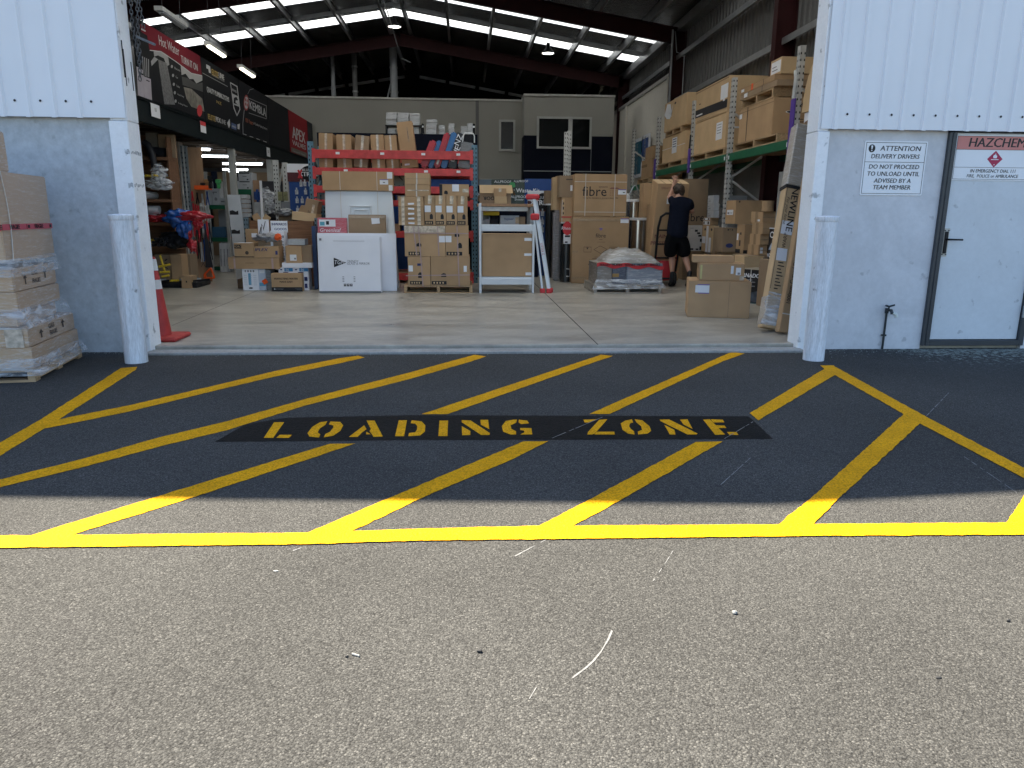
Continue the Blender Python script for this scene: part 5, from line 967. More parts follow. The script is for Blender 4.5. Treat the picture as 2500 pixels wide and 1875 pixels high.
# --- film wrapped pallet with a domed top
Y = 11.93; a = aty(*Z8(690, 1510), Y); b = aty(*Z8(1452, 1510), Y); WPM = m_film('timber_in_film', (.30, .25, .19), .5, scale=7)
pallet('film wrapped pallet carrying the domed white load', ((a.x+b.x)/2, Y+.5, FZ), b.x-a.x, 1.0, h=.14, wrap=WPM)
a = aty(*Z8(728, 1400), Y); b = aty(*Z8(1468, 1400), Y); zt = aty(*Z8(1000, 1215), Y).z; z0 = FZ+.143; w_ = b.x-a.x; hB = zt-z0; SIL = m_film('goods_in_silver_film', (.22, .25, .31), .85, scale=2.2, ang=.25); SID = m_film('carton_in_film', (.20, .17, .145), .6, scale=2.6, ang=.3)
t = thing('wrapped_load', 'low load of boxes under glossy clear film with a red fragile tape', 'wrapped load', ((a.x+b.x)/2, Y+.45, z0))
MB().box(-w_/2, -w_/2+w_*.225, -.42, .42, 0, hB).build('grey_carton', SID, t, bevel=.01); MB().box(-w_/2+w_*.23, -w_/2+w_*.44, -.425, .42, 0, hB*.97).build('printed_carton', m_film('navy_carton_in_film', (.03, .045, .09), .35, scale=8), t, bevel=.01); MB().box(-w_/2+w_*.445, w_/2, -.42, .42, 0, hB).build('silver_carton', SIL, t, bevel=.02)
MB().box(-w_/2+w_*.23, -w_/2+w_*.33, -.428, -.426, hB*.35, hB*.52).build('gold_print', mat('gold_print', (.32, .2, .07), .5), t); MB().ext([(-w_/2+w_*.275+.03*cos(k*pi/8), -.428, hB*.88+.03*sin(k*pi/8)) for k in range(16)], (0, .002, 0)).build('printed_mark', PAPER, t)
bm = bmesh.new(); nx, ny = 30, 16; g = [[None]*(ny+1) for _ in range(nx+1)]
for i in range(nx+1):
    for j in range(ny+1):
        u = i/nx*2-1; v = j/ny*2-1; e = max(abs(u), abs(v)); dome = max(0, 1-((u-.05)/.85)**2)*max(0, 1-(v/1.0)**4)
        z = hB+.21*dome**.7*(1-.1*u); ridge = .06*abs(mnoise.noise(Vector((u*3+v, v*3, 2))))+.03*mnoise.noise(Vector((u*7, v*7, 5)))
        g[i][j] = bm.verts.new((u*w_/2*1.012, v*.43, z+ridge*(1-e**6)+.004))
for i in range(nx):
    for j in range(ny): bm.faces.new((g[i][j], g[i+1][j], g[i+1][j+1], g[i][j+1]))
me = bpy.data.meshes.new('film_dome'); bm.to_mesh(me); bm.free(); me.materials.append(m_film('domed_film', (.24, .225, .20), .85, scale=3)); me.polygons.foreach_set('use_smooth', [True]*len(me.polygons)); o = bpy.data.objects.new('film_dome', me); C.objects.link(o); o.parent = t
mb = MB(); base = 0
for k in range(26):
    x = -w_/2-.01+(w_+.02)*k/26; x2 = -w_/2-.01+(w_+.02)*(k+1)/26; zk = hB*.93+.02*sin(k*.7)-.03*k/26; zk2 = hB*.93+.02*sin((k+1)*.7)-.03*(k+1)/26; mb.add([(x, -.437, zk-.03), (x2, -.437, zk2-.03), (x2, -.437, zk2+.03), (x, -.437, zk+.03)], [(0, 1, 2, 3)])
tp = mb.build('fragile_tape', REDP, t)
for k in range(5): text('FRAGILE', .045, INK, t, FRONT, (-w_/2+.12+w_*.19*k, -.4385, hB*.93), fat=.03)
mb = MB(); foldsheet(mb, [(-w_/2-.005, -.43, hB*.25), (w_/2, -.43, hB*.22), (w_/2+.01, .42, hB*.2)], [(-w_/2-.08, -.47, -.08), (w_/2+.06, -.47, -.06), (w_/2+.1, .5, -.06)], 21, .05, 22, 6); mb.build('film_skirt', m_clear('bright_film', .5), t, smooth='all')
# --- two boxes standing forward on the bare floor
Zq = lambda x, y: (1560+x*.2532, 400+y*.2532)
g = gnd(1750, 776, FZ); Y = g.y
o = cpx('large plain brown box with a white label on the open floor', *R_(Zq, 484, 1132, 1056, 1490), Y, .62, zb=FZ, mt=CARD, deco=[D('F', .11, .68, .335, .88, PAPER), D('F', .14, .885, .335, .91, PURPLE, 'label_band'), D('F', .16, .655, .335, .68, PURPLE, 'label_band'), Po('F', [rct(.655, .02, .658, .98)], BROWNINK)], bevel=.008)
def turn(o, piv, a): o.rotation_euler.z += a; p = Vector((o.location.x-piv[0], o.location.y-piv[1], 0)); p.rotate(Euler((0, 0, a))); o.location.x = piv[0]+p.x; o.location.y = piv[1]+p.y
o2 = cpx('brown box with two white labels on top of the large plain box', *R_(Zq, 580, 962, 996, 1132), Y+.04, .45, zb=top(o)+.002, mt=CARD, deco=[D('F', .70, .42, .76, .88, PAPER), D('F', .81, .35, .92, .78, PAPER), Po('F', [rct(.85, .38, .90, .50)], GREYINK, off=.004), D('F', .03, .10, .07, .9, mat('yellowed_tape', (.5, .47, .2), .4), 'tape'), D('F', .9, .05, 1, .3, TAPEC, 'tape')], bevel=.008)
carton('flat brown carton lying on the box with two labels', (o2.location.x-.10, Y+.04+.29, top(o2)+.002), (1.0*(aty(*Zq(985, 940), Y).x-aty(*Zq(600, 940), Y).x), .3, .085), CARD)
pv = (o.location.x, Y)
for q in (o, o2, C.objects[-1] if 0 else [x for x in C.objects if x.get('label', '').startswith('flat brown carton lying on the box')][0]): turn(q, pv, -.25)

for k, xq in enumerate((1380, 1391)):
    Yq = 17.2; p = aty(xq+1, 430, Yq); t = thing('rack_upright', ('white slotted rack post rising behind the big shower cartons', 'taller white slotted rack post rising behind the big shower cartons')[k], 'rack post', (0, 0, 0)); upright(t, p.x, Yq+.25*k, FZ, aty(xq, 322-6*k, Yq).z, .09, .08, GALVL, pitch=.09)
# ================================================================== mezzanine, banners and the goods below
Z3 = lambda x, y: (310+x*.24114, y*.24114)
Z4 = lambda x, y: (310+x*.2773, 300+y*.2773)
Z1 = lambda x, y: (330+x*.2411, 320+y*.2411)
XM = -4.70
bt = [atx(*Z3(*p), XM) for p in ((100, 165), (725, 553), (1945, 1318))]; bb = [atx(*Z3(*p), XM) for p in ((240, 1035), (780, 1200), (1870, 1620))]
ZT = sum(p.z for p in bt)/3; ZB = sum(p.z for p in bb)/3
MZ = thing('mezzanine', 'dark steel mezzanine floor along the side of the hall', 'mezzanine'); Y0, Y1 = 8.6, 24.4
BEAMD = mat('teal_black_steel', (.008, .013, .015), .6, var=.1, spec=.1); JOI = mat('joist_timber', (.075, .055, .04), .7, var=.2)
zl = ZB-.34
mb = MB(); mb.box(XM-.10, XM-.01, Y0, Y1, zl, ZB-.035); mb.box(XM-.11, XM+.01, Y0, Y1, ZB-.033, ZB-.004); mb.build('edge_beam', BEAMD, MZ)
MB().box(XWL+.02, XM-.11, Y0, Y1, ZB-.06, ZB-.02).build('deck', mat('deck_board', (.05, .042, .035), .8), MZ)
y = Y0+.3
while y < Y1: MB().box(XWL+.02, XM-.115, y, y+.06, zl+.08, ZB-.065).build('joist', JOI, MZ); y += .6
for i, (pxx, pyy) in enumerate(((566, 415), (659, 440), (742, 455))):
    p = atx(pxx, pyy, XM-.08); MB().box(XM-.14, XM-.02, p.y, p.y+.12, FZ, zl-.002).build('post', mat('pale_grey_post', (.40, .40, .38), .5), MZ)
p = aty(425, 400, 14.6); MB().box(p.x-.11, p.x+.11, 14.6, 14.8, FZ, zl-.002).build('post', mat('white_post_paint2', (.55, .55, .54), .5), MZ)
MB().box(XWL+.05, XM-.2, 24.3, 24.38, FZ, ZB).build('rear_wall', mat('dim_store_wall', (.10, .10, .10), .8), MZ)
# --- banners on the guard rail above it
BNK = mat('banner_black', (.010, .011, .014), .6, var=.05, spec=.08); BNR = mat('banner_crimson', (.17, .010, .022), .6, var=.05, spec=.1); BNG = mat('banner_grey', (.30, .30, .31), .5); BNW = mat('banner_print_white', (.52, .52, .53), .5, var=.05)
def P3(x, y): return atx(*Z3(x, y), XM)
def banner(name_label, xa, xb, mt=BNK, group='advertising boards along the mezzanine', name='banner'):
    ya = P3(xa, 700).y if False else None
    f = lambda x: atx(*Z3(x, (165+(x-100)*.6255)), XM).y
    y0, y1 = f(xa), f(xb); t = thing(name, name_label, 'banner', (XM, y0, ZB), 0, group); MB().box(0, .02, .004, y1-y0-.004, 0, ZT-ZB).build('board', mt, t); return t, y1-y0, ZT-ZB, y0
def bpoly(t, y0, pts, mt, name='printed_picture', lay=0):
    q = [P3(*p) for p in pts]; return MB().ext([(.0208+.0012*lay, p.y-y0, min(ZT-ZB-.002, max(.002, p.z-ZB))) for p in q], (.0008, 0, 0)).build(name, mt, t)
def btext(t, y0, s, p0, p1, hh, mt, fat=.0, lay=0, shear=0., name='lettering'):
    """one line of letters from photo point p0 to p1; hh is its height in the close-up"""
    a, b = P3(*p0), P3(*p1); cy = (a.y+b.y)/2; cz = (a.z+b.z)/2; up_ = P3(p0[0], p0[1]-hh).z-a.z; o = text(s, 1, mt, t, Matrix.Identity(4), (0, 0, 0), fat=fat, shear=shear, name=name)
    xs = [v.co.x for v in o.data.vertices]; ys = [v.co.y for v in o.data.vertices]; wx = max(xs)-min(xs); hy = max(ys)-min(ys); sx = abs(b.y-a.y)/wx; sz = up_/hy
    T = Matrix.Translation((.0225+.0012*lay, cy-y0, cz-ZB)) @ Matrix.Rotation(0, 4, 'X') @ RIGHTF @ Matrix.Diagonal((sx, sz, 1, 1)) @ Matrix.Translation((-(max(xs)+min(xs))/2, -(max(ys)+min(ys))/2, 0)); o.data.transform(T); return o
t, w, h, y0 = banner('dark hot water banner with a crimson top and a shower head', 30, 727)
bpoly(t, y0, [(165, 205), (725, 555), (745, 765), (640, 740), (480, 620), (330, 520), (215, 508)], BNR); bpoly(t, y0, [(115, 240), (185, 280), (190, 360), (128, 320)], BNR); bpoly(t, y0, [(128, 285), (172, 308), (172, 322), (128, 300)], BNW, lay=1)
mb = None
cv = [(215, 508), (330, 522), (480, 622), (640, 742), (745, 765)]
bpoly(t, y0, [(a, b-4) for a, b in cv]+[(a, b+5) for a, b in cv[::-1]], BNW, lay=1)
btext(t, y0, 'Hot Water', (308, 415), (512, 510), 95, BNW, lay=1); btext(t, y0, 'TURN IT ON', (533, 600), (700, 680), 72, BNW, lay=1, fat=.01)
bpoly(t, y0, [(255, 520), (325, 508), (400, 560), (415, 655), (390, 670), (360, 590), (300, 560), (262, 572)], BNG); bpoly(t, y0, [(228, 620), (262, 575), (300, 600), (235, 668)], BNG)
RAY = mat('banner_spray', (.13, .13, .135), .5, var=.5, scale=30); bpoly(t, y0, [(300, 600), (390, 640), (472, 1060), (365, 1055)], RAY)
for q in ((440, 665, 'Electric'), (452, 755, 'Gas'), (460, 845, 'Solar'), (470, 930, 'Heat Pump'), (478, 1015, 'Boiling Water')):
    bpoly(t, y0, [(q[0]+11*cos(k*pi/5), q[1]+8+17*sin(k*pi/5)) for k in range(10)], BNG, lay=1); n = len(q[2]); btext(t, y0, q[2], (q[0]+26, q[1]+20), (q[0]+26+7.4*n, q[1]+20+4.1*n), 22, BNG, lay=1)
bpoly(t, y0, [(540, 760), (580, 745), (620, 800), (660, 800), (690, 845), (750, 815), (750, 765), (640, 742), (530, 660)], mat('banner_sky', (.36, .36, .37), .5)); WAT = mat('banner_water', (.19, .175, .15), .5, var=.6, scale=8); bpoly(t, y0, [(560, 880), (640, 900), (750, 1000), (772, 1130), (640, 1080), (590, 1000)], WAT)
bpoly(t, y0, [(540, 775), (600, 790), (690, 850), (752, 835), (756, 930), (640, 890), (550, 860)], mat('banner_hill', (.03, .03, .035), .5), lay=1)
HWC = mat('banner_appliance', (.36, .33, .37), .5)
bpoly(t, y0, [(80, 670), (155, 715), (160, 1010), (100, 990)], HWC); bpoly(t, y0, [(150, 770), (225, 800), (240, 1035), (162, 1012)], HWC, lay=1); bpoly(t, y0, [(100, 725), (150, 750), (150, 765), (100, 740)], BNK, lay=2); bpoly(t, y0, [(178, 805), (212, 820), (212, 830), (178, 815)], BNK, lay=2)
for k in range(4): bpoly(t, y0, [(140+20*k, 570+9*k), (147+20*k, 573+9*k), (155+18*k, 765+6*k), (148+18*k, 762+6*k)], BNG)
bpoly(t, y0, [(727+26*cos(k*pi/8)-5, 1120+60*sin(k*pi/8)) for k in range(16)], REDP, lay=2)
t, w, h, y0 = banner('dark banner lettered quality plumbing systems with a wave shield', 729, 1113)
GOLD = mat('banner_gold', (.40, .27, .07), .5)
btext(t, y0, 'ELITE', (845, 725), (915, 765), 58, GOLD, fat=.03); btext(t, y0, 'LINE', (917, 752), (972, 788), 50, BNW, fat=.03); bpoly(t, y0, [(790, 650), (830, 672), (838, 742), (818, 735), (812, 700), (792, 690)], BNW); btext(t, y0, 'PLUMBING SYSTEM', (848, 765), (972, 812), 18, BNG)
bpoly(t, y0, [(752, 735), (1008, 873), (1008, 879), (752, 741)], BNG); btext(t, y0, 'QUALITY PLUMBING SYSTEMS', (797, 915), (1022, 1005), 60, BNW, fat=.01); btext(t, y0, 'NZ', (895, 1030), (945, 1050), 28, GOLD)
bpoly(t, y0, [(1033, 830), (1107, 872), (1137, 1110), (1103, 1178), (1068, 1095)], BNW); bpoly(t, y0, [(1040, 845), (1100, 880), (1128, 1105), (1102, 1160), (1074, 1085)], BNK, lay=1); bpoly(t, y0, [(1052, 945), (1112, 975), (1122, 1080), (1072, 1060)], BNW, lay=2); bpoly(t, y0, [(1068, 1045), (1070, 990), (1095, 980), (1112, 1010), (1100, 1020), (1090, 1010), (1085, 1035), (1110, 1060)], BNK, lay=3)
btext(t, y0, 'BRASS', (1052, 905), (1098, 930), 22, BNW, lay=2); btext(t, y0, 'ELITE', (808, 1175), (885, 1208), 52, GOLD, fat=.03); btext(t, y0, 'PEX', (887, 1203), (935, 1222), 48, BNW, fat=.03); btext(t, y0, 'LINE', (937, 1222), (988, 1243), 44, BNG, fat=.02)
bpoly(t, y0, [(1003, 1245), (1028, 1205), (1034, 1265), (1022, 1298)], BNW); bpoly(t, y0, [(1047, 1240), (1097, 1262), (1097, 1318), (1047, 1298)], mat('banner_blue', (.04, .08, .22), .5)); btext(t, y0, 'mico', (1051, 1272), (1093, 1290), 22, BNW, lay=1); bpoly(t, y0, [(1108, 1260), (1132, 1252), (1128, 1310), (1110, 1305)], BNW)
t, w, h, y0 = banner('dark banner with a boxed white name and a round red emblem', 1115, 1408)
bpoly(t, y0, [(1198+26*cos(k*pi/10), 1040+80*sin(k*pi/10)) for k in range(20)], mat('banner_red', (.35, .03, .03), .5)); bpoly(t, y0, [(1198+20*cos(k*pi/10), 1040+62*sin(k*pi/10)) for k in range(20)], BNW, lay=1)
for dy in (-24, 18): 
    for dx in (-8, 8): bpoly(t, y0, [(1198+dx+6*cos(k*pi/5), 1040+dy+dx*.6+18*sin(k*pi/5)) for k in range(10)], mat('banner_red', (.35, .03, .03), .5), lay=2)
btext(t, y0, 'KEMBLA', (1230, 1062), (1396, 1138), 82, BNW, fat=.015, lay=1)
for q in ([(1222, 990), (1402, 1068), (1402, 1074), (1222, 996)], [(1224, 1140), (1402, 1200), (1402, 1206), (1224, 1146)], [(1400, 1068), (1404, 1069), (1404, 1206), (1400, 1204)]): bpoly(t, y0, q, BNG)
btext(t, y0, '100 Years', (1190, 1215), (1266, 1245), 42, mat('banner_rust', (.34, .08, .03), .5)); btext(t, y0, 'of Quality Piping Systems', (1270, 1252), (1410, 1308), 34, BNG)
for k in range(4): bpoly(t, y0, [(1165+68*k, 1352+24*k), (1200+68*k, 1364+24*k), (1200+68*k, 1370+24*k), (1165+68*k, 1358+24*k)], BNW)
arc = [(1165, 1390), (1160, 1250), (1175, 1110)]; bpoly(t, y0, arc+[(a+5, b) for a, b in arc[::-1]], BNG); arc = [(1212, 950), (1235, 905), (1272, 895)]; bpoly(t, y0, arc+[(a, b+6) for a, b in arc[::-1]], BNG)
t, w, h, y0 = banner('plain black board between the boxed name banner and the red one', 1410, 1622)
t, w, h, y0 = banner('red valve banner with big white capitals at the end of the row', 1624, 1815, mat('banner_red2', (.24, .013, .02), .6, spec=.1))
btext(t, y0, 'APEX', (1664, 1345), (1796, 1390), 118, BNW, fat=.025); btext(t, y0, 'VALVES', (1666, 1445), (1802, 1490), 48, BNW, fat=.01); bpoly(t, y0, [(1656, 1490), (1812, 1548), (1812, 1600), (1656, 1535)], mat('banner_olive', (.08, .08, .06), .5)); btext(t, y0, 'General Valves', (1672, 1525), (1798, 1570), 24, BNG, lay=1)
t, w, h, y0 = banner('dark grey mottled board closing the row of banners by the office', 1817, 1945, mat('slate_board', (.022, .027, .032), .6, var=.4, scale=4, spec=.1))
# numbered bay cards hanging from the edge beam
def card(label, pts, s, red=False):
    q = [P3(*p) for p in pts]; y0 = min(p.y for p in q); y1 = max(p.y for p in q); z0 = min(p.z for p in q); z1 = min(ZB-.035, max(p.z for p in q)); t = thing('bay_card', label, 'card', (XM+.012, y0, z0), 0, 'paper cards taped to the mezzanine beam')
    MB().box(0, .002, 0, y1-y0, 0, z1-z0).build('sheet', PAPER, t)
    if s: text(s, (z1-z0)*.42, INK, t, RIGHTF, (.0035, (y1-y0)/2, (z1-z0)*.56), fat=.015)
    if red: MB().box(.0022, .003, 0, y1-y0, (z1-z0)*.62, z1-z0).build('red_band', REDP, t)
card('white card numbered eleven on the mezzanine beam', ((228, 1045), (318, 1060), (325, 1185), (255, 1180)), '11'); card('white card with a red band below the hot water banner', ((730, 1200), (785, 1215), (790, 1350), (742, 1335)), '', True); card('small white card on the beam over the second post', ((1408, 1490), (1440, 1500), (1440, 1585), (1412, 1580)), '2.1')
# --- hanging strip lights over the mezzanine
TUBE = mat('lamp_tube', (1, .97, .78), .4, emit=1.6, var=.02); TUBEW = mat('lamp_tube_white', (.93, .97, 1), .4, emit=4.5, var=.02)
def strip(label, a, b, lit, drop, Xq, group='strip lights hung over the mezzanine'):
    p = atx(*a, Xq); q = atx(*b, Xq); t = thing('strip_light', label, 'strip light', (0, 0, 0), 0, group); zz = (p.z+q.z)/2; p.z = q.z = zz
    MB().box(Xq-.05, Xq+.05, p.y, q.y, zz, zz+.05).build('housing', GALVL, t)
    tm = MB().tube([(Xq, p.y+.03, zz-.02), (Xq, q.y-.03, zz-.02)], .016, 8).tube([(Xq+.035, p.y+.03, zz-.015), (Xq+.035, q.y-.03, zz-.015)], .012, 8).build('tube', TUBE if lit else GREYP, t)
    for f in (.15, .85): yq = p.y+(q.y-p.y)*f; MB().tube([(Xq, yq, zz+.05), (Xq+.02, yq, zz+.5), (Xq, yq, roofz(Xq)-.25)], .004, 5).build('cord', STEELD, t)
strip('unlit strip light hanging highest, nearest the roller door', Z3(318, 105), Z3(578, 275), False, .8, -3.75)
strip('lit strip light hanging beneath the roof lights over the plumbing banner', Z3(808, 450), Z3(982, 568), True, .8, -4.1)
strip('lit strip light hanging lowest, before the dark rear gable', Z3(1142, 678), Z3(1280, 775), True, .8, -4.1)
# --- high bay lamps
def bay(label, x, y, Yq):
    p = aty(x, y, Yq); t = thing('high_bay_lamp', label, 'lamp', p, 0, 'round lamps hung from the roof'); MB().lathe([(.05, .30), (.07, .16), (.20, .03), (.21, 0), (.19, 0), (.06, .14)], n=24).build('reflector', STEELD, t, smooth=True)
    MB().lathe([(.0, .012), (.185, .012), (.185, .02)], n=24).build('lens', mat('lamp_lens', (1, .98, .85), .4, emit=3.0), t); MB().tube([(0, 0, .3), (0, 0, roofz(p.x)-p.z-.2)], .008, 5).build('cord', GREYP, t)
bay('round lamp lit under the ridge of the roof', 963, 66, 23.5); bay('round lamp lit under the sloping roof toward the office windows', 1338, 131, 24.0)
# --- lights under the mezzanine
def under(label, a, b, Yq):
    p = aty(*a, Yq); q = aty(*b, Yq); zz = zl-.03; s = (p+q)/2; t = thing('strip_light', label, 'strip light', ((p.x+q.x)/2, Yq, (p.z+q.z)/2), 0, 'white strip lights under the mezzanine'); hw_ = (q.x-p.x)/2
    MB().tube([(-hw_, 0, 0), (hw_, 0, 0)], .022, 8).build('tube', TUBEW, t); MB().box(-hw_-.03, hw_+.06, -.03, .03, .022, .06).build('housing', GREYP, t)
    for s_ in (-.7, .7): MB().tube([(hw_*s_, 0, .06), (hw_*s_, 0, max(.07, zl+.1-(p.z+q.z)/2))], .006, 5).build('cord', GREYP, t)
under('short white strip light nearest the pigeonhole shelves', Z1(392, 96), Z1(448, 98), 15.6); under('second short white strip light by the pigeonhole shelves', Z1(402, 181), Z1(462, 183), 17.5); under('white strip light just past the top of the plywood panel', Z1(640, 185), Z1(754, 187), 16.6)
under('long white strip light crossing behind the thin post', Z4(648, 294), Z4(942, 296), 17.8); under('longest white strip light under the mezzanine', Z4(845, 358), Z4(1190, 364), 20.2); under('white strip light below the longest one', Z4(845, 410), Z4(1062, 413), 22.0); under('shortest white strip light over the stacked white boxes', Z4(898, 429), Z4(980, 431), 23.2)
# --- pigeonhole shelf with pipes, bags and rods
SHW = m_wood('shelf_timber', (.17, .085, .045), scale=2.5); SH = 12.9
xa = -6.6; xb = aty(*Z1(385, 800), SH).x; zz = [aty(*Z1(260, y), SH).z for y in (20, 262, 470, 690, 925, 1165)]
t = thing('pigeonhole_shelf', 'brown timber pigeonhole shelf crammed with plumbing pipe and bags', 'shelf', (0, SH, FZ))
for z in zz[1:]: MB().box(xa, xb, 0, .4, z-FZ-.05, z-FZ).build('shelf_board', SHW, t)
MB().box(xa, xb, .4, .42, .0, zz[0]-FZ).build('back_panel', SHW, t)
for x in (xa, -5.9, -5.52, xb-.03):
    for k in range(1, len(zz)): MB().box(x, x+.025, .02, .395, (zz[k] if k < len(zz) else 0)-FZ+.001, zz[k-1]-FZ-.051).build('divider', SHW, t)
rg = random.Random(11); PIPEW = mat('white_pipe', (.60, .60, .61), .35, var=.06); PIPEY = mat('yellow_gas_pipe', (.60, .42, .03), .4); PIPEK = mat('black_pipe', (.02, .02, .024), .45); BAGW = m_clear('clear_bag', .45)
def rods(kind, label, n, xr, z0, mt, r, group, out=.12, lv=1):
    """pipes lying in the shelf with their ends towards the doorway"""
    for k in range(n):
        x = xr[0]+(xr[1]-xr[0])*((k+.5)/n)+rg.uniform(-.01, .01); z = z0+r+(k % lv)*2.05*r; o = MB().tube([(x, -out-rg.uniform(0, .12), 0), (x, .36, 0)], r, 12).build(kind, mt, smooth=True); o.location = (0, SH, z+.002); tag(o, label, 'pipe', group)
    return
hole = MB()
rods('yellow_pipe', 'thin yellow pipe in the second pigeonhole from the top', 3, (xb-.5, xb-.05), zz[2], PIPEY, .016, 'yellow pipes in the second pigeonhole', .25)
rods('yellow_pipe', 'thin yellow pipe among the white ones in the middle pigeonhole', 5, (xb-.8, xb-.55), zz[3], PIPEY, .018, 'yellow pipes in the middle pigeonhole', .05, 2)
for kk, (x_, r_, z_, lab) in enumerate(((xb-.40, .062, zz[3], 'fat white pipe end sticking out of the middle pigeonhole'), (xb-.62, .052, zz[3]+.075, 'white pipe resting on yellow ones in the middle pigeonhole'), (xb-.36, .085, zz[4]+.12, 'big white pipe lying crosswise above the red bag'), (xb-.42, .075, zz[4]+.0, 'grey white pipe under the big crosswise one'))):
    if kk < 2:
        o = MB().lathe([(r_, 0), (r_, .5)], n=20).build('white_pipe', PIPEW, smooth=True); o.rotation_euler = (-pi/2, 0, 0); o.location = (x_, SH-.18, z_+r_+.002); MB().lathe([(r_*.72, -.002), (r_*.72, .0)], n=16).build('bore', DARK, o)
    else: o = MB().tube([(-.55, 0, 0), (.0, 0, 0)], r_*.8, 14).build('white_pipe', PIPEW, smooth=True); o.location = (x_+.1, SH+.1, z_+r_)
    tag(o, lab, 'pipe', 'white pipes in the pigeonhole shelf')
rods('yellow_pipe', 'thin yellow pipe in a bundle in the lowest pigeonhole', 9, (xb-.75, xb-.3), zz[5], PIPEY, .018, 'yellow pipes in the lowest pigeonhole', .12, 3)
rods('black_pipe', 'dark pipe offcut poking out beside the lowest yellow bundle', 10, (xb-.3, xb+.0), zz[5], PIPEK, .024, 'dark pipe offcuts in the lowest pigeonhole', .22, 3)
def crumple(label, c, s, mt, name, cat, group=None, seed=0, amp=.55, sub=4):
    bm = bmesh.new(); bmesh.ops.create_icosphere(bm, subdivisions=sub, radius=1)
    for v in bm.verts:
        n = v.co.normalized(); k = 1+amp*mnoise.noise(n*2.2+Vector((seed, 0, 0)))+amp*.7*(.35-abs(mnoise.noise(n*3.7+Vector((0, seed, 0)))))+amp*.5*(.3-abs(mnoise.noise(n*8+Vector((0, 0, seed))))); v.co = Vector((n.x*s[0], n.y*s[1], n.z*s[2]))*k
    zmin = min(v.co.z for v in bm.verts)
    me = bpy.data.meshes.new(name); bm.to_mesh(me); bm.free(); me.materials.append(mt); me.polygons.foreach_set('use_smooth', [True]*len(me.polygons)); o = bpy.data.objects.new(name, me); C.objects.link(o); o.location = c; return tag(o, label, cat, group)
BLUB = mat('blue_plastic_bag', (.02, .09, .34), .25, var=.35, scale=12, coat=.4); REDB = mat('red_plastic_bag', (.42, .02, .03), .28, var=.3, scale=12, coat=.4)
def at1(x, y, Y): return aty(*Z1(x, y), Y)
crumple('big crumpled blue plastic bag spilling off the pigeonhole shelf', at1(430, 880, SH-.25), (.21, .15, .12), BLUB, 'plastic_bag', 'bag', 'blue and red bags spilling off the shelf', 3); crumple('blue plastic bag drooping under the bigger blue one', at1(490, 960, SH-.3), (.10, .08, .17), BLUB, 'plastic_bag', 'bag', 'blue and red bags spilling off the shelf', 7)
crumple('red plastic bag spread across in front of the blue post', at1(590, 860, SH-.35), (.23, .08, .065), REDB, 'plastic_bag', 'bag', 'blue and red bags spilling off the shelf', 9); crumple('red plastic bag tip hanging before the hand tools', at1(635, 930, SH-.3), (.07, .06, .09), REDB, 'plastic_bag', 'bag', 'blue and red bags spilling off the shelf', 13); crumple('narrow red bag dangling along the blue post', at1(540, 1000, SH-.3), (.04, .04, .17), REDB, 'plastic_bag', 'bag', 'blue and red bags spilling off the shelf', 5); crumple('small bright red bag at the foot of the dangling bags', at1(575, 1160, SH-.3), (.06, .05, .09), REDB, 'plastic_bag', 'bag', 'blue and red bags spilling off the shelf', 17)
crumple('flat red bag in the fourth pigeonhole under white pipes', at1(210, 885, SH+.1), (.20, .2, .06), REDB, 'plastic_bag', 'bag', None, 19); crumple('clear bag with white stuff hanging off the second shelf', at1(240, 425, SH-.1), (.11, .1, .13), BAGW, 'plastic_bag', 'bag', 'clear bags on the pigeonhole shelf', 23); crumple('clear bag of grey clips on the middle shelf', at1(240, 535, SH-.05), (.2, .12, .09), BAGW, 'plastic_bag', 'bag', 'clear bags on the pigeonhole shelf', 27)
crumple('black bundle of rubber seals in the lowest pigeonhole', at1(430, 1100, SH-.1), (.22, .12, .13), BLACKP, 'rubber_bundle', 'bundle', None, 31, .5)
c0 = aty(*Z1(235, 225), SH+.1); t2 = MB(); t2.tube([aty(*Z1(*p), SH-.05) for p in ((85, 110), (130, 140), (170, 230), (190, 330), (200, 370))], .055, 10); o = t2.build('drain_hose', PIPEK, smooth=True); tag(o, 'thick black drain hose drooping over the top of the pigeonhole shelf', 'hose')
o = MB().tube([aty(*Z1(*p), SH+.2) for p in ((150, 215), (240, 225), (320, 235))], .10, 10).build('drain_hose', PIPEK, smooth=True); tag(o, 'fat black hose lying flat on top of the pigeonhole shelf', 'hose')
cpx('big grey brown cardboard sheet propped on the pigeonhole shelf', *R_(Z1, 240, 35, 405, 275), SH+.2, .05, zb=zz[1]+.001, mt=CARD2, name='cardboard_sheet', cat='cardboard')
cpx('pale ribbed cardboard pack standing at the top of the pigeonholes', *R_(Z1, 110, 15, 225, 215), SH+.27, .1, zb=zz[1]+.001, mt=mat('pale_ribbed_card', (.24, .22, .19), .8))
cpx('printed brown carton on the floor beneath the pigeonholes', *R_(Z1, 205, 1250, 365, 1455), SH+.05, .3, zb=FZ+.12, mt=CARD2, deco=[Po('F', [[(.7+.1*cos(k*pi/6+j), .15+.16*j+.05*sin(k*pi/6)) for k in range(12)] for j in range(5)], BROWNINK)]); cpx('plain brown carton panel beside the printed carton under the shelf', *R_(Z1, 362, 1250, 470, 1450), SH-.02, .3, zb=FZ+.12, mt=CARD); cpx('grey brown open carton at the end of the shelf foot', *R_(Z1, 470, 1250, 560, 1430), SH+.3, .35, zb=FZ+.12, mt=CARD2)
t = thing('scrap_tray', 'black tray of offcuts on the floor under the pigeonholes', 'tray', (aty(*Z1(350, 1500), SH).x, SH+.1, FZ)); MB().box(-.55, .5, -.25, .45, 0, .1).build('tray_body', BLACKP, t, bevel=.02)
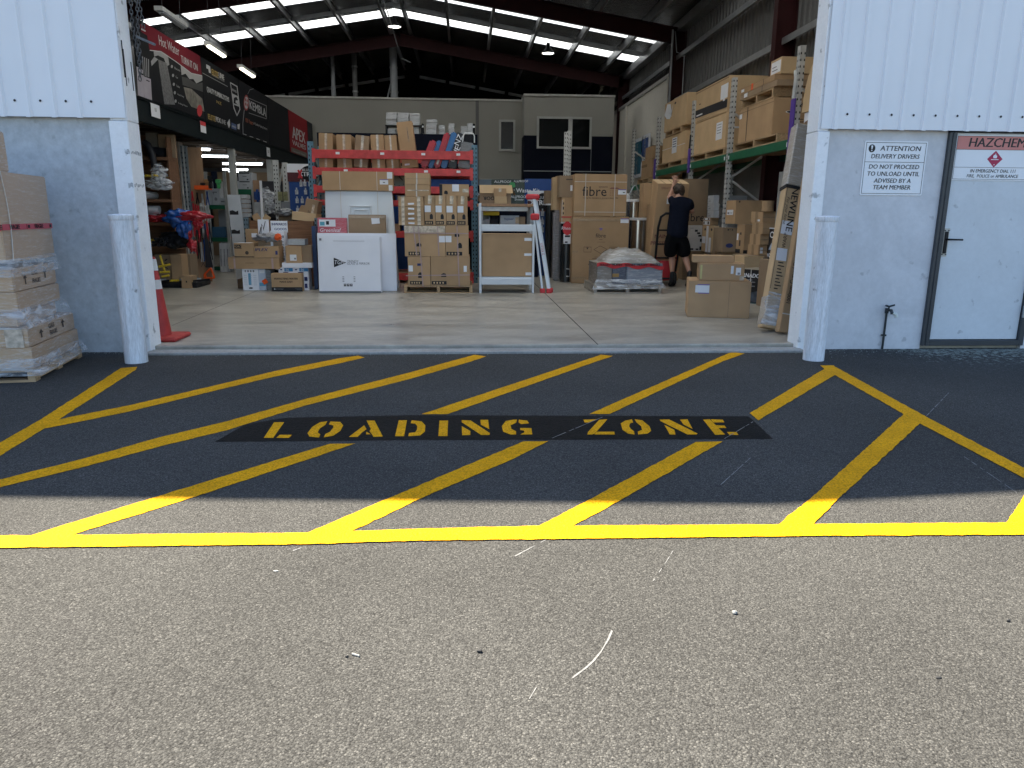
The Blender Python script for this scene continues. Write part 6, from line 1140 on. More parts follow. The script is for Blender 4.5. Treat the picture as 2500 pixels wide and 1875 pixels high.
for k in range(7): x = -.5+.14*k; MB().bar((x, -.3+.05*(k % 3), .11+.012*(k % 3)), (x+.25, .1, .115+.01*(k % 2)), .03, .03).build('offcut', [BLACKP, PIPEY, GREYP][k % 3], t)
for a_, b_ in (((250, 1255), (300, 1420)), ((235, 1375), (355, 1350)), ((250, 1430), (350, 1425)), ((270, 1475), (345, 1460))):
    o = MB().tube([aty(*Z1(*a_), SH-.32), aty(*Z1(*b_), SH-.30)], .018, 8).build('yellow_pipe', PIPEY, smooth=True); tag(o, 'yellow pipe offcut leaning on the cartons under the shelf', 'pipe', 'yellow offcuts by the shelf foot')
cpx('torn brown cardboard flap lying by the blue post', *R_(Z1, 462, 1470, 560, 1505), SH-.2, .3, zb=FZ, mt=CARD, name='cardboard_scrap', cat='cardboard')
# --- blue slotted post and plywood tool panel
Y = 14.0; t = thing('rack_upright', 'blue grey slotted rack post beside the plywood tool panel', 'rack post', (0, 0, 0)); p = aty(*Z1(610, 1510), Y); q = aty(*Z1(490, 150), Y); BGR = mat('blue_grey_post', (.16, .19, .21), .5, var=.15)
upright(t, p.x, Y-.03, FZ, q.z, .10, .1, BGR, pitch=.085); MB().box(p.x-.012, p.x+.012, Y-.045, Y-.031, FZ, q.z).build('edge_strip', GALVL, t)
pn = thing('tool_panel', 'tall plywood panel hung with hand tools beneath an orange shelf', 'tool panel', (0, 0, 0)); xl = aty(*Z1(640, 1515), Y+.05).x; xr = aty(*Z1(762, 1490), Y+.05).x+.03; zt = aty(*Z1(600, 165), Y+.05).z; MB().box(xl, xr, Y+.04, Y+.065, FZ, zt).build('plywood_sheet', PLY, pn)
a, b = aty(*Z1(566, 580), Y-.1), aty(*Z1(755, 590), Y-.1); MB().box(a.x+.08, b.x, Y-.16, Y+.035, a.z-.02, a.z+.0).box(a.x+.08, b.x, Y-.17, Y-.155, a.z-.02, a.z+.05).build('orange_shelf', ORANGE, pn)
zo = a.z+.001; 
for k, (dx, hh, mt, nm, lb) in enumerate(((.16, .10, BLACKP, 'hand_tool', 'dark small tool on the orange shelf, next to the post'), (.24, .16, mat('brown_handle', (.22, .12, .05), .5), 'hand_tool', 'brown handled tool standing on the orange shelf'), (.33, .22, BLACKP, 'hand_tool', 'black upright tool in the middle of the orange shelf'), (.42, .30, NAVY, 'power_tool', 'dark blue power tool at the end of the orange shelf'), (.50, .16, GREENP, 'hand_tool', 'green tool at the end of the orange shelf'))):
    o = MB().box(-.025, .025, -.03, .03, 0, hh*.55).box(-.045, .045, -.035, .035, hh*.55+.001, hh).build(nm, mt, bevel=.01); o.location = (a.x+.08+dx*.8, Y-.07, zo); tag(o, lb, 'tool', 'tools standing on the orange shelf')
def pliers(x, y, ln, mt, label, op=.02):
    p = aty(*Z1(x, y), Y+.02); o = MB().bar((-op, 0, -ln), (0, 0, -.07), .016, .014).bar((op, 0, -ln), (.004, 0, -.07), .016, .014).bar((0, 0, -.07), (0, 0, 0), .026, .016).build('hand_tool', [mt]); o.location = (p.x, Y+.0, p.z); tag(o, label, 'tool', 'tools hung on the plywood panel')
hng = [('red handled pliers', REDP), ('black snips', BLACKP), ('bright steel spanner', GALVL), ('blue handled pliers', BLUEP), ('red and black cutters', REDP), ('dark hacksaw', STEELD)]
for r_, (yy, ln, n) in enumerate(((610, .22, 4), (730, .30, 7), (915, .34, 8), (1100, .36, 6))):
    for k in range(n):
        j = (k+r_*2) % 6 if r_ != 1 else (0 if k < 3 else 2); nm, mt = hng[j]; x = 580+(150)*k/max(1, n-1)+10*r_; pliers(x, yy+12*((k*7) % 3), ln*(.8+.1*((k*5) % 4)), mt, '%s in the %s row down the plywood tool panel' % (nm, ('top', 'second', 'third', 'lowest')[r_]), .018+.006*(k % 2))
p = aty(*Z1(755, 1440), Y-.02); o = MB().bar((-.09, 0, -.02), (.03, 0, .09), .05, .03).bar((.03, 0, .09), (.08, 0, -.09), .05, .03).bar((.08, 0, -.09), (-.09, 0, -.1), .05, .03).bar((-.09, 0, -.1), (-.09, 0, -.02), .05, .03).build('saw_handle', ORANGE, bevel=.008)
o.location = (p.x, Y-.02, FZ+.16); s = thing('hand_saw', 'hand saw with an orange handle standing on the floor by the tool panel', 'saw', (p.x, Y-.02, FZ)); o.parent = s; o.location = (0, 0, .16); MB().ext([(-.06, -.004, .26), (.07, -.004, .26), (.0, -.004, .95), (-.03, -.004, .95)], (0, .003, 0)).build('blade', STEELD, s)
crossm = aty(*Z1(682, 1340), Y); 
MB().bar((crossm.x-.04, Y+.037, crossm.z-.07), (crossm.x+.04, Y+.037, crossm.z+.07), .015, .004).bar((crossm.x+.04, Y+.0372, crossm.z-.07), (crossm.x-.04, Y+.0372, crossm.z+.07), .015, .004).build('painted_cross', INK, pn)
# --- green beamed bay beyond, white cartons, propped white panel
Y = 16.4; xa_ = aty(*Z2(300, 900), Y).x; xb_ = aty(*Z2(590, 900), Y).x
bay_ = thing('shelving_bay', 'green beamed shelving bay with a blue drawer under the mezzanine', 'shelving', ((xa_+xb_)/2, Y, FZ)); hw_ = (xb_-xa_)/2
for s_ in (-1, 1): MB().box(s_*hw_-.03, s_*hw_+.03, 0, .05, 0, 2.1).build('post', GALVL, bay_)
zg = aty(*Z2(440, 895), Y).z-FZ
for z in (zg, aty(*Z2(440, 1400), Y).z-FZ, .12): MB().box(-hw_+.031, hw_-.031, -.01, .04, z-.09, z-.004).build('beam', GREENRK, bay_); MB().box(-hw_+.031, hw_-.031, .041, .6, z-.03, z-.002).build('shelf_board', PLY, bay_)
MB().box(-hw_+.03, hw_-.03, .55, .6, .15, zg-.1).build('back_panel', GREYP, bay_); zd = aty(*Z2(440, 1400), Y).z-FZ; MB().box(-hw_+.05, hw_-.05, -.02, .5, zd, zd+.22).build('drawer', mat('blue_drawer', (.03, .09, .16), .5), bay_)
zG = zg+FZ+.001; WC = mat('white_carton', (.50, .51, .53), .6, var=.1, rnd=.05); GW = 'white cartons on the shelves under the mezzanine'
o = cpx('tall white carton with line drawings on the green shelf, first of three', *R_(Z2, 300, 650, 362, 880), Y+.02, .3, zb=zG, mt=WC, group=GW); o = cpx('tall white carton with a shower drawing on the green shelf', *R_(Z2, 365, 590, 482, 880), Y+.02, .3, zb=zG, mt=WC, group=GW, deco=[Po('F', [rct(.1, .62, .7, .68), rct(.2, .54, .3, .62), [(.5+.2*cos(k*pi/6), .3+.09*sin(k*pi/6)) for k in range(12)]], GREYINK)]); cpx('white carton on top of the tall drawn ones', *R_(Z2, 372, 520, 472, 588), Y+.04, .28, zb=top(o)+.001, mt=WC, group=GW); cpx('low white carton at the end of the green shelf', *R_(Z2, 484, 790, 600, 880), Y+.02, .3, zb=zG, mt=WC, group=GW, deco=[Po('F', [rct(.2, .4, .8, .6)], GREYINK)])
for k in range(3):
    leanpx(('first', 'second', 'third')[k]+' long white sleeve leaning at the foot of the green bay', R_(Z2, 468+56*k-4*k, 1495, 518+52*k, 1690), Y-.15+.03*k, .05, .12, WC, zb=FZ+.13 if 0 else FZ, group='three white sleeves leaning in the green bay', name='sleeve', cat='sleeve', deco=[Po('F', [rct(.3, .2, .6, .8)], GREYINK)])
# white panel with cut-out squiggles
x0, y0 = Z2(600, 728); Y = 13.6; a = aty(*Z2(602, 735), Y+.3); b = aty(*Z2(800, 735), Y+.3); c_ = aty(*Z2(672, 1600), Y); d_ = aty(*Z2(885, 1600), Y)
t = thing('cut_out_sheet', 'propped white steel panel with two wavy cut outs', 'steel sheet', (0, 0, 0)); zlow = FZ; dx = (c_.x-a.x)/(c_.z-a.z)*(zlow-a.z)
pts = [(a.x+dx, Y-.02, zlow), (b.x+dx, Y-.02, zlow), (b.x, Y+.3, a.z), (a.x+.20*(b.x-a.x)*2.4, Y+.3, a.z-.0), (a.x+.09*2.6, Y+.29, a.z-.05), (a.x+.15, Y+.29, a.z-.05), (a.x+.11, Y+.3, a.z), (a.x, Y+.3, a.z)]
pts = [(a.x+dx, Y-.02, zlow), (b.x+dx, Y-.02, zlow), (b.x, Y+.3, a.z), (a.x, Y+.3, a.z)]
MB().ext(pts, (0, .03, 0)).build('sheet', mat('pale_steel_panel', (.44, .46, .48), .4, var=.05), t)
for ux, uy in ((712, 1030), (738, 1330)):
    m_ = aty(*Z2(ux, uy), Y); f = (m_.z-zlow)/(a.z-zlow); yy = Y-.02+.32*f-.004; sq = [(-.075, .05), (-.02, .06), (.03, .035), (.075, .055), (.075, -.05), (.02, -.065), (-.03, -.035), (-.075, -.05)]; MB().ext([(m_.x*(yy/Y)+px_, yy, H+(m_.z-H)*(yy/Y)+pz_) for px_, pz_ in sq], (0, .0035, 0)).build('cut_out', DARK, t)
# white boxes on the next green bay and dim stock behind
Y = 17.6; zw = aty(*Z2(850, 650), Y).z; xa_ = aty(*Z2(725, 700), Y).x; xb_ = aty(*Z2(1000, 700), Y).x
sb = thing('shelving_bay', 'second green beamed bay under the stacked white boxes', 'shelving', ((xa_+xb_)/2, Y, FZ)); hw_ = (xb_-xa_)/2
for s_ in (-1, 1): MB().box(s_*hw_-.03, s_*hw_+.03, 0, .05, 0, zw-FZ-.002).build('post', GALVL, sb)
MB().box(-hw_+.031, hw_-.031, -.01, .04, zw-FZ-.12, zw-FZ-.002).build('beam', GREENRK, sb); MB().box(-hw_+.03, hw_-.03, .045, .6, zw-FZ-.04, zw-FZ-.002).build('shelf_board', PLY, sb)
for z in (.25, .55, .85): MB().box(-hw_+.03, hw_-.03, .0, .6, z, z+.02).build('shelf_board', mat('white_shelf', (.42, .43, .46), .5), sb)
bl_ = [Po('F', [rct(.08, .84, .82, .97), rct(.3, .5, .6, .55), rct(.6, .1, .72, .24)], INK)]
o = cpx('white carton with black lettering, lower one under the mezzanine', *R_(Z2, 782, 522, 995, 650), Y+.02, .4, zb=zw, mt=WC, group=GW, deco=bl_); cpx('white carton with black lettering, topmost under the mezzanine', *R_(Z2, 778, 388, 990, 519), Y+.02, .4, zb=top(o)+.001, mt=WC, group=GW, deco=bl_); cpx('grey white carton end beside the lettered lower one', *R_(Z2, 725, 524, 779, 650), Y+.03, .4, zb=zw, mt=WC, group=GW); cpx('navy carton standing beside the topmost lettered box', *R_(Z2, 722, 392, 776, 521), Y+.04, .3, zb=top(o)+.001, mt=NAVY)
rb = random.Random(4)
for k, (u, v, ww, hh, mt) in enumerate(((820, 735, 90, 60, WC), (830, 800, 80, 55, WC), (842, 850, 80, 65, WC), (850, 940, 82, 60, WC))):
    pass
for k in range(5):
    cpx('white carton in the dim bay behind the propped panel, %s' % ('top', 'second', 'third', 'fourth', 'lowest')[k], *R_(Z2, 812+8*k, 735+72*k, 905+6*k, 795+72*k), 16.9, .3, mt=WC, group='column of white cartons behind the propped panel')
leanpx('tall white plastic sheet leaning beyond the second bay', R_(Z2, 1100, 515, 1135, 1050), 17.0, .04, .05, WHB, name='plastic_sheet', cat='sheet'); cpx('rolled blue sheet standing beyond the white boxes', *R_(Z2, 1010, 650, 1108, 850), 17.2, .2, mt=BLUEP, zb=aty(*Z2(1050, 850), 17.2).z, name='blue_roll', cat='roll', bevel=.05); cpx('pale crate beneath the rolled blue sheet', *R_(Z2, 1020, 852, 1150, 1050), 17.2, .25, mt=mat('pale_crate', (.36, .37, .38), .6), zb=FZ, name='crate', cat='crate'); cpx('tan board standing above the rolled blue sheet', *R_(Z2, 1003, 510, 1100, 650), 17.5, .05, zb=FZ, mt=PLY, name='board', cat='board')
for k, (x, y) in enumerate(((1190, 780), (1215, 900), (1205, 960), (1195, 745))): crumple('clear bag of pipe fittings, %s in the dim bay' % ('upper', 'middle', 'lowest', 'topmost')[k], aty(*Z2(x, y), 18.0), (.17, .15, .14), BAGW, 'plastic_bag', 'bag', 'bags of fittings in the dim bay', 40+k)
MB_ = thing('dim_shelf', 'dim shelf holding bags of fittings', 'shelf', (aty(*Z2(1200, 900), 18.2).x, 18.3, FZ)); MB().box(-.4, .4, 0, .04, 0, 2.0).build('back_panel', STEELD, MB_); [MB().box(-.4, .4, -.5, -.001, z, z+.02).build('shelf_board', STEELD, MB_) for z in (.3, .75, 1.15)]
# slotted posts, bundle of grey conduits
for k, (xt, yt, xb2, yb2) in enumerate(((1350, 195, 1395, 960), (1480, 235, 1520, 700))):
    Yq = 15.2+.6*k; p = aty(*Z2(xb2, yb2), Yq); q = aty(*Z2(xt, yt), Yq); t = thing('rack_upright', ('white slotted rack post by the blue pegboard', 'white slotted rack post with a diagonal brace')[k], 'rack post', (0, 0, 0)); upright(t, p.x, Yq, FZ, q.z, .10, .08, GALVL, pitch=.08, two=(k == 0))
    if k: MB().bar((p.x-.02, Yq+.01, q.z), (aty(*Z2(1405, 660), Yq).x, Yq+.01, aty(*Z2(1405, 660), Yq).z), .03, .03).build('brace', GALVL, t)
CON = mat('grey_conduit', (.24, .25, .26), .45, var=.1)
for k in range(7): a = aty(*Z2(1450+24*k, 845), 14.8); o = MB().tube([(a.x, 14.8, FZ), (a.x, 14.82, a.z)], .022, 10).build('conduit_length', CON, smooth=True); tag(o, 'grey length of conduit standing upright beside the blue pegboard', 'pipe', 'grey conduits standing beside the pegboard')
for k in range(2): cpx('yellow topped pack of fittings on the slotted posts, %s' % ('first', 'second')[k], *R_(Z2, 1392+82*k, 690, 1462+85*k, 830), 15.1, .02, mt=mat('olive_pack', (.25, .24, .12), .6, var=.4, scale=14), zb=None, group='yellow topped packs on the posts', name='hanging_pack', cat='pack')
# dim cartons along the store wall
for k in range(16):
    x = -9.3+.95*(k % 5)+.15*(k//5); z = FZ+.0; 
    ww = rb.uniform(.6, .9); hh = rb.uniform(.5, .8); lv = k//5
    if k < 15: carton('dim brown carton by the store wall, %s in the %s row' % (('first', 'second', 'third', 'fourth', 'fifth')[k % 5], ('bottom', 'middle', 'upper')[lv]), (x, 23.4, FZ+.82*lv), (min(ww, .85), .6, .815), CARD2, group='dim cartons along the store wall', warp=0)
# --- inwards goods pile
Zi = Z5
Y = 13.0; a = aty(*Zi(315, 730), Y); b = aty(*Zi(1035, 730), Y)
t = thing('timber_crate', 'brown timber crate wall behind the inwards goods pile', 'crate', ((a.x+b.x)/2, Y, FZ)); w_ = b.x-a.x; h_ = a.z-FZ
mb = MB()
for k in range(4): mb.box(-w_/2, w_/2, 0, .03, h_*k/4+.003, h_*(k+1)/4-.003)
mb.build('front_boards', WOODB, t); MB().box(-w_/2, w_/2, .9, .93, 0, h_).build('back_boards', WOODB, t); MB().box(-w_/2, -w_/2+.03, .031, .9, 0, h_).build('end_boards', WOODB, t); MB().box(w_/2-.03, w_/2, .031, .9, 0, h_).build('end_boards', WOODB, t); MB().box(-w_/2, w_/2, .0, .93, h_+.001-.5, h_-.48).build('floor_boards', WOODB, t)
for s_ in (-1, 1): upright(t, s_*(w_/2+.06), .0, 0, h_+.05, .08, .06, mat('dull_blue_post', (.12, .17, .20), .5), name='corner_post')
p0, p1 = aty(*Zi(552, 733), Y-.02), aty(*Zi(750, 865), Y-.02); t = thing('paper_sign', 'white paper sign headed inwards goods pinned to the timber crate', 'sign', ((p0.x+p1.x)/2, Y-.012, p1.z)); w2, h2 = p1.x-p0.x, p0.z-p1.z; MB().box(-w2/2, w2/2, 0, .003, 0, h2).build('sheet', PAPER, t); text('INWARDS', h2*.30, BLUEINK, t, FRONT, (0, -.002, h2*.70), fat=.025, sx=.95); text('GOODS', h2*.30, BLUEINK, t, FRONT, (.02, -.002, h2*.28), fat=.025)
zc = FZ+h_-.478
def tilted(label, r, Yq, d, ang, mt, zb, **k):
    o = cpx(label, *r, Yq, d, zb=zb, mt=mt, **k); o.rotation_euler = (0, ang, 0); return o
crz = FZ+h_
tilted('crushed brown carton on top of the crate, tilted beside the rack post', R_(Zi, 905, 490, 1050, 650), Y+.25, .4, .22, CARD2, crz-.02, group='crushed cartons heaped in the crate', warp=.02, deco=[D('F', .55, .1, .75, .8, TAPEC, 'tape'), Po('F', [rct(.3, .2, .34, .5), rct(.4, .22, .44, .48)], BROWNINK)])
tilted('flattened pale carton lid sloping over the crate edge', R_(Zi, 790, 640, 1060, 720), Y+.05, .5, .10, CARDL, crz+.0, group='crushed cartons heaped in the crate', warp=.01); tilted('dark open carton in the crate under the tools', R_(Zi, 640, 655, 800, 725), Y+.2, .4, .12, CARD2, crz-.0, group='crushed cartons heaped in the crate', warp=.02); tilted('half open carton flap standing at the end of the crate', R_(Zi, 375, 650, 450, 725), Y+.25, .02, -.5, CARD, crz-.0, group='crushed cartons heaped in the crate'); tilted('pale carton flap bent over at the end of the crate', R_(Zi, 455, 665, 530, 722), Y+.3, .02, .6, CARDL, crz, group='crushed cartons heaped in the crate'); tilted('brown carton behind the flattened lid', R_(Zi, 830, 560, 920, 650), Y+.45, .3, .5, CARD2, crz+.05, group='crushed cartons heaped in the crate')
crumple('bundle of black and white wrapped parts on the crate heap', aty(*Zi(715, 640), Y+.1), (.13, .1, .06), m_film('dark_parts_bag', (.05, .05, .05), .6), 'parts_bag', 'bag', None, 51)
Y = 12.35; GI = 'cartons of the inwards goods pile'
p_low = cpx('small dark brown carton at the very end of the inwards pile', *R_(Zi, 185, 1390, 245, 1500), Y+.3, .3, zb=FZ, mt=CARDD, group=GI)
DRAW = [Po('F', [[(.22+.17*j+.055*cos(k*pi/5), .90+.05*sin(k*pi/5)) for k in range(10)] for j in range(4)], GREYINK), Po('F', [rct(.38, .25, .55, .8)], mat('pale_blue_print', (.12, .36, .55), .5), off=.003), Po('F', [rct(.1+.3*(i % 3), .25+.09*(i//3), .3+.3*(i % 3), .265+.09*(i//3)) for i in range(18)], mat('pale_ink', (.35, .42, .5), .6), off=.004), Po('F', [[(.5+.13*cos(k*pi/8), .11+.035*sin(k*pi/8)) for k in range(16)]], INK, off=.004)]
o = cpx('white and blue carton printed with rows of fittings', *R_(Zi, 240, 1275, 418, 1515), Y, .3, zb=FZ, mt=WHB, group=GI, deco=DRAW); zA = top(o)
o = cpx('white carton with an orange sticker beside the blue printed one', *R_(Zi, 420, 1275, 500, 1515), Y+.02, .3, zb=FZ, mt=mat('pale_blue_carton', (.50, .56, .66), .5), group=GI, deco=[D('F', .2, .8, .9, .95, PAPER), Po('F', [rct(.1, .2, 1, .36)], mat('pale_blue_print', (.12, .36, .55), .5)), D('F', .55, .3, 1.25, .52, ORANGE, 'sticker', off=.006, rot=.6)])
cpx('film wrapped grey goods between the white cartons', *R_(Zi, 502, 1285, 565, 1515), Y+.04, .3, zb=FZ, mt=m_film('grey_goods_film', (.14, .16, .18), .4), group=GI); cpx('dark blue carton end behind the water filter carton', *R_(Zi, 566, 1290, 648, 1340), Y+.3, .3, zb=FZ, mt=NAVY, group=GI)
o = cpx('brown carton with a black foot and two lines of capitals', *R_(Zi, 566, 1325, 912, 1532), Y-.16, .14, zb=FZ, mt=CARD, group=GI, deco=[Wd('F', .48, .70, 'PERFECTING WATER', .043, INK, fat=.02, sx=.95), Wd('F', .48, .53, 'MADE EASY', .043, INK, fat=.02, sx=.95), Po('F', [rct(0, .0, 1, .235)], INK, off=.003), Po('F', [rct(.07, .10, .11, .17)], PAPER, off=.005), Wd('F', .22, .14, 'Puretec', .05, GREYINK, off=.006), Po('F', [rct(.8, .09, .97, .10), rct(.75, .15, .97, .16)], GREYINK, off=.005)])
PB = mat('print_blue', (.04, .22, .45), .5)
for k, (xa, xb) in enumerate(((650, 812), (814, 985))):
    o = cpx('white carton with a blue corner panel, %s' % ('above the lettered brown carton', 'nearest the dark blue panel')[k], *R_(Zi, xa, 1262, xb, 1525), Y+.02, .26, zb=FZ, mt=WHB, group=GI, deco=[Po('F', [rct(.42, .84, 1, .99)], PB), Wd('F', .62, .915, '56', .055, PAPER, off=.005), Po('F', [[(.2+.07*cos(q*pi/6), .92+.03*sin(q*pi/6)) for q in range(12)], [(.5+.2*cos(q*pi/6), .79+.03*sin(q*pi/6)) for q in range(12)], rct(.72, .1, .9, .3), rct(.72, .42, .92, .6)], BLUEINK)])
zB = top(o)
cpx('long shallow white carton lying on the two blue cornered ones', *R_(Zi, 684, 1205, 1022, 1262), Y+.0, .28, zb=zB+.001, mt=WHB, group=GI)
zL = aty(*Zi(400, 1285), Y).z
lb = cpx('long brown carton with two mauve bands across the pile', *R_(Zi, 80, 1145, 655, 1283), Y-.02, .32, zb=zA+.002, mt=CARD, group=GI, deco=[D('F', .105, 0, .14, 1, STRAPP, 'strap'), D('F', .845, 0, .885, 1, STRAPP, 'strap'), Po('F', [rct(.33, .5, .5, .53), rct(.6, .5, .75, .52)], BROWNINK), D('F', .0, .92, 1, .97, TAPE, 'tape')], warp=.01)
zC = top(lb)+.001
o = cpx('brown carton with a black name panel on the long carton', *R_(Zi, 145, 985, 368, 1140), Y, .3, zb=zC, mt=CARD, group=GI, deco=[Po('F', [rct(.02, .62, .38, .88), rct(0, 0, .98, .06)], INK), Wd('F', .2, .75, 'PORO', .05, CARDL, off=.005), Po('F', [[(.64+.09*cos(k*pi/8), .32+.13*sin(k*pi/8)) for k in range(16)]], BROWNINK), D('T', .1, .1, .8, .8, PAPER)])
o = cpx('brown pipe carton with dark slanted lettering on the long carton', *R_(Zi, 370, 1020, 648, 1145), Y-.01, .32, zb=zC, mt=CARD, group=GI, deco=[Wd('F', .28, .68, 'IPLEX', .068, BLUEINK, fat=.02, shear=.3, sx=1.25), Po('F', [rct(.86, .25, .95, .6)], BLUEINK), D('T', .4, .1, .7, .8, PAPER)]); zD = top(o)
cpx('brown carton with white tape on the lettered pipe carton', *R_(Zi, 415, 955, 645, 1015), Y+.1, .25, zb=zD+.001, mt=CARD2, group=GI, deco=[D('F', .62, 0, .74, 1, PAPER, 'tape')])
zE = aty(*Zi(530, 952), Y+.1).z; crumple('clear bag of dark fittings with an orange tag on the pile', aty(*Zi(525, 925), Y+.15), (.17, .12, .07), m_film('bagged_fittings', (.12, .12, .13), .8), 'parts_bag', 'bag', None, 61)
crumple('orange tag on the bag of fittings', aty(*Zi(640, 915), Y+.06), (.05, .03, .05), ORANGE, 'orange_tag', 'tag', None, 63, .5)
cpx('tall white carton of fittings standing behind the bagged parts', *R_(Zi, 556, 845, 712, 1085), Y+.42, .25, zb=FZ, mt=WHB, group=GI, deco=[Po('F', [[(.2+.18*j+.06*cos(k*pi/5), .90+.025*sin(k*pi/5)) for k in range(10)] for j in range(5)], GREYINK), D('F', .6, .55, .8, .65, ORANGE, 'sticker'), Po('F', [rct(.75, .5+.05*i, .95, .52+.05*i) for i in range(7)], mat('pale_ink', (.35, .42, .5), .6))])
cpx('white carton scrawled with black marker against the crate', *R_(Zi, 415, 718, 522, 955), Y+.5, .12, zb=FZ, mt=WHB, group=GI, deco=[Po('F', [[(.1, .80), (.16, .78), (.35, .88), (.30, .90)], [(.2, .72), (.26, .72), (.45, .93), (.4, .94)], [(.55, .86), (.6, .85), (.85, .97), (.8, .98)], [(.5, .92), (.54, .92), (.62, .84), (.58, .84)]], INK)])
cpx('brown carton with a white label at the end of the crate', *R_(Zi, 275, 825, 412, 1010), Y+.45, .2, zb=FZ, mt=CARD, group=GI, deco=[D('F', .5, .02, .98, .09, PAPER) if 0 else D('F', .5, .86, .98, .93, PAPER)])
o = cpx('square brown carton with a shipping label by the crate', *R_(Zi, 725, 1015, 905, 1203), Y+.0, .36, zb=zB+.075, mt=CARD, group=GI, deco=[D('F', .26, .15, .67, .50, PAPER), Po('F', [rct(.52, .22, .64, .32)], GREYINK, off=.004)], rz=0)
o = cpx('brown carton side beside the square labelled carton', *R_(Zi, 908, 1010, 1020, 1203), Y+.06, .3, zb=zB+.075, mt=CARD2, group=GI)
cpx('film wrapped silver block on the square brown carton', *R_(Zi, 748, 938, 942, 1022), Y+.05, .25, zb=top(o)+.004, mt=m_film('silver_block_film', (.36, .37, .38), .8, scale=9), name='wrapped_block', cat='pack', warp=.01)
# ================================================================== office at the rear and the navy partition
YO = 24.0
OFF = thing('office_block', 'cream walled office with dark windows and a navy lower wall at the rear', 'office', (0, 0, 0))
def rectat(Y, x0, y0, x1, y1): a = aty(x0, (y0+y1)/2, Y); b = aty(x1, (y0+y1)/2, Y); return a.x, b.x, aty((x0+x1)/2, y1, Y).z, aty((x0+x1)/2, y0, Y).z
Zo = lambda x, y: (640+x*.4069, 200+y*.4069)
zt = (aty(*Zo(300, 96), YO).z+aty(*Zo(1500, 116), YO).z)/2; xr = aty(*Zo(1572, 300), YO-.9).x; xR = min(XW-.45, aty(*Zo(2107, 300), YO-.9).x); zt2 = aty(*Zo(1850, 86), YO-.9).z
MB().box(-7.5, xr+.3, YO, YO+.15, FZ, zt).build('wall', CREAM, OFF); MB().box(-7.55, xr+.02, YO-.03, YO+.2, zt+.001, zt+.05).build('wall_cap', GALVL, OFF)
xj = aty(*Zo(1291, 300), YO).x; MB().box(xj-.05, xj+.05, YO-.02, YO-.001, FZ, zt).build('joint_strip', mat('joint_grey', (.14, .14, .14), .5), OFF)
zn = aty(*Zo(1700, 322), YO-.9).z; zn2 = aty(*Zo(1700, 535), YO-.9).z; zn3 = aty(*Zo(1700, 585), YO-.9).z
MB().box(xr, xR, YO-.9, YO-.7, zn, zt2).box(xr, xr+.15, YO-.7, YO+.1, zn, zt2).build('wall', CREAM, OFF); MB().box(xr-.02, xR+.02, YO-.93, YO+.1, zt2+.001, zt2+.05).build('wall_cap', GALVL, OFF)
MB().box(xr, xR, YO-.905, YO-.7, FZ, zn-.002).box(xr-.005, xr+.15, YO-.7, YO+.1, FZ, zn-.002).build('navy_wall', NAVY, OFF)
MB().box(xr-.01, xR, YO-.918, YO-.906, zn2-.012, zn2+.012).build('pale_trim', GREYP, OFF); xv = aty(*Zo(1973, 430), YO-.9).x; MB().box(xv-.006, xv+.006, YO-.912, YO-.906, zn2+.02, zn-.01).build('panel_seam', GREYP, OFF)
GLS = mat('dark_glass', (.008, .010, .011), .06, spec=.5, var=.02); WFR = mat('window_frame_white', (.46, .47, .46), .4)
def window(r, Y, mull=None):
    x0, x1, z0, z1 = rectat(Y, *Zo(r[0], r[1]), *Zo(r[2], r[3])); f = MB(); t_ = .06
    f.box(x0, x1, Y-.06, Y-.001, z0, z0+t_).box(x0, x1, Y-.06, Y-.001, z1-t_, z1).box(x0, x0+t_, Y-.06, Y-.001, z0+t_, z1-t_).box(x1-t_, x1, Y-.06, Y-.001, z0+t_, z1-t_)
    if mull: xm = x0+(x1-x0)*mull; f.box(xm-.06, xm+.06, Y-.06, Y-.001, z0+t_, z1-t_)
    wn = f.build('window', WFR, OFF); MB().box(x0+t_, x1-t_, Y-.02, Y-.002, z0+t_, z1-t_).build('pane', GLS, wn); return wn, x0, x1, z0, z1
window((1421, 228, 1518, 416), YO); wn, x0, x1, z0, z1 = window((1648, 210, 1975, 402), YO-.9, .61)
# vertical steel pipes rising from the office roof
for x_, ya, yb, r_, lab in ((815, 135, 237, .075, 'slim pale pipe'), (868, 155, 237, .09, 'dim banded pipe'), (963, 110, 240, .13, 'thick banded pipe under the ridge')):
    Yq = 27.0; p = aty(x_, yb, Yq); q = aty(x_, ya, Yq); t = thing('flue_pipe', lab+' rising above the office wall', 'flue', (p.x, Yq, 0), 0, 'pipes above the office'); zz1 = roofz(p.x)-.1
    MB().tube([(0, 0, FZ), (0, 0, zz1)], r_, 14).build('pipe', mat('dim_pipe', (.13, .13, .13), .5, var=.15) if r_ == .09 else GREYP, t, smooth=True)
    if r_ > .08: mb = MB(); [mb.lathe([(r_+.012, z), (r_+.012, z+.05)], n=14) for z in (4.6, 5.4, 6.2)]; mb.build('pipe_band', GALV, t, smooth=True)
    if r_ != .09: MB().tube([(.1 if r_ < .1 else -.1, .3, zz1-1.3 if r_ > .1 else zz1-1.7), (.5 if r_ < .1 else -.75, .3, 3.5)], .03, 6).build('brace', GREYP, t)
